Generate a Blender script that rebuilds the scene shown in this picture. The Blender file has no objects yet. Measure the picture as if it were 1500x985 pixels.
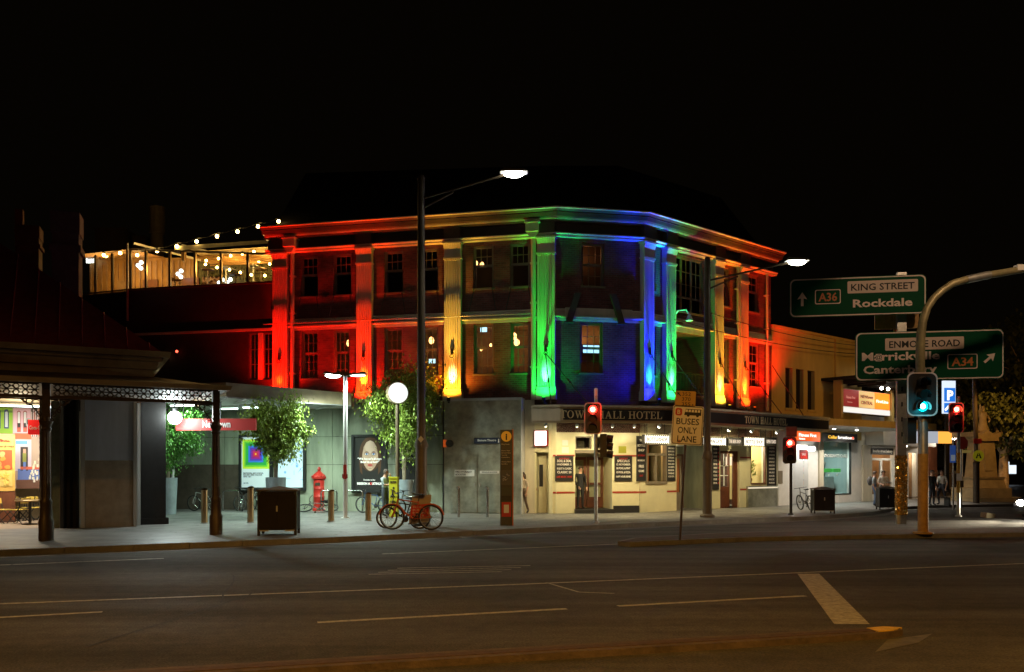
import bpy, bmesh, math, random
from mathutils import Vector, Matrix
R = math.radians
random.seed(7)
C = bpy.context.scene.collection
scene = bpy.context.scene

# ------------------------------------------------------------------ camera
CH, FP, HX, HY = 1.9, 1200.0, 750.0, 688.0
cam = bpy.data.cameras.new('camera')
cam.sensor_width = 36; cam.lens = 28.8
cam.shift_y = (HY - 492.5) / 1500.0
cam.clip_end = 2000
camo = bpy.data.objects.new('camera', cam); C.objects.link(camo)
camo.location = (0, 0, CH); camo.rotation_euler = (R(90), 0, 0)
scene.camera = camo

# ------------------------------------------------------------------ night sky, exposure
w = bpy.data.worlds.new('World'); scene.world = w; w.use_nodes = True
bg = w.node_tree.nodes['Background']
bg.inputs[0].default_value = (1.0, 0.70, 0.36, 1); bg.inputs[1].default_value = 0.0013
scene.view_settings.view_transform = 'Standard'
scene.view_settings.look = 'None'
scene.view_settings.exposure = 0.0
scene.view_settings.gamma = 1.0
scene.cycles.max_bounces = 5
scene.cycles.diffuse_bounces = 3
scene.cycles.glossy_bounces = 3
scene.cycles.transparent_max_bounces = 10
scene.cycles.sample_clamp_indirect = 2.0
scene.cycles.use_denoising = True
scene.cycles.caustics_reflective = False
scene.cycles.caustics_refractive = False

def spot(name, loc, target, power, col, cone=60, blend=0.6, size=0.05):
    l = bpy.data.lights.new(name, 'SPOT'); l.energy = power; l.color = col
    l.spot_size = R(cone); l.spot_blend = blend; l.shadow_soft_size = size
    o = bpy.data.objects.new(name, l); C.objects.link(o); o.location = loc
    d = Vector(target) - Vector(loc)
    o.rotation_euler = d.to_track_quat('-Z', 'Y').to_euler()
    return o
def point(name, loc, power, col, size=0.08):
    l = bpy.data.lights.new(name, 'POINT'); l.energy = power; l.color = col; l.shadow_soft_size = size
    o = bpy.data.objects.new(name, l); C.objects.link(o); o.location = loc; return o
def area(name, loc, target, power, col, sx, sy, spread=160):
    l = bpy.data.lights.new(name, 'AREA'); l.energy = power; l.color = col; l.shape = 'RECTANGLE'
    l.size = sx; l.size_y = sy; l.spread = R(spread)
    o = bpy.data.objects.new(name, l); C.objects.link(o); o.location = loc
    d = Vector(target) - Vector(loc)
    o.rotation_euler = d.to_track_quat('-Z', 'Y').to_euler()
    return o

# ------------------------------------------------------------------ frames: walls that stand at an angle on the plan
def P(px, py, Y): return ((px-HX)/FP*Y, Y, CH+(HY-py)/FP*Y)
def G(px, py, z=0.0):
    Y = FP*(CH-z)/(py-HY); return ((px-HX)/FP*Y, Y, z)
KERB = 0.13
class Fr:
    def __init__(s, ox, oy, deg):
        s.ox, s.oy, s.th = ox, oy, R(deg); s.c, s.s = math.cos(s.th), math.sin(s.th)
    def hit(s, px, py=HY, v=0.0):
        ox, oy = s.ox - s.s*v, s.oy + s.c*v
        k = (px-HX)/FP
        t = (k*oy-ox)/(s.c-k*s.s); Y = oy+s.s*t
        return t, CH+(HY-py)/FP*Y
    def U(s, px, v=0.0): return s.hit(px, HY, v)[0]
    def w(s, u, v, z): return (s.ox+s.c*u-s.s*v, s.oy+s.s*u+s.c*v, z)
    def rect(s, x0, x1, y0, y1, v=0.0):
        a, z1 = s.hit(x0, y0, v); b, _ = s.hit(x1, y0, v)
        m = (x0+x1)/2
        return a, b, s.hit(m, y1, v)[1], s.hit(m, y0, v)[1]

# ------------------------------------------------------------------ mesh building
class MB:
    def __init__(s): s.v = []; s.f = []; s.m = []; s.cur = 0
    def add(s, vs, fs):
        b = len(s.v); s.v += [tuple(x) for x in vs]
        for f in fs: s.f.append([i+b for i in f]); s.m.append(s.cur)
        return s
    def box(s, x0, x1, y0, y1, z0, z1):
        return s.add([(x0,y0,z0),(x1,y0,z0),(x1,y1,z0),(x0,y1,z0),(x0,y0,z1),(x1,y0,z1),(x1,y1,z1),(x0,y1,z1)],
                     [(0,3,2,1),(4,5,6,7),(0,1,5,4),(1,2,6,5),(2,3,7,6),(3,0,4,7)])
    def cbox(s, c, d, rot=(0,0,0)):
        m = Matrix.Translation(c) @ (Matrix.Rotation(rot[2],4,'Z') @ Matrix.Rotation(rot[1],4,'Y') @ Matrix.Rotation(rot[0],4,'X'))
        vs = [m @ Vector((sx*d[0]/2, sy*d[1]/2, sz*d[2]/2)) for sz in (-1,1) for sx,sy in ((-1,-1),(1,-1),(1,1),(-1,1))]
        return s.add(vs, [(0,3,2,1),(4,5,6,7),(0,1,5,4),(1,2,6,5),(2,3,7,6),(3,0,4,7)])
    def quad(s, a, b, c, d): return s.add([a,b,c,d], [(0,1,2,3)])
    def poly(s, pts): return s.add(pts, [tuple(range(len(pts)))])
    def tube(s, pts, r, n=8, cap=True):
        pts = [Vector(p) for p in pts]; N = len(pts)
        rs = r if isinstance(r, (list, tuple)) else [r]*N
        vs = []; ref = None
        for i, p in enumerate(pts):
            d = (pts[min(i+1,N-1)]-pts[max(i-1,0)]).normalized()
            if ref is None: ref = Vector((0,0,1)) if abs(d.z) < .9 else Vector((1,0,0))
            a = d.cross(ref)
            if a.length < 1e-4: a = d.orthogonal()
            a.normalize(); b = a.cross(d).normalized(); ref = b
            for k in range(n):
                t = 2*math.pi*k/n
                vs.append(p + a*math.cos(t)*rs[i] + b*math.sin(t)*rs[i])
        fs = [(i*n+k, i*n+(k+1)%n, (i+1)*n+(k+1)%n, (i+1)*n+k) for i in range(N-1) for k in range(n)]
        if cap: fs += [tuple(range(n))[::-1], tuple((N-1)*n+k for k in range(n))]
        return s.add(vs, fs)
    def lathe(s, prof, c=(0,0,0), n=16):
        vs = []; fs = []; N = len(prof)
        for r, z in prof:
            for k in range(n):
                t = 2*math.pi*k/n; vs.append((c[0]+r*math.cos(t), c[1]+r*math.sin(t), c[2]+z))
        fs = [(i*n+k, i*n+(k+1)%n, (i+1)*n+(k+1)%n, (i+1)*n+k) for i in range(N-1) for k in range(n)]
        fs += [tuple(range(n))[::-1], tuple((N-1)*n+k for k in range(n))]
        return s.add(vs, fs)
    def ball(s, c, r, n=12, m=8, sc=(1,1,1)):
        vs = [(c[0],c[1],c[2]-r*sc[2])]; fs = []
        for j in range(1, m):
            ph = -math.pi/2+math.pi*j/m
            for k in range(n):
                t = 2*math.pi*k/n
                vs.append((c[0]+r*sc[0]*math.cos(ph)*math.cos(t), c[1]+r*sc[1]*math.cos(ph)*math.sin(t), c[2]+r*sc[2]*math.sin(ph)))
        vs.append((c[0],c[1],c[2]+r*sc[2])); T = len(vs)-1
        for k in range(n):
            fs.append((0, 1+(k+1)%n, 1+k)); fs.append((T, T-n+k, T-n+(k+1)%n))
        for j in range(m-2):
            for k in range(n): fs.append((1+j*n+k, 1+j*n+(k+1)%n, 1+(j+1)*n+(k+1)%n, 1+(j+1)*n+k))
        return s.add(vs, fs)
    def prism(s, poly, y0, y1):                    # outline in x,z; thickness along y
        n = len(poly)
        vs = [(x,y0,z) for x,z in poly]+[(x,y1,z) for x,z in poly]
        return s.add(vs, [tuple(range(n)), tuple(range(2*n-1,n-1,-1))]+[(i, n+i, n+(i+1)%n, (i+1)%n) for i in range(n)])
    def slab(s, poly, z0, z1):                     # outline in x,y; thickness along z
        n = len(poly)
        vs = [(x,y,z0) for x,y in poly]+[(x,y,z1) for x,y in poly]
        return s.add(vs, [tuple(range(n))[::-1], tuple(range(n,2*n))]+[(i, (i+1)%n, n+(i+1)%n, n+i) for i in range(n)])
    def disc(s, x, z, r, y0, y1, n=20, sx=1.0):
        return s.prism([(x+r*sx*math.cos(2*math.pi*k/n), z+r*math.sin(2*math.pi*k/n)) for k in range(n)], y0, y1)
    def ring(s, x, z, r0, r1, y0, y1, n=24, a0=0, a1=360):
        full = a1-a0 >= 359.9; N = n if full else n+1
        vs = []
        for k in range(N):
            t = R(a0+(a1-a0)*k/n); c_, s_ = math.cos(t), math.sin(t)
            vs += [(x+r0*c_,y0,z+r0*s_),(x+r1*c_,y0,z+r1*s_),(x+r1*c_,y1,z+r1*s_),(x+r0*c_,y1,z+r0*s_)]
        fs = []
        for k in range(n):
            a, b = 4*k, 4*((k+1) % N)
            for j in range(4): fs.append((a+j, a+(j+1)%4, b+(j+1)%4, b+j))
        return s.add(vs, fs)
    def sweep(s, path, prof):                      # closed profile (out, z) along a plan path, mitred; out = to the right of travel
        ns = []
        for i in range(len(path)-1):
            dx, dy = path[i+1][0]-path[i][0], path[i+1][1]-path[i][1]; l = math.hypot(dx,dy); ns.append((dy/l, -dx/l))
        vs = []; n = len(prof)
        for i, p in enumerate(path):
            a = ns[max(i-1,0)]; b = ns[min(i,len(ns)-1)]
            k = 1.0/(1+a[0]*b[0]+a[1]*b[1]); m = ((a[0]+b[0])*k, (a[1]+b[1])*k)
            vs += [(p[0]+m[0]*o, p[1]+m[1]*o, z) for o, z in prof]
        fs = [(i*n+k, (i+1)*n+k, (i+1)*n+(k+1)%n, i*n+(k+1)%n) for i in range(len(path)-1) for k in range(n)]
        N = len(path)
        fs += [tuple(range(n)), tuple((N-1)*n+k for k in range(n))[::-1]]
        return s.add(vs, fs)
    def wall(s, u0, u1, z0, z1, ops=(), v=0.0, depth=0.25):   # front sheet with openings and their reveals
        us = sorted({u0,u1}|{x for o in ops for x in o[:2] if u0 < x < u1}); zs = sorted({z0,z1}|{x for o in ops for x in o[2:4] if z0 < x < z1})
        for i in range(len(us)-1):
            for j in range(len(zs)-1):
                cu, cz = (us[i]+us[i+1])/2, (zs[j]+zs[j+1])/2
                if any(o[0] < cu < o[1] and o[2] < cz < o[3] for o in ops): continue
                s.quad((us[i],v,zs[j]),(us[i+1],v,zs[j]),(us[i+1],v,zs[j+1]),(us[i],v,zs[j+1]))
        for o in ops:
            a, b, c, d = o[:4]; e = v+depth
            s.quad((a,v,c),(a,e,c),(a,e,d),(a,v,d)); s.quad((b,v,c),(b,v,d),(b,e,d),(b,e,c))
            s.quad((a,v,d),(a,e,d),(b,e,d),(b,v,d)); s.quad((a,v,c),(b,v,c),(b,e,c),(a,e,c))
        return s
    def build(s, name, mats, parent=None, loc=None, th=None, smooth=False, norm=True):
        me = bpy.data.meshes.new(name); me.from_pydata(s.v, [], s.f)
        if not isinstance(mats, (list, tuple)): mats = [mats]
        for m in mats: me.materials.append(m)
        if len(mats) > 1: me.polygons.foreach_set('material_index', s.m)
        if norm:
            b = bmesh.new(); b.from_mesh(me); bmesh.ops.recalc_face_normals(b, faces=b.faces); b.to_mesh(me); b.free()
        if smooth:
            me.polygons.foreach_set('use_smooth', [True]*len(me.polygons)); me.set_sharp_from_angle(angle=R(42))
        me.update()
        return link(name, me, parent, loc, th)
def link(name, me, parent=None, loc=None, th=None):
    o = bpy.data.objects.new(name, me); C.objects.link(o)
    if parent: o.parent = parent
    if loc is not None: o.location = loc
    if th is not None: o.rotation_euler = (0,0,th)
    return o
def tag(o, label=None, cat=None, group=None, kind=None):
    if label: o['label'] = label
    if cat: o['category'] = cat
    if group: o['group'] = group
    if kind: o['kind'] = kind
    return o
def thing(name, label, cat, loc=(0,0,0), th=0.0, group=None):
    o = bpy.data.objects.new(name, None); C.objects.link(o); o.location = loc; o.rotation_euler = (0,0,th)
    o.empty_display_size = .1
    return tag(o, label, cat, group)
def copy_tree(o, parent=None):
    c = o.copy(); C.objects.link(c)
    if parent: c.parent = parent
    for ch in [x for x in KIDS(o)]: copy_tree(ch, c)
    return c
def KIDS(o): return [x for x in C.objects if x.parent == o]

# ------------------------------------------------------------------ materials
def mat(name, col, rough=.6, metal=0.0, var=0.0, vscale=3.0, bump=0.0, bscale=30.0, emit=None, es=0.0, spec=.5, streak=False):
    m = bpy.data.materials.new(name); m.use_nodes = True; nt = m.node_tree; b = nt.nodes['Principled BSDF']
    b.inputs['Base Color'].default_value = (*col, 1); b.inputs['Roughness'].default_value = rough
    b.inputs['Metallic'].default_value = metal; b.inputs['Specular IOR Level'].default_value = spec
    if emit: b.inputs['Emission Color'].default_value = (*emit, 1); b.inputs['Emission Strength'].default_value = es
    if var or bump:
        tc = nt.nodes.new('ShaderNodeTexCoord')
    if var:
        mp = nt.nodes.new('ShaderNodeMapping'); nt.links.new(tc.outputs['Object'], mp.inputs[0])
        if streak: mp.inputs['Scale'].default_value = (1, 1, .22)
        n = nt.nodes.new('ShaderNodeTexNoise'); n.inputs['Scale'].default_value = vscale; n.inputs['Detail'].default_value = 5; n.inputs['Roughness'].default_value = .65
        nt.links.new(mp.outputs[0], n.inputs['Vector'])
        cr = nt.nodes.new('ShaderNodeValToRGB')
        cr.color_ramp.elements[0].position = .3; cr.color_ramp.elements[1].position = .7
        cr.color_ramp.elements[0].color = (*[c*(1-var) for c in col], 1); cr.color_ramp.elements[1].color = (*[min(1,c*(1+var*.7)) for c in col], 1)
        nt.links.new(n.outputs['Fac'], cr.inputs[0]); nt.links.new(cr.outputs[0], b.inputs['Base Color'])
    if bump:
        n2 = nt.nodes.new('ShaderNodeTexNoise'); n2.inputs['Scale'].default_value = bscale; n2.inputs['Detail'].default_value = 4
        nt.links.new(tc.outputs['Object'], n2.inputs['Vector'])
        bp = nt.nodes.new('ShaderNodeBump'); bp.inputs['Strength'].default_value = bump; bp.inputs['Distance'].default_value = .02
        nt.links.new(n2.outputs['Fac'], bp.inputs['Height']); nt.links.new(bp.outputs[0], b.inputs['Normal'])
    return m
def glow(name, col, s, base=(.02,.02,.02)): return mat(name, base, .4, emit=col, es=s)
def brick(name, c1, c2, mortar, bw=.23, rh=.085, dirt=.5):
    m = mat(name, c1, .85); nt = m.node_tree; b = nt.nodes['Principled BSDF']
    tc = nt.nodes.new('ShaderNodeTexCoord'); sp = nt.nodes.new('ShaderNodeSeparateXYZ'); cb = nt.nodes.new('ShaderNodeCombineXYZ')
    nt.links.new(tc.outputs['Object'], sp.inputs[0]); nt.links.new(sp.outputs['X'], cb.inputs['X']); nt.links.new(sp.outputs['Z'], cb.inputs['Y'])
    t = nt.nodes.new('ShaderNodeTexBrick'); nt.links.new(cb.outputs[0], t.inputs['Vector'])
    t.inputs['Color1'].default_value = (*c1,1); t.inputs['Color2'].default_value = (*c2,1); t.inputs['Mortar'].default_value = (*mortar,1)
    t.inputs['Scale'].default_value = 1; t.inputs['Mortar Size'].default_value = .009; t.inputs['Brick Width'].default_value = bw; t.inputs['Row Height'].default_value = rh
    n = nt.nodes.new('ShaderNodeTexNoise'); n.inputs['Scale'].default_value = 1.3; n.inputs['Detail'].default_value = 6; nt.links.new(tc.outputs['Object'], n.inputs['Vector'])
    mr = nt.nodes.new('ShaderNodeMapRange'); mr.inputs[1].default_value = .3; mr.inputs[2].default_value = .7; mr.inputs[3].default_value = 1-dirt; mr.inputs[4].default_value = 1.15
    nt.links.new(n.outputs['Fac'], mr.inputs[0])
    mx = nt.nodes.new('ShaderNodeMix'); mx.data_type = 'RGBA'; mx.blend_type = 'MULTIPLY'; mx.inputs[0].default_value = 1
    nt.links.new(t.outputs['Color'], mx.inputs[6]); nt.links.new(mr.outputs[0], mx.inputs[7]); nt.links.new(mx.outputs[2], b.inputs['Base Color'])
    bp = nt.nodes.new('ShaderNodeBump'); bp.inputs['Strength'].default_value = .6; bp.inputs['Distance'].default_value = .012; bp.invert = True
    nt.links.new(t.outputs['Fac'], bp.inputs['Height']); nt.links.new(bp.outputs[0], b.inputs['Normal'])
    return m
def glass(name, tint=(1,1,1), refl=.08, dirt=0.0):
    m = bpy.data.materials.new(name); m.use_nodes = True; nt = m.node_tree; nt.nodes.clear()
    o = nt.nodes.new('ShaderNodeOutputMaterial'); mx = nt.nodes.new('ShaderNodeMixShader'); t = nt.nodes.new('ShaderNodeBsdfTransparent'); g = nt.nodes.new('ShaderNodeBsdfGlossy')
    t.inputs[0].default_value = (*tint,1); g.inputs['Roughness'].default_value = .03
    lw = nt.nodes.new('ShaderNodeLayerWeight'); lw.inputs[0].default_value = .3
    ma = nt.nodes.new('ShaderNodeMath'); ma.operation = 'MULTIPLY_ADD'; ma.inputs[1].default_value = .5; ma.inputs[2].default_value = refl
    nt.links.new(lw.outputs['Fresnel'], ma.inputs[0]); nt.links.new(ma.outputs[0], mx.inputs[0])
    nt.links.new(t.outputs[0], mx.inputs[1]); nt.links.new(g.outputs[0], mx.inputs[2]); nt.links.new(mx.outputs[0], o.inputs[0])
    return m
def asphalt():
    m = mat('asphalt', (.05,.05,.05), .62); nt = m.node_tree; b = nt.nodes['Principled BSDF']
    tc = nt.nodes.new('ShaderNodeTexCoord')
    def noise(sc, det, stretch=None):
        n = nt.nodes.new('ShaderNodeTexNoise'); n.inputs['Scale'].default_value = sc; n.inputs['Detail'].default_value = det; n.inputs['Roughness'].default_value = .6
        mp = nt.nodes.new('ShaderNodeMapping'); mp.inputs['Rotation'].default_value = (0,0,R(-15))
        if stretch: mp.inputs['Scale'].default_value = stretch
        nt.links.new(tc.outputs['Object'], mp.inputs[0]); nt.links.new(mp.outputs[0], n.inputs['Vector']); return n
    lanes = noise(.9, 4, (.06,1,1)); patch = noise(.25, 3); grit = noise(38, 3); mid = noise(5, 5)
    def ramp(n, lo, hi):
        mr = nt.nodes.new('ShaderNodeMapRange'); mr.inputs[1].default_value = .3; mr.inputs[2].default_value = .7; mr.inputs[3].default_value = lo; mr.inputs[4].default_value = hi
        nt.links.new(n.outputs['Fac'], mr.inputs[0]); return mr
    def mul(a, bb):
        x = nt.nodes.new('ShaderNodeMath'); x.operation = 'MULTIPLY'; nt.links.new(a, x.inputs[0]); nt.links.new(bb, x.inputs[1]); return x.outputs[0]
    f = mul(mul(mul(ramp(lanes,.62,1.45).outputs[0], ramp(mid,.75,1.25).outputs[0]), ramp(patch,.65,1.35).outputs[0]), ramp(grit,.45,1.7).outputs[0])
    sc = nt.nodes.new('ShaderNodeVectorMath'); sc.operation = 'SCALE'; sc.inputs[0].default_value = (.056,.052,.046); nt.links.new(f, sc.inputs['Scale'])
    nt.links.new(sc.outputs[0], b.inputs['Base Color'])
    rr = ramp(lanes,.85,.66); b.inputs['Specular IOR Level'].default_value = .3; nt.links.new(rr.outputs[0], b.inputs['Roughness'])
    bp = nt.nodes.new('ShaderNodeBump'); bp.inputs['Strength'].default_value = .9; bp.inputs['Distance'].default_value = .012
    nt.links.new(grit.outputs['Fac'], bp.inputs['Height']); nt.links.new(bp.outputs[0], b.inputs['Normal'])
    return m
def paving():
    m = brick('paving', (.22,.215,.205), (.175,.17,.16), (.085,.08,.075), .8, .4, .45); nt = m.node_tree
    cb = [n for n in nt.nodes if n.type == 'COMBXYZ'][0]; sp = [n for n in nt.nodes if n.type == 'SEPXYZ'][0]
    nt.links.new(sp.outputs['Y'], cb.inputs['Y']); nt.nodes['Principled BSDF'].inputs['Roughness'].default_value = .5
    return m
K = {}
K['asphalt'] = asphalt()
K['island_kerb'] = mat('island_kerb', (.085,.06,.04), .75, var=.45, vscale=5, bump=.5)
K['pave'] = paving()
K['kerb'] = mat('kerb_concrete', (.15,.14,.125), .7, var=.3, vscale=4, bump=.3)
K['paint'] = mat('road_paint', (.36,.34,.27), .6, var=.55, vscale=11)
K['paint_w'] = mat('worn_road_paint', (.12,.11,.085), .6, var=.5, vscale=7)
K['patch'] = mat('asphalt_patch', (.043,.040,.035), .9, var=.35, vscale=5, bump=.4, bscale=70, spec=.15)
K['tar'] = mat('tar_seam', (.012,.012,.012), .7)
K['paint_y'] = mat('road_paint_yellow', (.6,.38,.03), .6, var=.3, vscale=9)
K['island'] = mat('island_brick', (.07,.04,.026), .8, var=.4, vscale=12, bump=.5, bscale=14)
K['brick'] = brick('red_brick', (.24,.08,.065), (.15,.05,.042), (.17,.13,.11))
K['brick_d'] = brick('brown_brick', (.16,.07,.045), (.11,.05,.035), (.1,.08,.07))
K['cream'] = mat('cream_paint', (.62,.57,.44), .5, var=.18, vscale=2.5, streak=True)
K['creamtile'] = mat('cream_tile', (.72,.68,.45), .28, var=.1, vscale=1.5)
K['redband'] = mat('red_band', (.35,.05,.03), .4)
K['frame'] = mat('window_frame_paint', (.20,.17,.12), .5, var=.2)
K['glass'] = glass('window_glass', (.85,.88,.85))
K['glass_sh'] = glass('shop_glass', (.95,.97,.95), .04)
K['dark'] = mat('dark_interior', (.03,.022,.016), .8)
K['interior'] = mat('warm_interior', (.35,.22,.12), .8, var=.3)
K['slate'] = mat('dark_slate', (.018,.016,.016), .8, var=.3, vscale=6)
K['roof_r'] = mat('red_iron_roof', (.30,.035,.025), .6, var=.3, vscale=5)
K['timber_d'] = mat('dark_timber', (.10,.06,.03), .6, var=.3)
K['station_trim'] = mat('station_trim', (.30,.22,.11), .6, var=.25)
K['iron'] = mat('brown_iron', (.075,.05,.03), .45, metal=.2, var=.3, vscale=8)
K['black'] = mat('black_metal', (.018,.018,.018), .45)
K['blacksat'] = mat('black_satin', (.03,.028,.026), .35)
K['rubber'] = mat('rubber', (.02,.02,.02), .8)
K['steel'] = mat('galvanised_steel', (.42,.43,.42), .42, metal=.7, var=.25, vscale=6)
K['chrome'] = mat('stainless_steel', (.6,.6,.58), .22, metal=1.0)
K['bronze'] = mat('bronze_steel', (.38,.27,.14), .35, metal=.8, var=.2)
K['pole'] = mat('lamp_pole_paint', (.12,.09,.055), .45, var=.2)
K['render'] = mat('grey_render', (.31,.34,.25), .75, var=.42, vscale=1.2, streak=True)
K['clad'] = mat('grey_cladding', (.34,.35,.29), .3, metal=.4, var=.55, vscale=1.4)
K['white'] = mat('white_paint', (.75,.75,.72), .5, var=.08)
K['whitegrey'] = mat('pale_grey_paint', (.5,.5,.5), .5, var=.12, streak=True)
K['yellow_wall'] = mat('yellow_render', (.62,.46,.17), .7, var=.2, vscale=1.0, streak=True)
K['red'] = mat('red_paint', (.55,.03,.02), .4, var=.15)
K['letter'] = mat('white_letter', (.8,.78,.72), .5)
K['ink'] = mat('black_ink', (.015,.015,.015), .6)
K['gold'] = mat('gold_letter', (.72,.62,.38), .45)
K['bark'] = mat('bark', (.36,.29,.2), .85, var=.35, vscale=8, bump=.5)
K['leaf'] = mat('leaf_green', (.28,.40,.06), .4, var=.75, vscale=7)
K['leaf2'] = mat('leaf_deep_green', (.12,.32,.05), .4, var=.5, vscale=7)
K['leaf_d'] = mat('leaf_dark', (.07,.09,.025), .6, var=.5, vscale=3)
K['stone'] = mat('sandstone', (.42,.33,.19), .8, var=.25, vscale=2, bump=.3)
K['pot'] = mat('zinc_pot', (.38,.45,.48), .45, metal=.4, var=.2)
K['wood_door'] = mat('door_wood', (.14,.045,.02), .45, var=.3)
K['skin'] = mat('skin', (.55,.32,.22), .55)
K['hair'] = mat('hair', (.05,.03,.02), .7)
K['frieze'] = mat('frieze_and_shade_brown', (.08,.055,.035), .6, var=.25)
# ------------------------------------------------------------------ lettering
def text_mesh(s, h, width=None, align='C', bold=0.0, ext=.004, res=2, maxw=None):
    cu = bpy.data.curves.new('lettering', 'FONT'); cu.body = s; cu.size = h/.729; cu.resolution_u = res
    cu.extrude = ext; cu.offset = bold*h
    o = bpy.data.objects.new('lettering', cu); me = bpy.data.meshes.new_from_object(o)
    bpy.data.objects.remove(o); bpy.data.curves.remove(cu)
    xs = [v.co.x for v in me.vertices] or [0]
    x0, x1 = min(xs), max(xs); k = 1.0
    if width: k = width/max(1e-6, x1-x0)
    elif maxw and x1-x0 > maxw: k = maxw/(x1-x0)
    ox = {'C': (x0+x1)/2, 'L': x0, 'R': x1}[align]
    for v in me.vertices: x, y, z = v.co; v.co = ((x-ox)*k, -z, y)
    me.update(); return me
def text(s, h, m, parent, at, width=None, align='C', bold=0.0, name='lettering', th=None, ext=.004, maxw=None, res=2):
    me = text_mesh(s, h, width, align, bold, ext, res, maxw); me.materials.append(m); me.name = name
    if ' ' not in s.strip() or h < .1: return link(name, me, parent, at, th)
    b_ = bmesh.new(); b_.from_mesh(me); seen = set(); comps = []      # one mesh for each word
    for f in b_.faces:
        if f.index in seen: continue
        st_ = [f]; seen.add(f.index); c = []
        while st_:
            q = st_.pop(); c.append(q)
            for e in q.edges:
                for g_ in e.link_faces:
                    if g_.index not in seen: seen.add(g_.index); st_.append(g_)
        xs = [v.co.x for q in c for v in q.verts]; comps.append((min(xs), max(xs), c))
    comps.sort(key=lambda c: c[0]); words = []; r_ = None; gap = (width or 9)*.0 + .26*h*(min(1.2, max(.6, (comps[-1][1]-comps[0][0])/(len(s)*.62*h))))
    for x0, x1, c in comps:
        if r_ is None or x0-r_ > gap: words.append([]); r_ = x1
        words[-1] += c; r_ = max(r_, x1)
    out = None
    for wd in words:
        ids = {}; vs = []; fs = []
        for f in wd:
            for v in f.verts:
                if v.index not in ids: ids[v.index] = len(vs); vs.append(v.co.copy())
            fs.append([ids[v.index] for v in f.verts])
        m2 = bpy.data.meshes.new(name); m2.from_pydata(vs, [], fs); m2.materials.append(m); o = link(name, m2, parent, at, th); out = out or o
    b_.free(); return out
SER = {
 'T': (.78, [[(0,1),(.78,1),(.78,.74),(.72,.74),(.68,.92),(.10,.92),(.06,.74),(0,.74)], [(.31,.92),(.47,.92),(.47,.06),(.31,.06)], [(.2,0),(.58,0),(.58,.06),(.2,.06)]]),
 'H': (.92, [[(.12,.06),(.28,.06),(.28,.94),(.12,.94)], [(.64,.06),(.8,.06),(.8,.94),(.64,.94)], [(.28,.48),(.64,.48),(.64,.56),(.28,.56)], [(.02,0),(.38,0),(.38,.06),(.02,.06)], [(.54,0),(.9,0),(.9,.06),(.54,.06)], [(.02,.94),(.38,.94),(.38,1),(.02,1)], [(.54,.94),(.9,.94),(.9,1),(.54,1)]]),
 'L': (.72, [[(.12,.06),(.28,.06),(.28,.94),(.12,.94)], [(.02,0),(.7,0),(.72,.3),(.66,.3),(.6,.07),(.02,.06)], [(.02,.94),(.38,.94),(.38,1),(.02,1)]]),
 'E': (.74, [[(.12,.06),(.28,.06),(.28,.94),(.12,.94)], [(.02,0),(.7,0),(.73,.28),(.67,.28),(.6,.07),(.02,.06)], [(.02,1),(.68,1),(.7,.74),(.64,.74),(.58,.93),(.02,.94)], [(.28,.48),(.5,.48),(.5,.38),(.55,.38),(.55,.67),(.5,.67),(.5,.55),(.28,.55)]]),
 'N': (.96, [[(.12,.06),(.19,.06),(.19,.94),(.12,.94)], [(.72,0),(.79,0),(.79,.94),(.72,.94)], [(.06,1),(.25,1),(.79,.0),(.66,.0)], [(.02,0),(.29,0),(.29,.06),(.02,.06)], [(.62,.94),(.9,.94),(.9,1),(.62,1)]]),
 'A': (.92, [[(.12,.06),(.19,.06),(.44,.86),(.4,.94)], [(.42,1),(.5,1),(.82,.06),(.64,.06),(.40,.80)], [(.24,.3),(.62,.3),(.6,.37),(.26,.37)], [(.02,0),(.3,0),(.3,.06),(.02,.06)], [(.54,0),(.92,0),(.92,.06),(.54,.06)]]),
 'W': (1.28, [[(.1,.94),(.27,.94),(.44,.25),(.37,0)], [(.37,0),(.43,0),(.66,.92),(.6,.94)], [(.5,.94),(.67,.94),(.88,.25),(.80,0)], [(.80,0),(.86,0),(1.14,.94),(1.07,.94)], [(0,.94),(.38,.94),(.38,1),(0,1)], [(.44,.94),(.78,.94),(.78,1),(.44,1)], [(.96,.94),(1.24,.94),(1.24,1),(.96,1)]]),
}
def serif(s, h, width, m, parent, at, th=None):
    mb = MB(); x = 0; y = 0; parts = [mb]
    for ch in s:
        if ch == ' ': x += .42; mb = MB(); parts.append(mb); continue
        if ch == 'O':
            n = 24; o = []; i = []
            for k in range(n):
                t = 2*math.pi*k/n; o.append((x+.44+.42*math.cos(t), .5+.52*math.sin(t))); i.append((x+.44+.24*math.cos(t), .5+.45*math.sin(t)))
            b = len(mb.v); vs = [(p[0],-.004-y,p[1]) for p in o]+[(p[0],-.004-y,p[1]) for p in i]
            mb.add(vs, [(k,(k+1)%n,n+(k+1)%n,n+k) for k in range(n)]); x += .94; continue
        wd, polys = SER[ch]
        for q, pl in enumerate(polys): mb.prism([(x+a, b) for a, b in pl], -.006-y-.0012*q, .004)
        x += wd+.07
    k = width/x
    for mb in parts:
        mb.v = [((a-x/2)*k, b, (c-.5)*h) for a, b, c in mb.v]; mb.build('lettering', m, parent, at, th)

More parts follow.
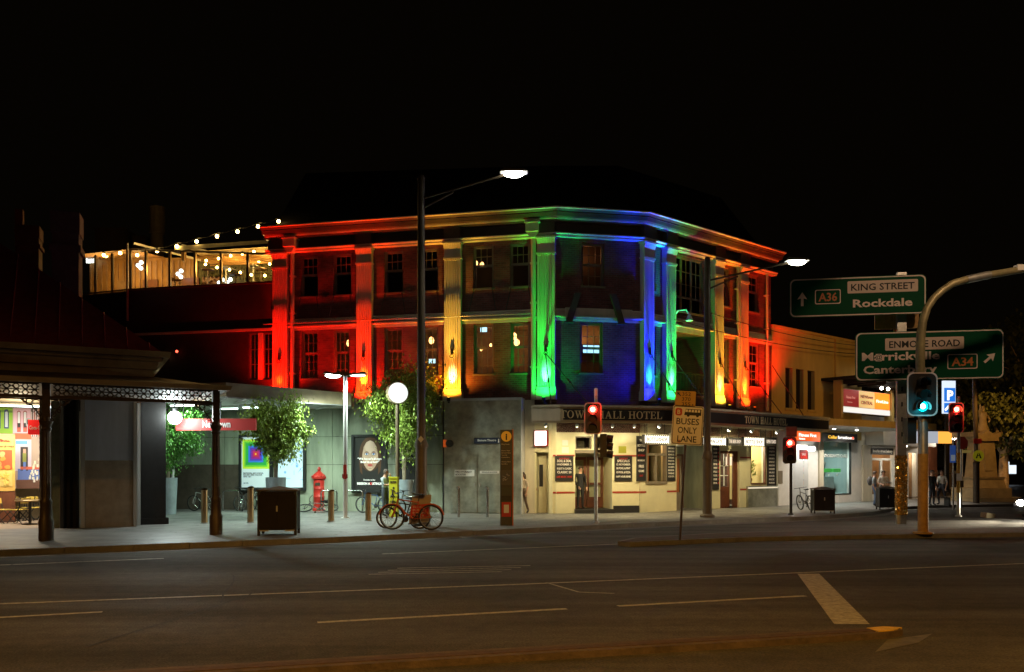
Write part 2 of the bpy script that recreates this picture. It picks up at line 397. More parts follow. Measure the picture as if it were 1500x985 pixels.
# ------------------------------------------------------------------ ground, road, footpath
g = MB().slab([(-600,-200),(600,-200),(600,900),(-600,900)], -.4, -.03).build('ground', K['dark']); tag(g, kind='structure')
road = MB().quad((-120,-30,0),(120,-30,0),(120,90,0),(-120,90,0)).build('road', K['asphalt']); tag(road, kind='structure')
kerbline = [(-45,6.5),(-11.4,17.9),(-8.85,19.15),(-4.5,21.4),(-2.1,22.9),(4.8,27.3),(11.4,30.9),(15,34),(18,38.3),(20.5,40.3),(28,42.6),(70,52)]
def offset(path, d):
    out = []
    for i, p in enumerate(path):
        a = path[max(i-1,0)]; b = path[min(i+1,len(path)-1)]
        dx, dy = b[0]-a[0], b[1]-a[1]; l = math.hypot(dx,dy); out.append((p[0]-dy/l*d, p[1]+dx/l*d))
    return out
inn = offset(kerbline, .16)
fp = MB().slab(inn+[(90,120),(-90,120),(-90,6)], -.02, KERB).build('footpath', K['pave']); tag(fp, kind='structure')
# kerb stones, each about 1.2 m
kroot = tag(thing('kerb', None, None), kind='structure')
kp = [Vector(p) for p in kerbline]; seg = []
for a, b in zip(kp, kp[1:]):
    n = max(1, round((b-a).length/1.25)); seg += [(a.lerp(b,i/n), a.lerp(b,(i+1)/n)) for i in range(n)]
ks = MB().box(-.5,.5,-.0,.155,-.02,KERB+.008)
kme = None
for a, b in seg:
    if not (-16 < a.x < 31): continue
    d = b-a; th = math.atan2(d.y,d.x); m = (a+b)/2
    if kme is None: o = ks.build('kerb_stone', K['kerb'], kroot); kme = o.data
    else: o = link('kerb_stone', kme, kroot)
    o.location = (m.x, m.y, random.uniform(-.004,.004)); o.rotation_euler = (0,0,th); o.scale = (d.length-.012,1,1)
ends = MB()
for a, b in seg:
    if -16 < a.x < 31: continue
    d = (b-a).normalized(); nn = Vector((-d.y,d.x))*.15
    ends.slab([tuple(a),tuple(b),tuple(b+nn),tuple(a+nn)], -.02, KERB+.004)
ends.build('kerb_run', K['kerb'], kroot)
# gutter strip along the kerb
gut = offset(kerbline, -.45)
mb = MB()
for i in range(len(gut)-1): mb.quad((*gut[i],.004),(*gut[i+1],.004),(*kerbline[i+1],.004),(*kerbline[i],.004))
tag(mb.build('gutter', K['kerb']), kind='structure')
# painted markings, one sheet each, children of the road
def mark(pts, m='paint', z=.005): return MB().poly([(x,y,z) for x,y,_ in pts]).build('lane_marking', K[m], road)
def line(a, b, wd=.12, m='paint'):
    a, b = Vector(G(*a)), Vector(G(*b)); d = (b-a).normalized(); n = Vector((-d.y,d.x,0))*wd/2
    return mark([a-n,b-n,b+n,a+n], m)
line((-40,830),(240,818.5),.11)
line((465,912.5),(830,892.5),.11)
line((905,888.5),(1180,873.5),.11)
line((560,812),(917,797),.12)
line((-60,887.5),(750,857),.10); line((750,857),(1560,823.5),.10)
line((-200,916),(150,897),.10)
mark([G(1168,841),G(1200,841),G(1274,915),G(1222,915)])
mark([G(1300,938),G(1366,929),G(1346,942),G(1282,956)], 'paint_w')
line((800,854),(848,868),.05); line((848,868),(900,870),.05)
for q in range(4): line((540+14*q,842-3*q),(735+14*q,838-3*q),.07)
rr = random.Random(21); dv = Vector((.966,.259)); nv = Vector((-.259,.966))
def rp(u, v): p = Vector((0,9.2))+dv*u+nv*v; return (p.x,p.y,0)
for i in range(8):
    u, v = rr.uniform(-11,8), rr.uniform(-.5,8); pts = [Vector(rp(u,v))]; a = rr.choice((15,15,105,80))
    for k in range(rr.randint(5,12)): pts.append(pts[-1]+Vector((math.cos(R(a)),math.sin(R(a)),0))*rr.uniform(.3,.6)+Vector((rr.uniform(-.08,.08),rr.uniform(-.08,.08),0)))
    mb = MB()
    for p, q in zip(pts, pts[1:]):
        d = (q-p).normalized(); n = Vector((-d.y,d.x,0))*rr.uniform(.006,.016); mb.poly([(*(p-n)[:2],.0055),(*(q-n)[:2],.0055),(*(q+n)[:2],.0055),(*(p+n)[:2],.0055)])
    mb.build('tar_seam', K['tar'], road)['kind'] = 'stuff'
gum = MB()
for i in range(420):
    x, y = rr.uniform(-10,14), rr.uniform(20,34)
    if y < 22.9+.66*(x+2.1)+.6 and y < 31+.3*x: continue
    gum.add([(x+rr.uniform(.02,.06)*math.cos(t), y+.035*math.sin(t), KERB+.003) for t in (0,1,2,3,4,5)], [(0,1,2,3,4,5)])
tag(gum.build('pavement_stains', K['dark'], fp, norm=False), kind='stuff')
# brick median where the bus lane sign and the mast arm stand
def island(name, ctr, wd, label, m, kerbm, hh=.12):
    o = tag(thing(name, None, None), kind='structure')
    L = [Vector((x,y)) for x,y in ctr]; le = []; ri = []
    for i, p in enumerate(L):
        d = (L[min(i+1,len(L)-1)]-L[max(i-1,0)]).normalized(); n = Vector((-d.y,d.x))*wd[i]/2; le.append(p+n); ri.append(p-n)
    poly = [tuple(p) for p in ri+le[::-1]]
    MB().slab(poly, -.02, hh).build('island_kerb', K[kerbm], o)
    c = sum((Vector(p) for p in poly), Vector((0,0)))/len(poly)
    ri2 = [p + (l-p).normalized()*min(.15,(l-p).length*.3) for p,l in zip(ri,le)]; le2 = [l + (p-l).normalized()*min(.15,(l-p).length*.3) for p,l in zip(ri,le)]
    MB().slab([tuple(p) for p in ri2+le2[::-1]], hh-.01, hh+.006).build('island_paving', K[m], o)
    return o
island('traffic_island', [(2.75,20.2),(3.4,20.9),(6,22.3),(9.5,23.2),(13.5,23.9),(24,26.5)], [.35,1.0,1.5,1.7,1.9,2.0], '', 'island', 'kerb')
med = island('median_strip', [(4.45,9.42),(4.2,9.35),(2.5,8.9),(0,8.25),(-4,7.2),(-12,5.0)], [.12,.3,.34,.34,.34,.34], '', 'island', 'island_kerb', .07)
nose = MB().slab([(4.50,9.45),(4.3,9.50),(4.08,9.42),(4.12,9.22),(4.32,9.29)], .06, .082).build('painted_nose', K['paint_y'], med)

# ------------------------------------------------------------------ hotel
C1 = (1.79, 33.0); C2 = (5.24, 33.65)
FL = Fr(*C1, -12.2); FC = Fr(*C1, 10.67); FR_ = Fr(*C2, 39.5)
LU = FL.U(401); CL = math.hypot(C2[0]-C1[0], C2[1]-C1[1]); RU = FR_.U(1129)
hotel = thing('hotel_building', 'three storey brick corner hotel with pilasters lit in rainbow colours', 'hotel', (C1[0],C1[1],0), 0)
def HP(name, mb, m, F=None, **k):            # a part of the hotel, built in the frame of one facade
    if F is None: return mb.build(name, m, hotel, (-C1[0],-C1[1],0), 0, **k)
    return mb.build(name, m, hotel, (F.ox-C1[0], F.oy-C1[1], 0), F.th, **k)
TOPZ = 11.25
def win_px(F, x0, x1, z0, z1): return (F.U(x0), F.U(x1), z0, z1)
UZ, LZ = (9.35, 11.1), (5.82, 7.86)
wins = {}
wins['L'] = [win_px(FL,a,b,*UZ) for a,b in ((440,466),(488,515),(563,591),(613,642),(693,723),(747,776))] + \
            [win_px(FL,a,b,*LZ) for a,b in ((441,466),(488,512),(563,590),(614,642),(694,723),(748,776))]
wins['C'] = [win_px(FC,852,885,*UZ), win_px(FC,850,883,*LZ)]
big = (FR_.U(984), FR_.U(1031), 8.72, 11.15); balc = (FR_.U(984), FR_.U(1032), 5.15, 7.8)
wins['R'] = [win_px(FR_,a,b,*UZ) for a,b in ((943,960),(1055,1069),(1097,1112))] + [win_px(FR_,a,b,*LZ) for a,b in ((943,961),(1055,1068),(1098,1113))]
BZ = 4.72
HP('brick_wall', MB().wall(LU, 0, BZ, TOPZ, wins['L']), K['brick'], FL)
HP('brick_wall', MB().wall(0, CL, 3.4, TOPZ, wins['C']), K['brick'], FC)
HP('brick_wall', MB().wall(0, RU, 3.4, TOPZ, wins['R']+[big]).wall(balc[0],balc[1],balc[2],balc[2]+.001) if False else MB().wall(0, RU, 3.4, TOPZ, wins['R']+[big, balc]), K['brick'], FR_)
# side and back walls so that the block is closed
A_ = FL.w(LU,0,0); B_ = FR_.w(RU,0,0)
back = MB()
for a, b in ((A_, (A_[0]+2.6, A_[1]+12,0)), ((A_[0]+2.6, A_[1]+12,0), (B_[0]-7, B_[1]+9,0)), ((B_[0]-7,B_[1]+9,0), B_)):
    back.quad((a[0],a[1],0),(b[0],b[1],0),(b[0],b[1],TOPZ+.9),(a[0],a[1],TOPZ+.9))
HP('rear_wall', back, K['brick_d'])
# windows
def window(F, o, cols, rows_u, rows_l, split=.5, parent=None, mf='frame', dep=.16, label=None, off=None):
    a, b, c, d = o; t = .055
    par = parent or hotel; off = off or C1
    fb = MB().box(a,a+t,dep-.05,dep+.06,c,d).box(b-t,b,dep-.05,dep+.06,c,d).box(a+t,b-t,dep-.05,dep+.06,d-t,d).box(a-.04,b+.04,-.05,dep+.06,c-.07,c)
    fr = fb.build('window', K[mf], par, (F.ox-off[0],F.oy-off[1],0), F.th)
    zs = c+(d-c)*split
    for k, (z0, z1, rows, y) in enumerate(((zs, d-t, rows_u, dep-.02), (c, zs, rows_l, dep+.02))):
        if rows == 0: continue
        s = MB(); q = .045
        s.box(a+t,a+t+q,y-.018,y+.018,z0,z1).box(b-t-q,b-t,y-.018,y+.018,z0,z1).box(a+t+q,b-t-q,y-.018,y+.018,z0,z0+q+.01).box(a+t+q,b-t-q,y-.018,y+.018,z1-q,z1)
        for i in range(1, cols if rows > 1 or k == 0 else 1):
            x = a+t+(b-a-2*t)*i/cols; s.box(x-.012,x+.012,y-.013,y+.013,z0+q+.01,z1-q)
        for j in range(1, rows):
            z = z0+(z1-z0)*j/rows; s.box(a+t+q,b-t-q,y-.012,y+.012,z-.012,z+.012)
        s.build('sash', K[mf], fr)
        MB().quad((a+t+q,y+.004,z0+q),(b-t-q,y+.004,z0+q),(b-t-q,y+.004,z1-q),(a+t+q,y+.004,z1-q)).build('pane', K['glass'], fr)
    return fr
for i, o in enumerate(wins['L']): window(FL, o, 3, 2, 1 if i < 6 else 3, .53)
for i, o in enumerate(wins['C']): window(FC, o, 3, 2, 2)
for i, o in enumerate(wins['R']): window(FR_, o, 2, 2, 1 if i < 3 else 3, .55)
# shutters and rooms behind the glass
rooms = MB()
for F, u0, u1 in ((FL,LU,-.1),(FC,.2,CL-.2),(FR_,.1,RU)):
    for z0, z1 in ((5.0,8.0),(8.6,11.4)):
        s = MB(); e = .3; dp = 1.4 if F is FC else 2.6
        s.quad((u0,dp,z0),(u1,dp,z0),(u1,dp,z1),(u0,dp,z1)); s.quad((u0,e,z0),(u1,e,z0),(u1,dp,z0),(u0,dp,z0)); s.quad((u0,e,z1),(u0,dp,z1),(u1,dp,z1),(u1,e,z1))
        HP('room_wall', s, K['interior'] if z0 < 8 else K['dark'], F)
# large balcony window of many panes, and the recessed balcony below it
a, b, c, d = big
bw = HP('window', MB().box(a,a+.07,.08,.2,c,d).box(b-.07,b,.08,.2,c,d).box(a+.07,b-.07,.08,.2,d-.07,d).box(a-.05,b+.05,-.12,.2,c-.09,c), K['frame'], FR_)
cells = 3
for i in range(cells):
    x0 = a+.07+(b-a-.14)*i/cells; x1 = a+.07+(b-a-.14)*(i+1)/cells; s = MB()
    s.box(x0,x0+.05,.1,.16,c,d-.07).box(x1-.05,x1,.1,.16,c,d-.07).box(x0+.05,x1-.05,.1,.16,d-.12,d-.07).box(x0+.05,x1-.05,.1,.16,c,c+.06).box(x0+.05,x1-.05,.1,.16,c+.62,c+.7)
    m_ = (x0+x1)/2; s.box(m_-.015,m_+.015,.11,.15,c+.7,d-.12)
    for q in (1,2): z = c+.7+(d-.12-c-.7)*q/3; s.box(x0+.05,x1-.05,.112,.148,z-.015,z+.015)
    s.build('sash', K['frame'], bw); MB().quad((x0+.05,.132,c+.06),(x1-.05,.132,c+.06),(x1-.05,.132,d-.12),(x0+.05,.132,d-.12)).build('pane', K['glass'], bw)
a, b, c, d = balc
HP('balcony', MB().quad((a,1.6,c),(b,1.6,c),(b,1.6,d),(a,1.6,d)).quad((a,.2,c),(b,.2,c),(b,1.6,c),(a,1.6,c)).quad((a,.2,d),(a,1.6,d),(b,1.6,d),(b,.2,d)).quad((a,.2,c),(a,1.6,c),(a,1.6,d),(a,.2,d)).quad((b,.2,c),(b,.2,d),(b,1.6,d),(b,1.6,c)), K['brick_d'], FR_)
rl = HP('balcony_rail', MB().box(a,b,.02,.07,c+.92,c+.97).box(a,b,.02,.07,c+.1,c+.13), K['black'], FR_)
nb = 22; bal = MB().box(-.012,.012,.03,.055,c+.13,c+.92); bm0 = None
for i in range(1, nb):
    x = a+(b-a)*i/nb
    if bm0 is None: o = bal.build('baluster', K['black'], rl); bm0 = o.data
    else: o = link('baluster', bm0, rl)
    o.location = (x,0,0)
HP('balcony_fascia', MB().box(a-.02,b+.02,-.06,.02,d+.02,d+.28).box(a-.02,b+.02,-.1,.02,d+.28,d+.36), K['cream'], FR_)
HP('balcony_door', MB().box(a+.35,a+1.25,1.5,1.59,c+.02,c+2.0), K['wood_door'], FR_)
# pilasters: fluted shaft, plinth, neck band and flared capital
def pilaster(F, x0, x1, z0=BZ, corner=False):
    a, b = F.U(x0), F.U(x1); pj = .24; n = 6; e = .06
    pl = [(a,0.04),(a,-pj),(a+e,-pj)]; stp = (b-a-2*e)/n
    for i in range(n):
        x = a+e+stp*i
        pl += [(x+stp*.25,-pj),(x+stp*.35,-pj+.035),(x+stp*.75,-pj+.035),(x+stp*.85,-pj)]
    pl += [(b-e,-pj),(b,-pj),(b,.04)]
    s = MB().slab(pl, z0+.5, 10.55)
    p = HP('pilaster', s, K['cream'], F)
    q = MB().box(a-.05,b+.05,-pj-.06,.02,z0,z0+.38).box(a-.02,b+.02,-pj-.03,.02,z0+.38,z0+.5)
    q.build('plinth', K['cream'], p)
    q = MB().box(a-.03,b+.03,-pj-.05,.02,10.55,10.62).box(a,b,-pj-.01,.02,10.62,10.95)
    nd = 9
    for i in range(nd):
        x = a+(b-a)*(i+.5)/nd; q.box(x-.022,x+.022,-pj-.045,-pj,10.49,10.55)
    q.build('neck_band', K['cream'], p)
    q = MB()
    for i in range(10):
        x = a-.02+(b-a+.04)*(i+.5)/10
        q.add([(x-.025,-pj-.01,10.95),(x+.025,-pj-.01,10.95),(x+.032,-pj-.11,11.17),(x-.032,-pj-.11,11.17),(x-.03,0,10.95),(x+.03,0,10.95),(x+.03,0,11.17),(x-.03,0,11.17)],
              [(0,1,2,3),(0,3,7,4),(1,5,6,2),(0,4,5,1),(3,2,6,7)])
    q.box(a-.06,b+.06,-pj-.14,.02,11.17,11.235)
    q.build('capital', K['cream'], p)
    return (a+b)/2
ul = {}
for k, (F, x0, x1) in {'l1':(FL,403,424),'l2':(FL,525,547),'l3':(FL,653,677),'l4':(FL,788.5,814),'r1':(FR_,927,940.5),'r2':(FR_,970,984),'r3':(FR_,1041,1054),'r4':(FR_,1079,1090)}.items():
    if k == 'r1':
        ul[k] = (F, .32); a, b = 0.02, .66
        xs = (F.w(.0,0,0), )
        # first pilaster of the right facade stands at the corner itself
        def _U(px, v=0.0): return .02 if px == 0 else .64
        class _F: pass
        f = _F(); f.U = _U; f.ox, f.oy, f.th = F.ox, F.oy, F.th
        pilaster(f, 0, 1)
    else:
        ul[k] = (F, pilaster(F, x0, x1))
# mouldings that run round all three fronts
PATH = [FL.w(LU-.25,0,0)[:2], C1, C2, FR_.w(RU+.12,0,0)[:2]]
def box_prof(o0, o1, z0, z1): return [(o0,z0),(o1,z0),(o1,z1),(o0,z1)]
s = MB()
s.sweep(PATH, [(0,11.82),(.30,11.82),(.33,11.9),(0,11.9)])
s.sweep(PATH, [(0,11.962),(.55,11.962),(.60,12.08),(.64,12.08),(.64,12.13),(.72,12.205),(0,12.205)])
HP('cornice', s, K['frieze'])  # shade between the bright edges put into the dark corona colour
HP('cornice_edge', MB().sweep(PATH, [(0,11.902),(.36,11.902),(.37,11.96),(0,11.96)]), K['cream'])
HP('cornice_edge', MB().sweep(PATH, [(0,12.207),(.75,12.207),(.79,12.225),(.79,12.275),(0,12.275)]), K['cream'])
HP('architrave', MB().sweep(PATH, [(-.02,11.245),(.27,11.245),(.27,11.30),(.33,11.34),(.33,11.38),(-.02,11.38)]), K['cream'])
HP('frieze', MB().sweep(PATH, [(-.02,11.382),(.06,11.382),(.06,11.815),(-.02,11.815)]), K['frieze'])
fz = MB()
for F, u in ul.values(): 
    fz = MB().box(u-.36,u+.36,-.31,-.05,11.385,11.815); HP('frieze_block', fz, K['frieze'], F)
SPATH = [FL.w(LU,0,0)[:2], C1, C2, FR_.w(RU,0,0)[:2]]
HP('string_course', MB().sweep(SPATH, [(-.01,7.9),(.05,7.9),(.05,8.02),(.20,8.02),(.20,8.07),(.05,8.10),(.05,8.30),(.10,8.33),(.10,8.38),(-.01,8.38)]), K['cream'])
# tie-rod rings on the pilasters, with their hoods
for k, (F, u) in ul.items():
    zz = 6.55
    s = MB().ring(u, zz, .055, .085, -.36, -.32, 14).tube([(u,-.22,zz+.1),(u,-.34,zz+.08)],.03,8).prism([(u-.07,zz+.1),(u+.07,zz+.1),(u+.03,zz+.36),(u-.03,zz+.36)],-.31,-.25)
    HP('rod_anchor', s, K['iron'], F)
# thin pipe with drops that crosses the front of the left pilasters
s = MB().tube([(LU-.3,-.36,8.16),(FL.U(779),-.36,8.16)], .028, 6)
for px in (427,508,559,627,690,770): u = FL.U(px); s.tube([(u,-.36,8.16),(u,-.05,8.36)],.014,5).tube([(u,-.36,8.16),(u,-.37,8.02)],.02,5)
HP('conduit', s, K['steel'], FL)
# rainwater pipes and their hopper heads
def pipe(F, px, r, hopper, z0=BZ, z1=11.3):
    u = F.U(px); s = MB().tube([(u,-.14,z0),(u,-.14,z1)], r, 10)
    for z in (6.0,8.6,10.2): s.box(u-r-.03,u+r+.03,-.17-r*.3,-.0,z,z+.06)
    p = HP('drainpipe', s, K['cream'], F)
    if hopper: MB().box(u-.26,u+.26,-.52,-.08,11.42,11.82).prism([(u-.26,11.42),(u-.1,11.2),(u+.1,11.2),(u+.26,11.42)],-.42,-.08).box(u-.31,u+.31,-.56,-.06,11.82-.06,11.82-.001).build('hopper_head', K['cream'], p)
pipe(FL, 430.5, .085, True); pipe(FL, 782.5, .11, True); pipe(FR_, 1077.5, .07, False); pipe(FR_, 1120, .06, False)
# flat band and dark slanting bars on the chamfered corner
HP('corner_band', MB().box(.35,CL-.35,-.12,.03,7.95,8.42), K['cream'], FC)
for px, dx in ((838,-.18),(902,.18)):
    u = FC.U(px); HP('slant_bar', MB().prism([(u-.13-dx,9.0),(u+.13-dx,9.0),(u+.13+dx,7.85),(u-.13+dx,7.85)],-.26,-.125).box(u+dx-.2,u+dx+.2,-.3,-.125,7.78,7.848), K['frieze'], FC)
# slender dark rods either side of the left-hand windows
for i, o in enumerate(wins['L'][:6]):
    a, b = o[:2]
    for x, dx in ((a+.05,-.18),(b-.05,.18)): HP('slant_rod', MB().tube([(x,-.05,9.3),(x+dx,-.16,8.4)],.022,5), K['black'], FL)
# hipped slate roof
ridge = [P(448,254,41), P(800,243,40), P(905,243,41), P(1056,290,46)]
e0 = [(*FL.w(LU-.2,.2,0)[:2],12.28), (C1[0]+.1,C1[1]+.3,12.28), (C2[0]+.1,C2[1]+.3,12.28), (*FR_.w(RU,.2,0)[:2],12.28)]
rf = MB(); rf.quad(e0[0],e0[1],ridge[1],ridge[0]); rf.quad(e0[1],e0[2],ridge[2],ridge[1]); rf.quad(e0[2],e0[3],ridge[3],ridge[2])
bk = [(A_[0]+2.6,A_[1]+14,12.0),(B_[0]-5,B_[1]+12,12.0)]
rf.poly([e0[0],ridge[0],bk[0]]); rf.poly([e0[3],bk[1],ridge[3]]); rf.poly([bk[0],ridge[0],ridge[1],ridge[2],ridge[3],bk[1]])
HP('roof', rf, K['slate'])
# wall lamp, swan-neck, on the right facade
u, z = FR_.hit(989, 466)
s = MB().tube([(u-.15,0,z+.05),(u-.15,-.3,z+.25),(u+.05,-.55,z+.28),(u+.2,-.6,z+.05)],.035,8).lathe([(.05,.1),(.16,-.18),(.14,-.2)],(u+.2,-.6,z))
HP('swan_neck_lamp', s, K['white'], FR_)

# awning over the footpath, with its fascia board and tie rods
AW = thing('hotel_awning', 'cream edged street awning with black name boards round the hotel corner', 'awning', (C1[0],C1[1],0))
APATH = [FL.w(-.45,0,0)[:2], C1, C2, FR_.w(FR_.U(1130),0,0)[:2]]
def AP(name, mb, m, **k): return mb.build(name, m, AW, (-C1[0],-C1[1],0), **k)
AP('awning_slab', MB().sweep(APATH, [(-.0,4.05),(2.9,4.05),(2.9,4.16),(0,4.34)]), K['cream'])
AP('soffit', MB().sweep(APATH, [(0,3.78),(2.86,3.72),(2.86,3.76),(0,3.82)]), K['creamtile'])
AP('fascia', MB().sweep(APATH, [(2.87,3.62),(2.95,3.62),(2.95,3.68),(3.0,3.68),(3.0,4.16),(3.06,4.2),(3.06,4.27),(2.87,4.27)]), K['cream'])
FCo = Fr(C1[0]+.186*3.002, C1[1]-.983*3.002, 10.67); 
FRo = Fr(*FR_.w(0,-3.002,0)[:2], 39.5)
fa, fb_ = FCo.U(797), FCo.U(984+50)
# lengths of the two name boards along the offset fronts
ka = math.tan(R((10.67+12.2)/2))*3.0; kb = math.tan(R((39.5-10.67)/2))*3.0
nb1 = MB().box(-ka+.12, CL+kb-.05, -.035, -.002, 3.72, 4.12).build('name_board', K['ink'], AW, (FCo.ox-C1[0],FCo.oy-C1[1],0), FCo.th)
a_, b_ = FCo.hit(820,0)[0], FCo.hit(970,0)[0]
serif('TOWN HALL HOTEL', .28, b_-a_, K['gold'], nb1, ((a_+b_)/2, -.042, 3.92))
ru1 = FRo.U(1213)
nb2 = MB().box(-kb+.03, ru1, -.035, -.002, 3.72, 4.12).build('name_board', K['ink'], AW, (FRo.ox-C1[0],FRo.oy-C1[1],0), FRo.th)
a_, b_ = FRo.U(1090), FRo.U(1152)
serif('TOWN HALL HOTEL', .29, b_-a_, K['gold'], nb2, ((a_+b_)/2, -.042, 3.92))
def rod(F, u, out_u, Fo):
    a = F.w(u,-.38,6.55); b = Fo.w(out_u,.15,4.28)
    o = MB().tube([a,b],.02,6); mid = Vector(a).lerp(Vector(b),.55); d = (Vector(b)-Vector(a)).normalized()
    o.tube([mid-d*.12,mid+d*.12],.04,6); AP('tie_rod', o, K['iron'])
rod(FL, ul['l4'][1], -.9, FCo); rod(FL, ul['l4'][1], .55, FCo)
rod(FR_, .32, FRo.U(1006), FRo)
for k, px in (('r2',1046),('r3',1100),('r4',1150)): rod(FR_, ul[k][1], FRo.U(px), FRo)
a = FR_.w(FR_.U(1126),-.2,6.9); AP('tie_rod', MB().tube([a, FRo.w(FRo.U(1180),.1,4.28)],.02,6), K['iron'])
# uplights that stand on the awning and wash each pilaster
UP = {'l1':(1,.004,.0004),'l2':(1,.022,.001),'l3':(1,.55,.05),'l4':(.006,1,.07),'r1':(.003,.005,1),'r2':(.01,1,.13),'r3':(1,.50,.03),'r4':(1,.08,.002)}
HOT = {'l1':(1,.02,.001),'l2':(1,.20,.01),'l3':(1,.75,.35),'l4':(.12,1,.5),'r1':(.01,.22,1),'r2':(.15,1,.75),'r3':(1,.72,.3),'r4':(1,.33,.02)}
for k, col in UP.items():
    F, u = ul[k]; z0 = 4.55 if k[0] == 'r' or k == 'l4' else 4.96 if k == 'l1' else 4.62
    loc = F.w(u,-.78,z0+.22)
    up = thing('uplight', {'l1':'small red floodlight at the foot of the left end pilaster','l2':'small orange red floodlight at the pilaster left of the round lit disc','l3':'small amber floodlight at the yellow pilaster','l4':'small green floodlight at the corner pilaster with two rods','r1':'small blue floodlight at the blue corner pilaster','r2':'small green floodlight left of the balcony opening','r3':'small amber floodlight right of the balcony opening','r4':'small orange floodlight by the right hand drainpipe'}[k], 'floodlight', F.w(u,-.78,z0), F.th, 'uplights below the hotel pilasters')
    MB().tube([(0,0,.04),(0,0,.2)],.07,10).build('lamp_body', K['black'], up)
    MB().box(-.03,.03,-.02,.75,-.03,.03).build('bracket', K['black'], up)
    MB().disc(0,0,.055,-.004,.004,12).build('lens', glow('lens_'+k, col, 6), up).rotation_euler = (R(90),0,0)
    up.children[-1].location = (0,0,.206)
    b_ = 2.2 if k == 'r1' else 1.35 if col[0] > .9 and col[1] < .1 else 1.0
    spot('spot_lamp', loc, F.w(u,-.1,11.2), 2300*b_*(1.6 if k in ('r1','r2') else 1), col, 30, 1.0, .05)
    spot('spot_lamp', loc, F.w(u,-.20,5.75), 900*b_, HOT[k], 24, 1.0, .03)
    spot('spot_lamp', loc, F.w(u+(-1.9 if k == 'r1' else 0),0,8.0), {'r1':1150,'l4':450,'r2':420,'r4':1500,'r3':500}.get(k,(850 if k in ('l1','l2') else 520)*b_), {'r4':(1,.02,.001),'l2':(1,.012,.0005),'l3':(1,.30,.015)}.get(k,col), 150, .8, .05)
o_ = FR_.w(FR_.U(1110),-1.3,4.7); spot('spot_lamp', o_, FR_.w(FR_.U(1112),0,8.5), 1900, (1,.006,.0005), 95, 1, .05)
# ------------------------------------------------------------------ hotel ground floor
def ops(F, *rects): return [F.rect(*r)[:4] for r in rects]
# chamfered front: cream tiled wall, double door in a recess, transoms, menu boards
GZ = 3.8
door = (FC.U(842.5), FC.U(896.5), KERB, 2.55); tr1 = (FC.U(843), FC.U(866.5), 2.72, 3.24); tr2 = (FC.U(870), FC.U(896), 2.72, 3.24)
HP('tiled_wall', MB().wall(0, CL, KERB, GZ, [door, tr1, tr2]), K['creamtile'], FC)
HP('tiled_wall', MB().quad((FL.U(756),0,KERB),(FL.U(783)-.001,0,KERB),(FL.U(783)-.001,0,BZ),(FL.U(756),0,BZ)), K['cream'], FL)
HP('tiled_wall', MB().wall(FL.U(783), 0, KERB, GZ, [(FL.U(785.5), FL.U(803), KERB, 2.6)]), K['creamtile'], FL)
def hbands(F, spans):
    for a, b in spans:
        for z in (2.42, .93): HP('dado_band', MB().box(a,b,-.012,-.001,z,z+.075), K['redband'], F)
hbands(FC, [(0, door[0]-.02), (door[1]+.02, CL)])
hbands(FL, [(FL.U(804), -.02)])
def recess(F, o, d=1.1, m='creamtile'):
    a, b, c, e = o; s = MB()
    s.quad((a,.25,c),(a,d,c),(a,d,e),(a,.25,e)).quad((b,.25,c),(b,.25,e),(b,d,e),(b,d,c)).quad((a,.25,e),(a,d,e),(b,d,e),(b,.25,e)).quad((a,d,c),(b,d,c),(b,d,e),(a,d,e))
    return HP('recess', s, K[m], F)
recess(FC, door, 1.15)
HP('door_step', MB().box(door[0]-.03,door[1]+.03,-.25,1.1,KERB+.002,KERB+.16), K['slate'], FC)
m_ = (door[0]+door[1])/2
for s_ in (-1, 1):
    a = m_-.72 if s_ < 0 else m_+.02; b = a+.70
    d = HP('door', MB().box(a,a+.1,1.05,1.11,.3,2.42).box(b-.1,b,1.05,1.11,.3,2.42).box(a+.1,b-.1,1.05,1.11,.3,.75).box(a+.1,b-.1,1.05,1.11,2.3,2.42).box(a+.1,b-.1,1.05,1.11,1.25,1.35), K['wood_door'], FC)
    MB().quad((a+.1,1.08,.75),(b-.1,1.08,.75),(b-.1,1.08,2.3),(a+.1,1.08,2.3)).build('pane', K['glass'], d)
    MB().tube([(m_+s_*.1,1.02,1.0),(m_+s_*.1,1.02,1.5)],.02,6).build('handle', K['chrome'], d)
for o in (tr1, tr2):
    a,b,c,e = o; f = HP('transom', MB().box(a,a+.05,.05,.2,c,e).box(b-.05,b,.05,.2,c,e).box(a+.05,b-.05,.05,.2,c,c+.05).box(a+.05,b-.05,.05,.2,e-.05,e).box(a+.05,b-.05,.9,.92,c,e), [K['frame']], FC)
    MB().quad((a+.05,.12,c+.05),(b-.05,.12,c+.05),(b-.05,.12,e-.05),(a+.05,.12,e-.05)).build('pane', K['glass'], f)
    HP('recess', MB().quad((a,.9,c),(b,.9,c),(b,.9,e),(a,.9,e)), K['dark'], FC)
HP('door_lintel', MB().box(door[0]-.02,door[1]+.02,-.03,.24,2.56,2.69), K['frame'], FC)
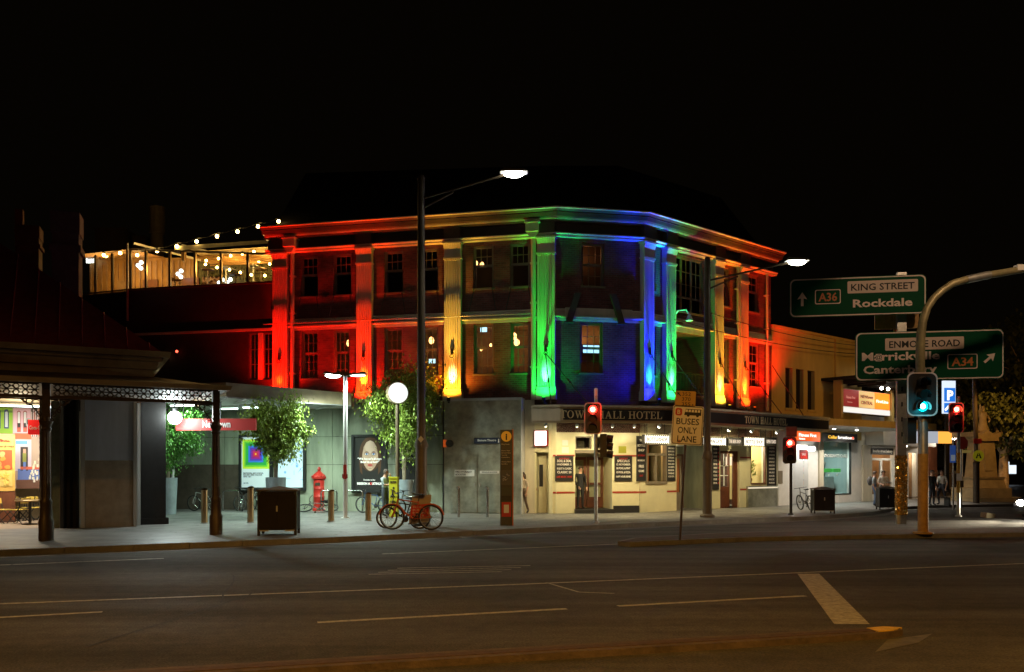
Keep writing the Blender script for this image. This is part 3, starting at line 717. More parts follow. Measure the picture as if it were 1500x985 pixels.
# side door at the left
o = (FL.U(785.5), FL.U(803), KERB, 2.6); recess(FL, o, .5)
d = HP('door', MB().box(o[0]+.02,o[1]-.16,.4,.46,KERB,2.5), K['creamtile'], FL); MB().box(o[0]+.06,o[1]-.28,.37,.395,1.2,2.1).build('notice', K['ink'], d)
HP('corner_pier', MB().box(FL.U(804.5),FL.U(810),-.06,-.001,KERB,GZ), K['creamtile'], FL)
HP('skirting', MB().box(door[1]+.05,CL-.02,-.02,-.001,KERB,.42), K['slate'], FC)
def menu_board(F, r, label, lines, cat='menu board', mb='black', ink='letter', v=0.0, th=.035, name='menu_board', group=None):
    a, b, c, e = F.rect(*r, v)
    t = thing(name, label, cat, F.w((a+b)/2, v, c), F.th, group); w_, h_ = b-a, e-c
    MB().box(-w_/2,w_/2,-th,-.004,0,h_).build('board', K[mb], t)
    MB().box(-w_/2,-w_/2+.03,-th-.012,-th,0,h_).box(w_/2-.03,w_/2,-th-.012,-th,0,h_).box(-w_/2+.03,w_/2-.03,-th-.012,-th,0,.03).box(-w_/2+.03,w_/2-.03,-th-.012,-th,h_-.03,h_).build('frame', K['blacksat'], t)
    for s, z, hh, kw in lines:
        text(s, hh*h_, kw.get('m') or K[ink], t, (kw.get('x',0)*w_, -th-.006, z*h_), width=kw.get('w',0)*w_ or None, bold=.02, maxw=w_*.9)
    return t
RED = K['red']
menu_board(FC, (813,839.5,668,705), 'black menu board on the cream wall left of the main hotel door', [('SATURDAY',.86,.06,{'m':RED}),('SOUL & DEAL',.75,.1,{'w':.78}),('14 NOVEMBER 12',.62,.08,{'w':.8}),('10 JUST A CLASSIC',.46,.08,{'w':.8}),('CLASSIC 20',.31,.09,{'w':.78}),('LIVE MUSIC HERE',.13,.08,{'w':.84,'m':RED})])
menu_board(FC, (900,925.5,668,705), 'black menu board between the main door and the tall poster', [('TUESDAY',.86,.06,{'m':RED}),('SPECIALS',.75,.1,{'w':.7}),('12 NOVEMBER',.62,.08,{'w':.8}),('10 POOL & PINT',.47,.08,{'w':.8}),('15 POOL & PIZZA',.31,.08,{'w':.8}),('HAPPY HOUR DRINKS',.14,.08,{'w':.84})])
K['olive'] = mat('olive_plaque', (.35,.36,.03), .5)
a,b,c,e = FC.rect(906,917,654,664); tag(MB().box(a,b,-.03,-.002,c,e).build('wall_plaque', K['olive'], None, (FC.ox,FC.oy,0), FC.th), 'small olive square plaque above the menu board right of the door', 'plaque')
for r, zz in ((( 823.5,832,645,653),0),((823,833,655,664),1)):
    a,b,c,e = FC.rect(*r); tag(MB().box(a,b,-.02,-.002,c,e).build('paper_notice', K['white'], None, (FC.ox,FC.oy,0), FC.th), ['upper white paper notice above the left menu board','lower white paper notice just above the left menu board'][zz], 'notice')
# lit white box sign over the side door
a,b,c,e = FL.rect(785,802,632,653)
t = thing('light_box', 'glowing blank white box sign above the narrow side door', 'sign', FL.w((a+b)/2,-.05,c), FL.th)
MB().box(-(b-a)/2-.03,(b-a)/2+.03,-.2,.045,-.03,e-c+.03).build('case', K['red'], t); MB().box(-(b-a)/2,(b-a)/2,-.215,-.202,0,e-c).build('lit_face', glow('lit_white',(1,.97,.9),2.2), t)
# right facade, ground floor
def gop(x0, x1, z0, z1): return (FR_.U(x0), FR_.U(x1), z0, z1)
gw = gop(947,975,1.35,3.0); gd = gop(991,1042,KERB,2.95); sd = gop(1055,1083,KERB,2.75); sw = gop(1099.5,1122,1.2,3.05)
HP('tiled_wall', MB().wall(.02, RU, KERB, GZ, [gw,gd,sd,sw]), K['creamtile'], FR_)
hbands(FR_, [(.03,gw[0]-.02),(FR_.U(977),gd[0]-.02),(FR_.U(1084),sw[0])])
a,b,c,e = gw
f = HP('window', MB().box(a-.06,a+.02,-.04,.15,c-.05,e).box(b-.02,b+.06,-.04,.15,c-.05,e).box(a+.02,b-.02,-.04,.15,e-.08,e).box(a+.02,b-.02,-.06,.15,c-.05,c+.05).box((a+b)/2-.06,(a+b)/2+.06,.0,.15,c+.05,2.48).box(a+.02,b-.02,0,.15,2.48,2.58), K['frame'], FR_)
for x0,x1,z0,z1 in ((a+.02,(a+b)/2-.06,c+.05,2.48),((a+b)/2+.06,b-.02,c+.05,2.48),(a+.02,b-.02,2.58,e-.08)): MB().quad((x0,.1,z0),(x1,.1,z0),(x1,.1,z1),(x0,.1,z1)).build('pane', K['glass_sh'], f)
HP('room_wall', MB().quad((a-.3,1.2,c-.3),(b+.3,1.2,c-.3),(b+.3,1.2,e+.2),(a-.3,1.2,e+.2)), mat('amber_wall',(.5,.2,.06),.8), FR_)
recess(FR_, gd, 1.6, 'render')
a,b,c,e = gd
d = HP('door', MB().box(a+.1,a+.2,.5,.58,KERB,2.5).box(a+.85,a+.95,.5,.58,KERB,2.5).box(a+.2,a+.85,.5,.58,KERB,.9).box(a+.2,a+.85,.5,.58,2.38,2.5), K['frame'], FR_)
MB().quad((a+.2,.54,.9),(a+.85,.54,.9),(a+.85,.54,2.38),(a+.2,.54,2.38)).build('pane', mat('amber_glass',(.3,.1,.03),.3), d)
for x in (.3,.62): HP('door_panel', MB().box(a+(b-a)*x+.4,a+(b-a)*x+.85,1.5,1.59,KERB,2.6), K['wood_door'] if x > .5 else K['slate'], FR_)
# bright bottle shop behind the timber glazed door
a,b,c,e = sd
shelfm = [K['pot'], K['leaf'], K['yellow_wall'], K['red'], K['white'], K['bronze']]
rm = HP('shop_room', MB().quad((a-.6,2.4,c),(b+1.2,2.4,c),(b+1.2,2.4,3.4),(a-.6,2.4,3.4)).quad((a-.6,.26,3.4),(b+1.2,.26,3.4),(b+1.2,2.4,3.4),(a-.6,2.4,3.4)).quad((a-.6,.26,c),(a-.6,2.4,c),(a-.6,2.4,3.4),(a-.6,.26,3.4)).quad((a-.6,.26,c),(b+1.2,.26,c),(b+1.2,2.4,c),(a-.6,2.4,c)), K['white'], FR_)
sh = tag(thing('bottle_shelf', 'lit shelves of bottles behind the glazed timber shop door', 'shelf', FR_.w((a+b)/2,2.0,KERB), FR_.th))
for k in range(6): MB().box(-1.1,1.0,-.2,.2,.3+.42*k,.33+.42*k).build('shelf', K['white'], sh)
for k in range(6):
    for q in range(13):
        if random.random() < .12: continue
        h = random.uniform(.2,.32); MB().lathe([(.05,0),(.05,h*.6),(.02,h*.8),(.02,h)],(-1.0+.155*q,-.05,.33+.42*k),8).build('bottle', random.choice(shelfm), sh)
d = HP('door', MB().box(a,a+.12,.1,.2,c,e).box(b-.12,b,.1,.2,c,e).box(a+.12,b-.12,.1,.2,e-.12,e).box(a+.26,a+.36,.3,.38,c,e-.12).box(b-.42,b-.32,.3,.38,c,e-.12).box(a+.36,b-.42,.3,.38,c,1.1).box(b-.32,b-.12,.12,.18,c,e-.12), K['wood_door'], FR_)
MB().box(a+.36,b-.42,.32,.36,1.6,1.64).box(a+.36,b-.42,.32,.36,2.05,2.09).box((a+b)/2-.0,(a+b)/2+.04,.32,.36,1.15,e-.12).build('glazing_bar', K['white'], d)
MB().quad((a+.12,.34,1.15),(b-.42,.34,1.1),(b-.42,.34,e-.12),(a+.12,.34,e-.12)).build('pane', K['glass_sh'], d)
a,b,c,e = sw
f = HP('window', MB().box(a,a+.06,.0,.12,c,e).box(b-.06,b,.0,.12,c,e).box(a+.06,b-.06,0,.12,e-.06,e).box(a+.06,b-.06,-.05,.12,c,c+.06), K['wood_door'], FR_)
MB().quad((a+.06,.06,c+.06),(b-.06,.06,c+.06),(b-.06,.06,e-.06),(a+.06,.06,e-.06)).build('pane', K['glass_sh'], f)
HP('shop_room', MB().quad((b+.3,.26,c-.8),(b+.3,2.4,c-.8),(b+.3,2.4,3.4),(b+.3,.26,3.4)), mat('warm_wall',(.6,.45,.2),.8), FR_)
tag(MB().box(-.35,.35,-.06,.0,0,.42).build('lit_menu', glow('lit_menu',(1,.75,.5),1.1), None, FR_.w((a+b)/2,1.6,2.1), FR_.th), 'lit white menu panel hung inside the shop window', 'menu panel')
pl = thing('window_plant', 'green leafy pot plant inside the shop window', 'plant', FR_.w((a+b)/2+.2,.6,1.28), FR_.th)
MB().lathe([(.09,0),(.12,.2)],n=10).build('pot', K['bronze'], pl)
mb = MB()
for _ in range(60):
    t = random.uniform(0,6.28); r = random.uniform(.05,.3); z = random.uniform(.25,.95); x,y = r*math.cos(t), r*.7*math.sin(t)
    mb.quad((x,y,z),(x+.09,y+.03,z+.04),(x+.13,y-.02,z+.14),(x+.02,y,z+.12))
mb.build('foliage', K['leaf'], pl)
# tiled stall riser with a lit rim under that window
u0, u1 = FR_.U(1093), FR_.U(1136)
HP('stall_riser', MB().box(u0,u1,-.1,-.002,KERB,1.12), K['clad'], FR_)
HP('lit_rim', MB().box(u0,u1,-.13,-.09,1.0,1.06), glow('rim_light',(1,.85,.6),.9), FR_)
# tall boards either side of the openings
menu_board(FR_, (932,945,639,705), 'tall black poster with red corner flashes at the hotel corner', [('THE',.88,.05,{}),('BOTTLE',.76,.06,{}),('SHOP',.66,.06,{}),('SATURDAY',.55,.04,{'m':RED}),('MONDAY',.44,.04,{}),('FREE',.3,.06,{}),('GAME',.2,.05,{}),('DAY',.1,.04,{'m':RED})], 'poster')
menu_board(FR_, (976,988.5,653,705), 'tall blue-black chalkboard right of the ground floor window', [(s,.9-.088*i,.045,{'w':.7}) for i,s in enumerate(['SPECIALS','BURGERS','SCHNITZEL','STEAK','PASTA','SALAD','CHIPS','BEER','WINE','CIDER'])], 'chalkboard')
menu_board(FR_, (1043,1052.5,653,718), 'tall dark chalkboard with red figures beside the glazed timber door', [(s,.9-.085*i,.045,{'w':.55,'x':-.1}) for i,s in enumerate(['PALE ALE','LAGER','STOUT','CIDER','BITTER','WHEAT','PILS','PORTER','SOUR','IPA'])]+[('8',.9-.085*i,.05,{'x':.36,'m':RED}) for i in range(10)], 'chalkboard')
menu_board(FR_, (1123,1136,653,713), 'tall blue chalkboard list right of the shop window', [(s,.92-.085*i,.04,{'w':.6}) for i,s in enumerate(['COCKTAILS','MOJITO','NEGRONI','MARGARITA','SPRITZ','MARTINI','DAIQUIRI','MULE','SOUR','FIZZ','PUNCH'])], 'chalkboard')
a,b,c,e = FR_.rect(1137,1153,640,750)
HP('end_pier', MB().box(a,b,-.12,-.002,KERB,GZ-.03), K['white'], FR_)
a,b,c,e = FR_.rect(1140,1146,690,708,-.13); HP('plaque', MB().box(a,b,-.15,-.122,c,e), K['frame'], FR_)
# illuminated signs hung below the awning
lit = glow('lit_sign',(1,.96,.86),1.5); litw = glow('lit_warm',(1,.8,.6),.8)
for (x0,x1,y0,y1,label,s,warm) in ((942,979,637.5,650.5,'long lit white sign with bulbs hung over the ground floor window','BOTTLESHOP',0),(1028,1062,641,653,'lit white sign hung left of the timber shop door','OPEN LATE',0),(1064,1085,641,653,'black sign with glowing pale lettering over the timber shop door','THE BEER SHOP',1),(1088,1118,641,654,'lit white sign hung over the shop window','BOTTLE SHOP',0),(1119,1136,641,653.5,'lit pale sign with orange lettering above the tall blue chalkboard','OPEN 7 DAYS',1)):
    v = -1.0; a,b,c,e = FR_.rect(x0,x1,y0,y1,v); w_, h_ = b-a, e-c
    t = thing('hanging_sign', label, 'sign', FR_.w((a+b)/2,v,c), FR_.th)
    MB().box(-w_/2,w_/2,-.06,.06,0,h_).build('case', K['blacksat'], t)
    MB().box(-w_/2+.04,w_/2-.04,-.072,-.061,.05,h_-.05).build('lit_face', K['ink'] if warm else lit, t)
    text(s, h_*.42, litw if warm else K['frame'], t, (0,-.078,h_*.3), maxw=w_*.8, bold=.02)
    MB().tube([(-w_*.35,0,h_),(-w_*.35,0,3.74-c)],.012,5).tube([(w_*.35,0,h_),(w_*.35,0,3.74-c)],.012,5).build('hanger', K['black'], t)
    if not warm:
        mb = MB()
        for i in range(12):
            for z in (.03,h_-.03): mb.ball((-w_/2+w_*(i+.5)/12,-.075,z),.018,6,4)
        tag(mb.build('bulbs', glow('bulbs',(1,.9,.6),3), t), kind='stuff')
# spot lamps fixed under the awning, and the light they give
LN = {0:'first under-awning spot lamp from the left, above the blank white box sign',1:'under-awning spot lamp above the left menu board',2:'under-awning spot lamp right of the red traffic signal',3:'under-awning spot lamp at the chamfered corner',4:'under-awning spot lamp above the lit white window sign',5:'under-awning spot lamp just left of the tall lamp pole',6:'under-awning spot lamp above the timber shop door',7:'under-awning spot lamp above the shop window',8:'under-awning spot lamp at the right end of the name board'}
spots = [FC.w(FC.U(800,-2),-2,3.70), FC.w(FC.U(846,-2),-2,3.70), FC.w(FC.U(898,-2),-2,3.70), FC.w(FC.U(930,-2),-2,3.70)]+[FR_.w(FR_.U(px,-1.9),-1.9,3.70) for px in (968,1010,1070,1103,1140)]
lampg = glow('spot_glow',(1,.95,.8),14)
for i, p in enumerate(spots):
    t = thing('spot_lamp', LN[i], 'spot lamp', p, FC.th if i < 4 else FR_.th, 'spot lamps under the hotel awning')
    MB().tube([(0,0,.04),(0,0,-.06)],.02,6).tube([(0,-.05,-.06),(0,.07,-.14)],[.045,.075],10).build('housing', K['steel'], t)
    MB().ball((0,.075,-.142),.06,8,6).build('bulb', lampg, t)
    F = FC if i < 4 else FR_
    spot('spot_lamp', (p[0],p[1],p[2]-.2), (p[0]-F.s*1.2,p[1]+F.c*1.2,1.2), 200 if i < 5 else 170, (1,.80,.42), 150, .7, .08)
point('shop_light', FR_.w(FR_.U(1068),1.2,3.1), 330, (.95,1,.75), .2)
point('shop_light', FR_.w(FR_.U(1110),1.0,3.1), 150, (1,.85,.5), .2)
point('bar_light', FR_.w(FR_.U(961),.7,2.9), 25, (1,.6,.25), .15)
point('bar_light', FR_.w(FR_.U(1015),1.0,2.7), 8, (1,.8,.5), .15)
# lamps seen inside the upper rooms
pg = glow('pendant_glow',(1,.5,.16),5); bl = glow('screen_glow',(.35,.7,1),2.2)
def pend(F, px, py, v, lab, r=.09):
    u, z = F.hit(px, py, v); t = thing('pendant_lamp', lab, 'lamp', F.w(u,v,z), F.th, 'lamps inside the hotel rooms')
    MB().ball((0,0,0),r,10,8,(1,1,1.3)).build('shade', pg, t); MB().tube([(0,0,r),(0,0,min(7.95-z,1.2) if z < 8 else 11.3-z)],.008,4).build('flex', K['black'], t)
for px, py, lab in ((511.5,503,'warm pendant at the right edge of the second lower left window'),(632,499,'warm pendant beside the tall pole in the lower window'),(753,493,'warm pendant in the lower window next to the green pipe'),(757,502,'second warm pendant in the lower window next to the green pipe'),(719,506,'warm pendant right of the yellow pilaster, higher of two'),(705,512,'warm pendant right of the yellow pilaster, lower of two')): pend(FL, px, py, 1.2, lab, .06 if 700<px<720 else .12)
for px, py, lab in ((697,386,'left warm lamp glow in the upper window right of the yellow pilaster'),(706,388,'right warm lamp glow in the upper window right of the yellow pilaster')): pend(FL, px, py, 1.5, lab, .09)
pend(FC, 881, 490, 1.0, 'warm lamp in the lower corner window', .09)
u, z = FC.hit(868, 513, 1.2); t = thing('television', 'blue lit television screen inside the lower corner window', 'television', FC.w(u,1.2,z), FC.th)
MB().box(-.45,.45,-.03,.03,-.16,.22).build('case', K['black'], t); MB().box(-.42,.42,-.036,-.031,-.13,.19).build('screen', bl, t)
for px, py, lab in ((708.5,483,'white lit exit sign in the lower window right of the yellow pilaster'),(633,529,'white glow low in the window beside the tall pole')):
    u, z = FL.hit(px, py, 1.3); tag(MB().box(-.14,.14,-.02,.02,-.1,.1).build('exit_sign' if py < 500 else 'till_light', glow('exit_glow',(.5,.85,1),2), None, FL.w(u,1.3,z), FL.th), lab, 'sign' if py < 500 else 'light')
for px in (640,708,760): point('room_light', FL.w(FL.U(px),1.4,7.2), 9, (1,.5,.2), .15)
point('room_light', FC.w(FC.U(868),.9,7.4), 10, (1,.5,.2), .15); point('room_light', FC.w(FC.U(868),.9,10.8), 14, (1,.33,.1), .15)
point('room_light', FL.w(FL.U(706),1.4,10.4), 6, (1,.45,.15), .15); point('room_light', FR_.w(FR_.U(1004),1.0,6.6), 5, (1,.45,.2), .15)

# ------------------------------------------------------------------ low wing on the left with the roof terrace
WU = FL.U(186)
wing = thing('hotel_wing', 'two storey dark rendered wing left of the hotel below the glazed roof terrace', 'building', FL.w(LU,0,0), FL.th)
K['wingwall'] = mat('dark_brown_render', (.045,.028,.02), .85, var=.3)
wl = WU-LU
lw = (FL.U(364)-LU, FL.U(398)-LU, LZ[0], LZ[1])
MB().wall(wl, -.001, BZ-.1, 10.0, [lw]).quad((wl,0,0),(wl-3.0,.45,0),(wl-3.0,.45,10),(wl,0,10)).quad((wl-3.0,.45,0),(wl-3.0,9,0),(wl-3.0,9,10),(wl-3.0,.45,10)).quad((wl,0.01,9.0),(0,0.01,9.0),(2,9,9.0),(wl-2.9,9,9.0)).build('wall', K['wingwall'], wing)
MB().box(wl,-.005,-.06,.3,10.0,10.09).add([(wl-3,.4,10.001),(wl,-.05,10.001),(wl,.2,10.001),(wl-3,.7,10.001),(wl-3,.4,10.09),(wl,-.05,10.085),(wl,.2,10.085),(wl-3,.7,10.09)],[(4,5,6,7),(0,1,5,4)]).build('parapet_coping', K['timber_d'], wing)
mm = (lw[0]+lw[1])/2
for a, b in ((lw[0],mm-.1),(mm+.1,lw[1])):
    f = MB().box(a,a+.05,.1,.2,lw[2],lw[3]).box(b-.05,b,.1,.2,lw[2],lw[3]).box(a+.05,b-.05,.1,.2,lw[3]-.05,lw[3]).box(a+.05,b-.05,.1,.2,lw[2],lw[2]+.05).box((a+b)/2-.015,(a+b)/2+.015,.12,.18,lw[2]+.05,lw[3]-.05).box(a+.05,b-.05,.12,.18,6.5,6.53).box(a+.05,b-.05,.12,.18,7.15,7.18).build('window', K['frame'], wing)
    MB().quad((a+.05,.15,lw[2]),(b-.05,.15,lw[2]),(b-.05,.15,lw[3]),(a+.05,.15,lw[3])).build('pane', K['glass'], f)
MB().box(mm-.1,mm+.1,0.0,.2,lw[2],lw[3]).build('mullion', K['cream'], wing)
MB().sweep([(wl,0),(-.002,0)],[(0,7.95),(.1,7.95),(.1,8.05),(0,8.05)]).build('string_course', K['cream'], wing)
# terrace: frameless glass screen on posts, folding roof, back walls
FT = Fr(*FL.w(WU,.25,0)[:2], -10.5)
tz0, tz1 = 9.3, 11.95
ter = thing('roof_terrace', 'glowing glazed roof terrace bar above the dark wing', 'terrace', (FT.ox,FT.oy,0), FT.th)
TU = FT.U(401)
postu = [0]+[FT.U(px) for px in (214,249,286,324,363)]+[TU]
K['amberpaint'] = mat('terrace_paint', (.36,.20,.065), .7, var=.2)
K['glass_t'] = glass('terrace_glass', (.95,.9,.8), .05)
def tz(u): return tz1 - .55*(u/TU)
for i, u in enumerate(postu): MB().box(u-.05,u+.05,-.05,.05,tz0,tz(u)).build('post', K['bronze'] if 0 < i < 6 else K['timber_d'], ter)
for a, b in zip(postu, postu[1:]): MB().quad((a+.06,0,tz0+.1),(b-.06,0,tz0+.1),(b-.06,0,tz(b)-.12),(a+.06,0,tz(a)-.12)).build('glass_panel', K['glass_t'], ter)
MB().tube([(0,0,tz(0)),(TU,0,tz(TU))],.05,6).build('top_rail', K['timber_d'], ter)
MB().quad((-3,.5,9.35),(TU,0.1,9.35),(TU+.5,2.8,9.35),(-4,2.8,9.35)).build('deck', K['amberpaint'], ter)
MB().quad((-4.2,2.7,9.35),(TU*.24,2.7,9.35),(TU*.24,2.7,12.2),(-4.2,2.7,12.35)).build('back_wall', K['amberpaint'], ter)
MB().quad((TU*.24,2.75,9.35),(TU+.5,2.75,9.35),(TU+.5,2.75,12.0),(TU*.24,2.75,12.2)).build('green_wall', mat('planted_wall',(.09,.085,.035),.8,var=.7,vscale=4), ter)
for u, w_ in ((-2.6,.7),(-1.2,.8),(.9,.9),(2.0,.9)): MB().box(u,u+w_,2.6,2.68,9.36,11.2).build('door', K['wood_door'] if u > -1.5 else K['interior'], ter)
MB().quad((-4.2,2.7,12.35),(-3,.5,12.0),(0,.1,12.0),(0,2.7,12.25)).build('ceiling', K['amberpaint'], ter)
for u,h_ in ((1.2,1.5),(2.9,1.9),(4.3,1.6),(5.6,1.8)): MB().tube([(u,1.6,9.36),(u,1.6,9.36+h_)],.03,6).lathe([(.3,h_),(.3,h_+.04)],(u,1.6,9.36),12).build('high_table', K['timber_d'], ter)
for u in (3.6,5.0): MB().tube([(u,2.0,9.36),(u,2.0,11.4)],.04,6).lathe([(.35,11.4),(.05,11.55)],(u,2.0,0),12).build('patio_heater', K['steel'], ter)
btm = None
for k in range(19):
    o = MB().box(-.03,.03,2.64,2.69,9.36,12.1).build('batten', K['interior'], ter) if btm is None else link('batten', btm, ter)
    btm = o.data; o.location = (-4.1+.3*k,0,0)
hg_ = MB(); r3 = random.Random(9)
for k in range(700):
    u = r3.uniform(TU*.26,TU-.1); z = r3.uniform(9.5,11.9); q = r3.uniform(.05,.12); hg_.add([(u,2.6+r3.uniform(0,.1),z),(u+q,2.55,z+q*.5),(u+q*.4,2.5,z-q)],[(0,1,2)])
hg_.build('hanging_leaves', K['leaf_d'], ter, norm=False)['kind'] = 'stuff'
# side screen running back
for k in range(3):
    x0, x1 = -.06-k*.98, -.06-(k+1)*.98; y0, y1 = -x0*.15, -x1*.15
    MB().quad((x0-.04,y0,tz0+.1),(x1+.05,y1,tz0+.1),(x1+.05,y1,11.72),(x0-.04,y0,11.8)).build('glass_panel', K['glass_t'], ter)
    MB().box(x1-.05,x1+.05,y1-.05,y1+.05,tz0,11.85).build('post', K['timber_d'], ter)
# white folding roof blades
def blade(a, b, h=.16): MB().tube([FTl(a),FTl(b)], h, 4).build('roof_blade', K['white'], ter)
def FTl(p): return p
MB().add([(.1,.1,12.3),(2.7,2.6,11.85),(2.7,3.0,11.9),(.1,1.4,12.35),(.1,.1,12.2),(2.7,2.6,11.75)], [(0,1,2,3),(4,5,1,0)]).build('roof_blade', K['cream'], ter)
u0 = FT.U(252); u1 = FT.U(402)
MB().add([(u0,.2,12.05),(u1,.2,12.1),(u1,.9,12.2),(u0,.9,12.15),(u0,.2,11.85),(u1,.2,11.95)], [(0,1,2,3),(4,5,1,0)]).build('roof_blade', K['cream'], ter)
MB().add([(u0+.1,.6,12.25),(u0+2.2,2.4,11.9),(u0+2.4,2.2,11.7),(u0+.3,.4,12.0)], [(0,1,2,3)]).build('roof_blade', K['cream'], ter)
for px in (262,395): u = FT.U(px); MB().box(u-.08,u+.08,.3,.46,11.4,11.9).build('bracket', K['amberpaint'], ter)
MB().quad((TU*.35,1.0,12.0),(TU,.9,12.0),(TU,2.7,11.9),(TU*.35,2.7,11.9)).build('ceiling', mat('terrace_ceiling',(.30,.22,.1),.7,var=.3), ter)
for q in range(4): MB().box(TU*.36,TU,1.2+q*.4,1.26+q*.4,11.72-q*.02,11.84-q*.02).build('rafter', K['amberpaint'], ter)
# festoon bulbs on their wire
fg = glow('festoon_glow',(1,.62,.16),38); wire = []
def bulb(px, py, v, lab, r=.075, grp='festoon bulbs over the roof terrace'):
    u, z = FT.hit(px, py, v); p = FT.w(u,v,z); t = thing('festoon_bulb', lab, 'light bulb', p, 0, grp)
    MB().ball((0,0,0),r,8,6).build('bulb', fg, t); MB().tube([(0,0,r*.8),(0,0,r*1.9)],r*.5,6).build('holder', K['black'], t)
    return Vector(p)+Vector((0,0,r*1.9))
ordn = ['lowest left','second lowest','third','fourth','fifth','sixth','seventh','eighth','ninth','topmost right']
for i,(px,py) in enumerate(((152,374),(176,371),(201,374),(230,368),(259,361),(288,354),(318,346.5),(348,339.5),(378,332),(408,324.5))):
    wire.append(bulb(px,py,.15,'warm festoon bulb on the rising outer wire, %s of ten along it'%ordn[i]))
mb = MB()
for a, b in zip(wire, wire[1:]): mb.tube([a, (a+b)/2-Vector((0,0,.07)), b], .012, 4)
tag(mb.build('festoon_wire', K['black']), 'thin black wire that carries the outer festoon bulbs over the terrace', 'wire')
inner = [[(302,382),(320,379),(338,375),(355,372),(372,369)],[(301,387.5),(318,392),(336,395.5),(352,399.5),(368,403),(388,404)],[(369,380.5),(379,383),(395,387)]]
rows = ['back row under the terrace roof','middle row under the terrace roof','short row at the right end of the terrace']
for j, rw in enumerate(inner):
    wr = [bulb(px,py,1.0+.6*j,'%s: warm festoon bulb %s from the left'%(rows[j],['one','two','three','four','five','six'][i]), .06) for i,(px,py) in enumerate(rw)]
    mb = MB()
    for a, b in zip(wr, wr[1:]): mb.tube([a, (a+b)/2-Vector((0,0,.04)), b], .01, 4)
    tag(mb.build('festoon_wire', K['black']), 'thin wire of the festoon bulbs, '+rows[j], 'wire')
cg = glow('cluster_glow',(.8,.95,1),4)
for (cx, cy, lab) in ((205,389,'cluster of three white globe lamps left on the terrace'),(263.5,401.5,'cluster of three white globe lamps in the middle of the terrace'),(324,414.5,'low cluster of white globe lamps right on the terrace'),(335.5,414,'smaller white globe pair next to the low cluster on the terrace')):
    u, z = FT.hit(cx, cy, 2.2); t = thing('globe_cluster', lab, 'lamp', FT.w(u,2.2,z), FT.th)
    for dx, dz in ((-.1,.0),(.07,.14),(.05,-.14)): MB().ball((dx,0,dz),.1,8,6).build('globe', cg, t)
    MB().tube([(0,0,.1),(0,0,max(.3,11.5-z))],.01,4).build('stem', K['black'], t)
u, z = FT.hit(134, 382, 2.4); tag(MB().box(-.28,.28,-.03,.03,-.12,.12).build('exit_sign', cg, None, FT.w(u,2.4,z), FT.th), 'pale lit exit sign at the left end of the terrace', 'sign')
for (px, v, pw) in ((150,1.5,95),(205,1.5,68),(270,1.5,60),(340,1.4,85),(388,1.3,70)):
    point('terrace_light', FT.w(FT.U(px,v),v,11.35), pw, (1,.62,.18), .12)
point('terrace_light', FT.w(FT.U(300),.5,12.9), 40, (1,.62,.2), .12); point('terrace_light', FT.w(FT.U(205),-.1,12.7), 30, (1,.62,.2), .12)
# flue and plant boxes on the wing roof
def roofbox(name, x0, x1, y0, y1, Y, m, lab, cat, round_=False):
    a = P(x0,y1,Y); b = P(x1,y0,Y); t = thing(name, lab, cat, ((a[0]+b[0])/2, Y, a[2])); w_ = (b[0]-a[0])/2; h_ = b[2]-a[2]
    if round_: MB().lathe([(w_*.8,-1.5),(w_*.8,h_*.3),(w_,h_*.32),(w_,h_)],n=14).build('pipe', K[m], t)
    else: MB().box(-w_,w_,-w_,w_,-1.6,h_).build('case', K[m], t); MB().box(-w_*1.06,w_*1.06,-w_*1.06,w_*1.06,h_,h_+.08).build('cap', K[m], t)
roofbox('flue', 219,241,304,360,47.5,'station_trim','thick round metal flue behind the roof terrace','flue',True)
roofbox('plant_box', 150,192,342,362,48,'timber_d','dark box of roof plant behind the terrace, left of the round flue','roof plant')
roofbox('plant_box', 198,217,350,362,47.8,'timber_d','low dark roof plant box just left of the round flue','roof plant')
tag(MB().tube([P(186.5,470,37.1),P(186.5,357,37.1)],.06,8).build('corner_post', K['steel']), 'thin grey pole at the left corner of the terrace', 'pole')
# ------------------------------------------------------------------ plaza wall, left of the hotel corner
pz = thing('plaza_wall', 'long pale grey-green rendered wall behind the plaza, with posters on it', 'wall', FL.w(FL.U(430),0,0), FL.th)
pu = FL.U(430); q0 = FL.U(225)-pu; q1 = FL.U(649)-pu
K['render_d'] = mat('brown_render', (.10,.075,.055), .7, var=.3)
joints = sorted([q0, FL.U(330)-pu, FL.U(372)-pu, FL.U(488)-pu, FL.U(512)-pu, FL.U(556)-pu, q1])
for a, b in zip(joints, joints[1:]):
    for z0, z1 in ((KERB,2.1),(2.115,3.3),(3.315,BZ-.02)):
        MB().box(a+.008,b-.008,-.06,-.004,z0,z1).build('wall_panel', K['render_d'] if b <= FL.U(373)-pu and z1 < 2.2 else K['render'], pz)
MB().box(q0,q1,-.003,.05,KERB,BZ-.05).build('backing', K['dark'], pz)
MB().box(q0,q1,-.1,.05,BZ-.02,BZ+.05).build('coping', K['clad'], pz)
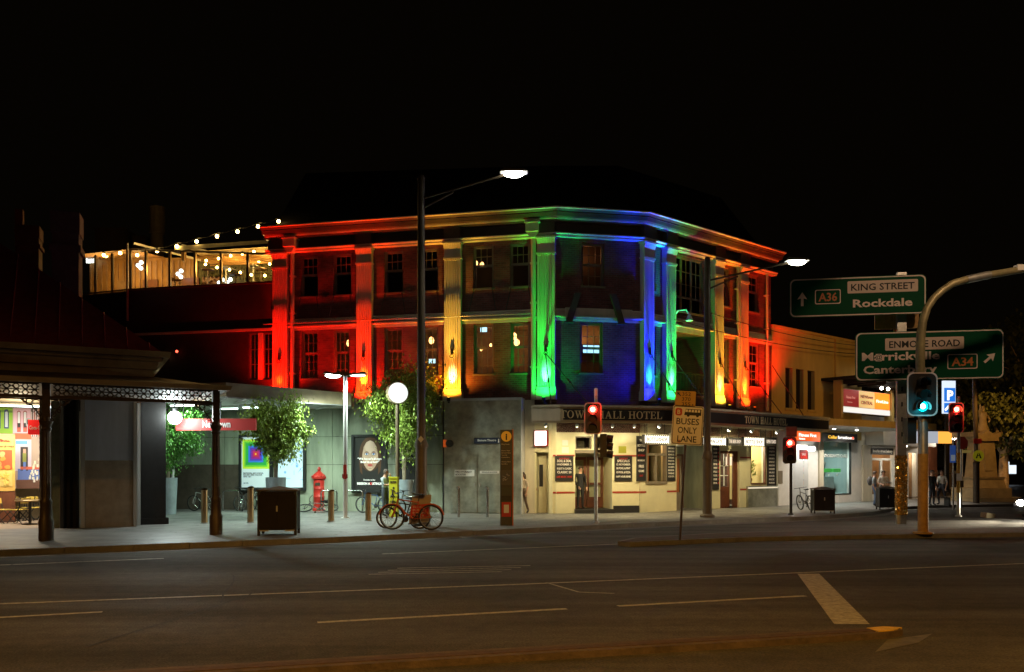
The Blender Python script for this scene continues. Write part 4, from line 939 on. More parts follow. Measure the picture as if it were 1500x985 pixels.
# grey metal cabinet wall right of it (hydrant booster)
bx = thing('booster_enclosure', 'tall smooth grey metal clad box with double cabinet doors left of the hotel corner', 'enclosure', FL.w(FL.U(710,-.7),-.7,0), FL.th)
c0 = FL.U(710,-.7); a, b = FL.U(650,-.7)-c0, FL.U(763,-.7)-c0
MB().box(a,b,0,.69,KERB,BZ+.02).build('cladding', K['clad'], bx)
MB().box(b+.002,b+.03,-.02,.69,KERB,BZ+.05).box(a,b,-.02,.0-.002,BZ-.05,BZ+.05).build('corner_trim', K['whitegrey'], bx)
MB().box(a-.03,a+.02,-.012,-.002,KERB,BZ-.06).build('seam', K['black'], bx)
for px0, px1 in ((661,699),(700,741)):
    u0, u1 = FL.U(px0,-.7)-c0, FL.U(px1,-.7)-c0
    d = MB().box(u0+.005,u1-.005,-.03,-.003,KERB+.05,FL.hit(700,668,-.7)[1]).build('cabinet_door', K['clad'], bx)
    MB().box(u1-.12 if px0<690 else u0+.06,u1-.08 if px0<690 else u0+.1,-.06,-.031,1.2,1.35).build('handle', K['steel'], d)
def plate(F, r, v, name, lab, cat, m, lines, th=.012, ink='ink'):
    a, b, c, e = F.rect(*r, v); t = thing(name, lab, cat, F.w((a+b)/2,v,c), F.th); w_, h_ = b-a, e-c
    MB().box(-w_/2,w_/2,-th,-.002,0,h_).build('plate', m if not isinstance(m,str) else K[m], t)
    for s, z, hh, al, x in lines: text(s, hh*h_, K[ink], t, (x*w_,-th-.005,z*h_), align=al, bold=.02, maxw=w_*.92)
    return t
plate(FL,(666,695,688.5,698),-.735,'hydrant_sign','pale plate with dark lettering, left one on the grey cabinet doors','sign','white',[('FIRE HYDRANT',.55,.28,'L',-.45),('BOOSTER',.14,.28,'L',-.45)])
plate(FL,(703,731.5,690,694),-.735,'cabinet_sign','thin pale plate on the right cabinet door beside the information totem','sign','white',[('SPRINKLER BOOSTER',.3,.45,'C',0)])
K['navy'] = mat('navy_sign', (.012,.02,.05), .5)
t = plate(FL,(694.5,734,641.5,650),-.75,'street_name_sign','small navy sign with white lettering on the grey cladding above the cabinet doors','sign','navy',[('Enmore Theatre',.4,.36,'C',-.02)],.02,'letter')
MB().ball((.46,-.03,.16),.025,6,5).prism([(.43,.03),(.49,.03),(.475,.13),(.445,.13)],-.035,-.022).build('pictogram', K['letter'], t)
a_ = FL.w(FL.U(655,-.75),-.75,FL.hit(655,650,-.75)[1])
t = thing('alarm_bell', 'round dark fire alarm with an orange side on the seam of the grey cladding', 'alarm', a_, FL.th)
MB().disc(.12,.0,.15,-.12,0,14).build('gong', K['black'], t); MB().box(-.14,-.03,-.1,0,-.15,.15).build('strobe', mat('orange_plastic',(.7,.12,.02),.4,emit=(1,.15,.02),es=.25), t)
# ------------------------------------------------------------------ flat station canopy
cl = thing('station_canopy', 'flat buff edged canopy that projects over the plaza in front of the grey wall', 'canopy', (0,0,0))
ca = P(331,570,28.3); cb = P(512,583,32.2)
cz0, cz1 = 4.42, 4.9
d_ = Vector((cb[0]-ca[0],cb[1]-ca[1],0)).normalized()
poly = [(ca[0],ca[1]),(cb[0],cb[1]),FL.w(FL.U(520),-.4,0)[:2],FL.w(FL.U(225),-.4,0)[:2],(ca[0]-3.0,ca[1]+.8)]
K['buff'] = mat('buff_fascia', (.30,.24,.14), .6, var=.2)
MB().slab(poly, cz0+.06, cz1-.05).build('roof_slab', K['white'], cl)
MB().sweep([(ca[0]-3.2,ca[1]+.85),(ca[0],ca[1]),(cb[0],cb[1]),FL.w(FL.U(522),-.4,0)[:2]],[(0.002,cz0),(.06,cz0),(.06,cz1),(.002,cz1)]).build('fascia', K['buff'], cl)
MB().sweep([(ca[0],ca[1]),(cb[0],cb[1])],[(.0,cz0-.05),(.1,cz0-.05),(.1,cz0-.004),(.0,cz0-.004)]).build('gutter', K['steel'], cl)
for q in range(7):
    p = Vector((*poly[0],0)).lerp(Vector((*poly[1],0)),(q+.5)/7); MB().cbox((p.x-.9,p.y+1.3,cz0+.02),(2.6,.1,.06),(0,0,R(120))).build('rib', K['white'], cl)
tubeg = glow('fluorescent', (.75,1,.92), 9)
for i,(px,py,Y,ln,pw,lab) in enumerate(((267,600,31.5,1.1,60,'fluorescent tube under the canopy behind the round globe lamp'),(374,592,32.5,1.2,75,'fluorescent fitting under the canopy above the poster tree, left of two'),(427,592,32.5,1.2,75,'fluorescent fitting under the canopy above the poster tree, right of two'),(330,596,33.2,1.2,55,'fluorescent fitting under the canopy behind the iron bracket of the right column'))):
    p = P(px,0,Y); t = thing('fluorescent_fitting', lab, 'light fitting', (p[0],Y,cz0+.05), FL.th, 'fluorescent fittings under the station canopy')
    MB().box(-ln/2,ln/2,-.08,.08,-.09,0).build('case', K['white'], t); MB().tube([(-ln/2+.05,0,-.11),(ln/2-.05,0,-.11)],.03,8).build('tube', tubeg, t)
    area('canopy_light', (p[0],Y,cz0-.12), (p[0],Y+.5,0), pw, (.70,1,.82), 1.1, .2, 170)
def camera_dome(): pass
p = P(445,588,32); tag(MB().tube([(0,0,0),(0,0,-.12)],.05,8).cbox((0,-.08,-.2),(.14,.34,.14),(R(12),0,0)).build('security_camera', K['white'], None, (p[0],p[1],cz0+.05), R(20)), 'white security camera under the flat canopy right of the poster tree', 'camera')
p = P(430,592.5,31.6); tag(MB().disc(0,0,.16,-.02,.02,16).build('ceiling_speaker', K['black'], None, (p[0],p[1],cz0+.02)), 'dark round speaker under the canopy edge', 'speaker')
# ------------------------------------------------------------------ posters on the plaza wall
def framed(F, r, lab, name='poster_case', cat='poster'):
    a, b, c, e = F.rect(*r, -.06); t = thing(name, lab, cat, F.w((a+b)/2,-.065,c), F.th); w_, h_ = b-a, e-c
    k = .1; MB().box(-w_/2,-w_/2+k,-.14,0,0,h_).box(w_/2-k,w_/2,-.14,0,0,h_).box(-w_/2+k,w_/2-k,-.14,0,0,k*1.4).box(-w_/2+k,w_/2-k,-.14,0,h_-k,h_).build('frame', K['black'], t)
    MB().box(-w_/2+k,w_/2-k,-.05,-.01,k*1.4,h_-k).build('backing', K['black'], t)
    return t, w_-2*k, h_-2.4*k, k*1.4
def flat(t, poly, y, m, name, emit=0): return MB().poly([(x,y,z) for x,z in poly]).build(name, m, t, norm=False)
def lp(name, col, es=.5): return mat(name, col, .4, emit=col, es=es)
fr_b, w_, h_, z0 = framed(FL, (352,400,637,719), 'framed poster of nested rainbow squares over white, left of the pair behind the tree')
flat(fr_b, [(-w_/2,z0),(w_/2,z0),(w_/2,z0+h_),(-w_/2,z0+h_)], -.054, lp('poster_white',(.75,.85,.9),.22), 'sheet')
cx, cz, sq = 0, z0+h_*.66, w_*.47
for i,(k,c) in enumerate(((1,(.62,.85,.05)),(.86,(.15,.6,.05)),(.74,(.03,.4,.08)),(.56,(.05,.2,.75)),(.44,(.10,.05,.5)),(.33,(.35,.02,.3)),(.22,(.5,.03,.12)),(.12,(.75,.05,.05)),(.05,(1,.6,.1)))):
    s = sq*k; flat(fr_b, [(cx-s,cz-s),(cx+s,cz-s),(cx+s,cz+s),(cx-s,cz+s)], -.056-.0015*i, lp('square_ink',c,.22), 'colour_square')
for s, z, hh in (('NATIONAL ART SCHOOL',.27,.028),('SQUARE AND COLOUR',.235,.028),('UNTIL 7 MAY',.2,.022),('open daily',.08,.02)): text(s, hh*h_, K['ink'], fr_b, (-w_*.44,-.06,z0+z*h_), align='L', maxw=w_*.85, bold=.02)
fr_m, w_, h_, z0 = framed(FL, (404,449,637,719), 'framed pale blue transport map, right of the pair behind the tree')
flat(fr_m, [(-w_/2,z0),(w_/2,z0),(w_/2,z0+h_),(-w_/2,z0+h_)], -.054, lp('map_white',(.72,.86,.95),.22), 'sheet')
mb = MB(); rr = random.Random(3)
for i in range(26):
    x, z = rr.uniform(-.4,.4)*w_, z0+rr.uniform(.12,.9)*h_; a = rr.choice((0,R(45),R(90),R(135))); l = rr.uniform(.05,.2); dx, dz = math.cos(a)*l, math.sin(a)*l; n = (-math.sin(a)*.006, math.cos(a)*.006)
    mb.quad((x-n[0],-.057,z-n[1]),(x+dx-n[0],-.057,z+dz-n[1]),(x+dx+n[0],-.057,z+dz+n[1]),(x+n[0],-.057,z+n[1]))
tag(mb.build('map_line', lp('map_ink',(.1,.3,.7),.3), fr_m, norm=False), kind='stuff')
for x, z in ((.1,.55),(.25,.42),(-.2,.3),(.38,.7)): flat(fr_m, [(x*w_+.06*math.cos(t*.7),z0+z*h_+.06*math.sin(t*.7)) for t in range(9)], -.0575, lp('map_zone',(.25,.5,.85),.3), 'zone_mark')
# portrait poster
fr_p, w_, h_, z0 = framed(FL, (516.5,568,637,722), 'dark framed portrait poster of a pale young face with a white slogan')
def zz(y): return z0+h_*(1-y)
def sh(pts, k, col, nm, es=.28): return flat(fr_p, [(x*w_, zz(y)) for x,y in pts], -.054-.0012*k, lp('print_ink',col,es), nm)
sh([(-.5,0),(.5,0),(.5,1),(-.5,1)][::-1], 0, (.022,.022,.02), 'sheet', .3)
def ov(cx,cy,rx,ry,n=28,a0=0,a1=360): return [(cx+rx*math.cos(R(a0+(a1-a0)*i/n)), cy-ry*math.sin(R(a0+(a1-a0)*i/n))) for i in range(n)]
sh(ov(0.02,.33,.36,.33), 1, (.07,.035,.02), 'hair')
face = []
for i in range(36):
    t = 2*math.pi*i/36; x, y = math.cos(t), math.sin(t)
    rx = .27+.02*min(0,y) if y > -.1 else .27-.06*((-y-.1)/.9)**2
    face.append((.02+rx*x, .33-.315*y))
sh(face, 2, (.50,.36,.25), 'face')
sh(ov(.02,.19,.17,.12), 3, (.58,.44,.33), 'forehead')
for s in (-1,1): sh([(.02+s*x,y) for x,y in ((0,.0),(.14,.02),(.26,.10),(.34,.25),(.36,.45),(.33,.66),(.25,.72),(.27,.5),(.255,.33),(.21,.19),(.12,.10),(0,.065))], 3, (.085,.042,.022), 'hair')
sh([(-.16,.44),(-.02,.52),(-.06,.62),(-.17,.54)], 3, (.44,.29,.2), 'cheek'); sh([(.2,.44),(.06,.52),(.10,.62),(.21,.54)], 3, (.40,.26,.18), 'cheek')
for s in (-1,1):
    ex = .02+s*.115
    sh(ov(ex,.318,.085,.036), 4, (.30,.19,.14), 'eye_shadow'); sh(ov(ex,.325,.06,.019), 5, (.72,.68,.64), 'eye_white')
    sh(ov(ex,.325,.026,.0185), 6, (.12,.25,.55), 'iris'); sh(ov(ex,.325,.011,.009), 7, (.01,.01,.01), 'pupil')
    sh([(ex-.075,.322),(ex,.302),(ex+.075,.322),(ex,.309)], 6, (.05,.02,.015), 'eyelid')
    sh([(ex-.08,.282+.008*s),(ex,.268),(ex+.085,.282-.008*s),(ex,.278)], 6, (.2,.11,.07), 'eyebrow')
sh([(.02,.34),(.055,.45),(.02,.462),(-.015,.45)], 4, (.56,.41,.30), 'nose'); sh(ov(.02,.456,.04,.011), 5, (.32,.19,.14), 'nostril_shadow')
sh(ov(.02,.538,.082,.028), 5, (.45,.10,.08), 'lips'); sh([(-.06,.537),(.02,.533),(.10,.537),(.02,.543)], 6, (.15,.03,.02), 'mouth_line')
sh(ov(.02,.60,.06,.014), 4, (.36,.24,.17), 'chin_shadow')
pw = lp('print_white',(.85,.85,.8),.45)
text("\u201cWe haven't always", .042*h_, pw, fr_p, (0,-.066,zz(.435)), bold=.04, width=w_*.78)
text("lived in a tent\u201d", .042*h_, pw, fr_p, (0.02,-.066,zz(.495)), bold=.04, width=w_*.6)
text('Donate today', .028*h_, pw, fr_p, (0,-.066,zz(.83)), bold=.02, width=w_*.38)
sh([(-.42,.855),(.42,.855),(.42,.925),(-.42,.925)][::-1], 5, (.015,.015,.015), 'name_strip')
text('MISSION A', .045*h_, pw, fr_p, (-.40*w_,-.066,zz(.91)), align='L', bold=.05, width=w_*.42); text('USTRALIA', .045*h_, pw, fr_p, (.40*w_,-.066,zz(.91)), align='R', bold=.05, width=w_*.32)
text('U', .045*h_, lp('print_red',(.7,.02,.02),.5), fr_p, (.05*w_,-.067,zz(.91)), bold=.06)
# second, darker poster behind the pot
fr_q, w_, h_, z0 = framed(FL, (582,613,650,721), 'dark advertising panel half hidden behind the thick lamp pole')
for s, z in (('NOW PLAYING',.8),('EVERY NIGHT',.68),('AT THE T',.15)): text(s, .06*h_, K['letter'], fr_q, (0,-.06,z0+z*h_), maxw=w_*.9)
# ------------------------------------------------------------------ heritage station building with iron lace verandah
FS = Fr(-11.6, 20.4, 28.0)
st = thing('station_building', 'old station building with dark red hipped iron roof and iron lace verandah at the left', 'building', (-11.6,20.4,0), FS.th)
def SP(name, mb, m, par=None, **k): return mb.build(name, m, par or st, **k)
ER = FS.U(240, 4.2); EZ = 5.52
SP('roof', MB().quad((-22,4.2,EZ),(ER,4.2,EZ),(ER-5.3,9.4,EZ+4.5),(-22,9.4,EZ+4.5)).poly([(ER,4.2,EZ),(ER+0,14.6,EZ),(ER-5.3,9.4,EZ+4.5)]).quad((-22,14.6,EZ),(-22,9.4,EZ+4.5),(ER-5.3,9.4,EZ+4.5),(ER,14.6,EZ)), K['roof_r'])
mb = MB()
for i in range(30):
    x = ER-.4-i*.62; k = min(1,max(0,(ER-x)/5.3)); mb.tube([(x,4.2,EZ+.02),(x,4.2+5.2*k,EZ+4.5*k+.02)],.025,4)
SP('roof_seam', mb, K['roof_r'])['kind'] = 'stuff'
SP('gutter', MB().sweep([(-22,4.2),(ER,4.2),(ER,10)],[(0,EZ-.14),(.16,EZ-.14),(.2,EZ+.03),(0,EZ+.03)]), K['station_trim'])
SP('cornice', MB().sweep([(-22,4.45),(ER-.25,4.45),(ER-.25,10)],[(0,EZ-.5),(.06,EZ-.5),(.1,EZ-.28),(.2,EZ-.24),(.2,EZ-.142),(0,EZ-.142)]).sweep([(-22,4.6),(ER-.4,4.6),(ER-.4,10)],[(0,EZ-.75),(.12,EZ-.75),(.12,EZ-.505),(0,EZ-.505)]), K['station_trim'])
SP('wall', MB().quad((-22,5.0,KERB),(FS.U(-40,5),5.0,KERB),(FS.U(-40,5),5,EZ-.5),(-22,5,EZ-.5)).quad((FS.U(-40,5),5.0,4.0),(ER-.6,5.0,4.0),(ER-.6,5,EZ-.5),(FS.U(-40,5),5,EZ-.5)).quad((ER-.6,5,4.0),(ER-.6,14,4.0),(ER-.6,14,EZ-.5),(ER-.6,5,EZ-.5)), K['brick_d'])
# verandah roof: bullnosed sheet falling to the street, hipped at its right end
VE = FS.U(333,-.35)
vz0, vz1 = 4.13, 4.85
SP('verandah_roof', MB().quad((-22,-.35,vz0),(VE,-.35,vz0),(ER-.3,4.9,vz1),(-22,4.9,vz1)).quad((VE,-.35,vz0),(VE,6.5,vz0),(ER-.3,6.5,vz1),(ER-.3,4.9,vz1)), K['timber_d'])
SP('verandah_gutter', MB().sweep([(-22,-.35),(VE,-.35),(VE,6.4)],[(0,vz0-.1),(.07,vz0-.1),(.12,vz0+.02),(0,vz0+.02)]), K['station_trim'])
SP('ceiling', MB().quad((-22,0,4.11),(VE-.35,0,4.11),(VE-.35,5,4.11),(-22,5,4.11)), K['timber_d'])
c2u = FS.U(316.5); cols = [0.0, c2u, -4.3]
SP('beam', MB().box(-12,c2u+.05,-.06,.06,4.03,4.12).box(-12,c2u+.05,-.05,.05,3.67,3.73), K['iron'])
# lace frieze: rings and bars between the beam and the lower rail
def lace(u0, u1):
    mb = MB(); n = int((u1-u0)/.19)
    for i in range(n):
        x = u0+(u1-u0)*(i+.5)/n
        for z in (3.805,3.955): mb.ring(x,z,.05,.075,-.012,.012,7)
        for a in (45,135): 
            d = (math.cos(R(a))*.13, math.sin(R(a))*.13); mb.tube([(x-d[0],0,3.88-d[1]),(x+d[0],0,3.88+d[1])],.016,3,False)
    for z in (3.74,3.88,4.02): mb.box(u0,u1,-.014,.014,z-.012,z+.012)
    o = SP('iron_lace', mb, K['iron'], norm=False); o['kind'] = 'stuff'
lace(-4.1,-.15); lace(.15,c2u-.12)
def column(u):
    s = MB().lathe([(.17,KERB),(.17,KERB+.5),(.14,KERB+.56),(.13,1.05),(.14,1.1),(.105,1.16),(.09,2.85),(.1,2.85),(.12,2.9),(.1,2.95),(.15,3.06),(.16,3.10),(.1,3.11),(.1,3.2)],(u,0,0),14)
    for k in range(10):
        t = R(36*k); s.tube([(u+.1*math.cos(t),.1*math.sin(t),1.2),(u+.088*math.cos(t),.088*math.sin(t),2.83)],.012,4,False)
    o = SP('column', s, K['iron'], smooth=True)
    MB().box(u-.09,u+.09,-.09,.09,3.2,4.03).build('column_head', K['iron'], o)
    for sg in (-1,1):
        if u > 1 and sg > 0: continue
        b = MB()
        for r0,(cx,cz) in ((.12,(.22,3.52)),(.09,(.36,3.57)),(.07,(.16,3.28)),(.05,(.28,3.36)),(.05,(.46,3.6)),(.04,(.13,3.14))): b.ring(u+sg*cx,cz,r0-.02,r0,-.012,.012,10)
        b.tube([(u+sg*.09,0,3.04),(u+sg*.14,0,3.25),(u+sg*.3,0,3.48),(u+sg*.55,0,3.64)],.016,4); b.tube([(u+sg*.09,0,3.65),(u+sg*.55,0,3.65)],.018,4)
        b.build('lace_bracket', K['iron'], o, norm=False)
for u in cols: column(u)
# things along the station front
v0 = 5.0
a, b = FS.U(118,v0-.5), FS.U(200,v0-.5)
kz = FS.hit(159,675,v0-.5)[1]
ko = thing('kiosk', 'large blank two panel grey kiosk box under the verandah', 'kiosk', FS.w((a+b)/2,v0-.5,0), FS.th)
w_ = b-a
K['panel_hi'] = mat('bluish_lit_panel', (.48,.54,.66), .45, var=.15, streak=True); K['panel_lo'] = mat('brown_grey_panel', (.34,.29,.23), .5, var=.25)  # upper panel made paler and bluer to carry the bluish light on it
MB().box(-w_/2+.12,w_/2-.1,0,.5,kz+.01,4.05).build('upper_panel', K['panel_hi'], ko); MB().box(-w_/2+.12,w_/2-.1,-.01,.5,KERB,kz).build('lower_panel', K['panel_lo'], ko)
MB().box(-w_/2-.0,-w_/2+.11,-.05,.5,KERB,4.07).box(w_/2-.09,w_/2,-.05,.5,KERB,4.07).build('frame', K['whitegrey'], ko)
a, b = FS.U(88,v0-.45), FS.U(116,v0-.45)
sc = thing('folding_shutter', 'stack of dark folded shutter leaves between the shop glass and the grey kiosk', 'shutter', FS.w(a,v0-.45,0), FS.th)
n = 6
for i in range(n):
    x0, x1 = (b-a)*i/n, (b-a)*(i+1)/n; MB().add([(x0,0 if i%2 else .12,KERB),(x1,.12 if i%2 else 0,KERB),(x1,.12 if i%2 else 0,4.05),(x0,0 if i%2 else .12,4.05)],[(0,1,2,3)]).build('leaf', K['slate'], sc)
a, b = FS.U(207,v0+.3), FS.U(243,v0+.3)
ep = thing('end_pier', 'wide near-black pier at the right end of the station building', 'pier', FS.w((a+b)/2,v0+.3,0), FS.th)
w_ = b-a; MB().box(-w_/2,w_/2,0,.5,KERB+.2,4.1).build('shaft', K['slate'], ep); MB().box(-w_/2-.08,w_/2+.08,-.06,.55,KERB,KERB+.2).build('plinth', K['slate'], ep)
a, b = FS.U(201,v0), FS.U(206,v0)
tag(MB().box(0,b-a,0,.2,KERB,4.08).build('door_post', K['whitegrey'], None, FS.w(a,v0,0), FS.th), 'narrow pale post in the gap between the kiosk and the dark pier', 'post')
# open food shop at the left edge
sv = v0+4.8
shp = thing('food_shop', 'brightly lit open fronted food shop with painted terrace mural at the left edge', 'shop', FS.w(FS.U(30,v0),v0,0), FS.th)
def S2(u, v, z): return (u-FS.U(30,v0), v-v0, z)
L_, R_ = FS.U(-90,v0), FS.U(90,v0)
MB().quad(S2(L_-2,sv+1,KERB),S2(R_+3,sv+1,KERB),S2(R_+3,sv+1,4.05),S2(L_-2,sv+1,4.05)).quad(S2(R_-.05,v0+.2,KERB),S2(R_+.0,sv+1,KERB),S2(R_+.0,sv+1,4.05),S2(R_-.05,v0+.2,4.05)).quad(S2(L_-2,v0,4.06),S2(R_,v0,4.05),S2(R_,sv+1,4.05),S2(L_-2,sv+1,4.05)).build('wall', mat('shop_wall',(.35,.3,.22),.7,var=.2), shp)
MB().quad(S2(L_-2,v0,KERB+.004),S2(R_,v0,KERB+.004),S2(R_,sv+1,KERB+.004),S2(L_-2,sv+1,KERB+.004)).build('floor', mat('shop_floor',(.3,.22,.15),.5,var=.2), shp)
# mural of terrace houses, built in relief on a board
mu = FS.rect(-45,74,583,716,sv)
ml = thing('mural', 'mural of green and pink terrace houses on the back wall of the food shop', 'mural', FS.w((mu[0]+mu[1])/2,sv,mu[2]), FS.th)
def mpx(px, py): u, z = FS.hit(px,py,sv); return u-(mu[0]+mu[1])/2, z-mu[2]
def mrect(x0,x1,y0,y1,k,col,nm='patch'):
    a = mpx(x0,y1); b = mpx(x1,y0); z0_, z1_ = mpx((x0+x1)/2,y1)[1], mpx((x0+x1)/2,y0)[1]
    return MB().box(a[0],b[0],-.006*k-.008,-.006*k,z0_,z1_).build(nm, mat('mural_paint',col,.6), ml)
def march(x0,x1,y0,y1,k,col,nm='arch'):
    a = mpx(x0,y1); b = mpx(x1,y0); r = (b[0]-a[0])/2; c = (a[0]+b[0])/2
    pts = [(a[0],a[1]),(b[0],a[1])]+[(c+r*math.cos(R(t)), b[1]-r+r*math.sin(R(t))) for t in range(0,181,30)]
    return MB().prism(pts,-.006*k-.008,-.006*k).build(nm, mat('mural_paint',col,.6), ml)
mrect(-45,74,583,716,0,(.45,.33,.25),'board')
mrect(-45,18.5,584,635,1,(.24,.45,.02),'house_front'); mrect(-45,20,582,587,2,(.05,.12,.03),'cornice'); mrect(-45,18.5,601,604,2,(.12,.25,.02),'string_line')
for x0 in (-20,-6,6): march(x0,x0+7,600,628,2,(.03,.05,.12)); march(x0+1.5,x0+5.5,603,626,3,(.5,.55,.6),'blind')
mrect(19.5,45,582,635,1,(.72,.45,.52),'house_front'); mrect(19,46,582,586,2,(.55,.3,.38),'cornice'); mrect(20,45,592,594,2,(.5,.25,.3),'string_line'); mrect(31,35,584,588,3,(.4,.2,.2),'badge')
for x0 in (25,34): march(x0,x0+5.5,602,633,2,(.35,.05,.05)); march(x0+.8,x0+4.7,603.5,620,3,(.7,.7,.68),'blind'); mrect(x0+.8,x0+4.7,620,626,3,(.02,.02,.02),'pane'); mrect(x0+.5,x0+5,628,632,3,(.6,.12,.05),'sill')
mrect(38,43.5,613,624,4,(.4,.42,.42),'cooling_unit'); mrect(39.5,42.5,615,622,5,(.05,.05,.05),'fan')
mrect(22,46,635,643.5,1,(.65,.15,.06),'band'); mrect(22,46,644,690,1,(.62,.52,.6),'house_front'); mrect(23,40,646,651,2,(.15,.4,.7),'lettering_band')
mrect(30,41,655,690,2,(.03,.02,.02),'doorway'); mrect(34,38,658,664,3,(.55,.3,.2),'painted_head'); mrect(33.3,38.5,664,677,3,(.25,.28,.05),'painted_coat'); mrect(34,38,677,690,3,(.1,.2,.55),'painted_legs')
mrect(26,58,687,703,2,(.10,.16,.42),'ground_patch'); mrect(30,60,684,688,3,(.6,.12,.06),'kerb_patch')
mrect(46,62,584,640,1,(.60,.52,.55),'sky_patch')
for x0, c in ((47,(.1,.05,.03)),(50,(.4,.1,.05)),(53,(.08,.05,.04)),(56,(.5,.2,.1))): mrect(x0,x0+1.6,588,640,2,c,'pole_line')
rr = random.Random(5)
for i in range(30):
    x, y = rr.uniform(42,60), rr.uniform(655,703); y = max(y, 700-(x-42)*3); mrect(x,x+rr.uniform(2,3),y,y+rr.uniform(3,5),4+i%3,rr.choice(((.8,.75,.55),(.75,.7,.6),(.8,.6,.4))),'paper_tile')
mrect(24,58,703,716,2,(.12,.05,.03),'skirting')
# red drink sign
t = thing('drink_sign', 'red square soft drink sign with white script, beside the left verandah column', 'sign', FS.w(FS.U(53,v0+1.2),v0+1.2,FS.hit(53,637,v0+1.2)[1]), FS.th)
MB().box(-.22,.27,-.06,.06,0,.46).build('case', mat('drink_red',(.7,.02,.02),.4,emit=(1,.02,.02),es=.35), t); text('Coca-Cola', .12, K['letter'], t, (.02,-.066,.16), width=.42, bold=.03)
# food boards
fb = thing('food_board', 'tall yellow menu board with fried chicken and chips pictures at the left edge', 'menu board', FS.w(FS.U(4,v0+3.7),v0+3.7,KERB), FS.th)
bt = FS.hit(10,637,v0+3.7)[1]-KERB; rw = FS.U(22,v0+3.7)-FS.U(4,v0+3.7)
MB().box(-1.2,rw,0,.08,1.05,bt).build('board', mat('board_yellow',(.62,.36,.08),.5,var=.2), fb); MB().box(-1.2,rw,.02,.5,0,1.04).build('counter', K['wood_door'], fb)
def picture(z0, z1, cols, seed):
    MB().box(-1.0,rw-.08,-.012,-.002,z0,z1).build('picture', mat('picture_base',cols[0],.5), fb)
    r2 = random.Random(seed); mb = [MB(),MB()]
    for i in range(50):
        x = r2.uniform(-.9,rw-.16); z = r2.uniform(z0+.06,z1-.06); k = i % 2
        if seed == 1: mb[k].disc(x,z,r2.uniform(.04,.09),-.02-.0003*i,-.013,8)
        else:
            a = r2.uniform(0,3.14); dx, dz = .1*math.cos(a), .1*math.sin(a); n = (-math.sin(a)*.018, math.cos(a)*.018); x = min(max(x,-.85),rw-.25); z = min(max(z,z0+.12),z1-.12)
            mb[k].prism([(x-dx-n[0],z-dz-n[1]),(x+dx-n[0],z+dz-n[1]),(x+dx+n[0],z+dz+n[1]),(x-dx+n[0],z-dz+n[1])],-.02-.0003*i,-.013)
    for k in (0,1): mb[k].build('food_print', mat('food_ink',cols[1+k],.5), fb)['kind'] = 'stuff'
picture(1.2,1.72,((.6,.42,.12),(.8,.55,.12),(.65,.38,.06)),2); picture(1.78,2.42,((.4,.07,.02),(.65,.2,.03),(.5,.28,.1)),1)
text('ORDER', .1, K['ink'], fb, (-.2,-.01,bt-.25), bold=.03); text('Home', .1, K['red'], fb, (rw-.3,-.01,bt-.25), bold=.03, maxw=.3); text('Burger King size', .07, K['ink'], fb, (rw*.4,-.01,bt-.42), maxw=.5) if False else text('fish & chips', .07, K['ink'], fb, (rw*.3,-.01,bt-.42), maxw=.5)
tag(MB().box(-.04,.04,-.04,.04,0,4.0).build('door_frame', K['steel'], None, FS.w(FS.U(60,v0),v0,KERB), FS.th), 'slim metal door frame just left of the fluted verandah column', 'frame')
gl = thing('shop_glass', 'tall glass side panel with pale green prints right of the left verandah column', 'glass panel', FS.w(FS.U(76,v0),v0,KERB), FS.th)
w_ = FS.U(87,v0)-FS.U(76,v0)
MB().box(0,w_,.02,.03,0,3.85).build('pane', mat('frosted_glass',(.30,.36,.26),.3,var=.4,vscale=2.5), gl); MB().box(-.03,0,0,.05,0,3.85).box(w_,w_+.03,0,.05,0,3.85).build('frame', K['steel'], gl)
area('shop_light', FS.w(FS.U(20,v0+2.4),v0+2.4,3.9), FS.w(FS.U(20,v0+2.6),v0+3.1,0), 260, (1,.95,.82), 2.4, .3, 170)
tt = thing('shop_tube', 'white ceiling tube light inside the food shop', 'light fitting', FS.w(FS.U(20,v0+2.4),v0+2.4,3.97), FS.th)
MB().box(-1.2,1.2,-.06,.06,0,.06).build('case', K['white'], tt); MB().tube([(-1.1,0,-.02),(1.1,0,-.02)],.025,8).build('tube', tubeg, tt)
point('shop_light', FS.w(FS.U(30,v0+1.2),v0+1.2,3.5), 90, (1,.82,.5), .2)
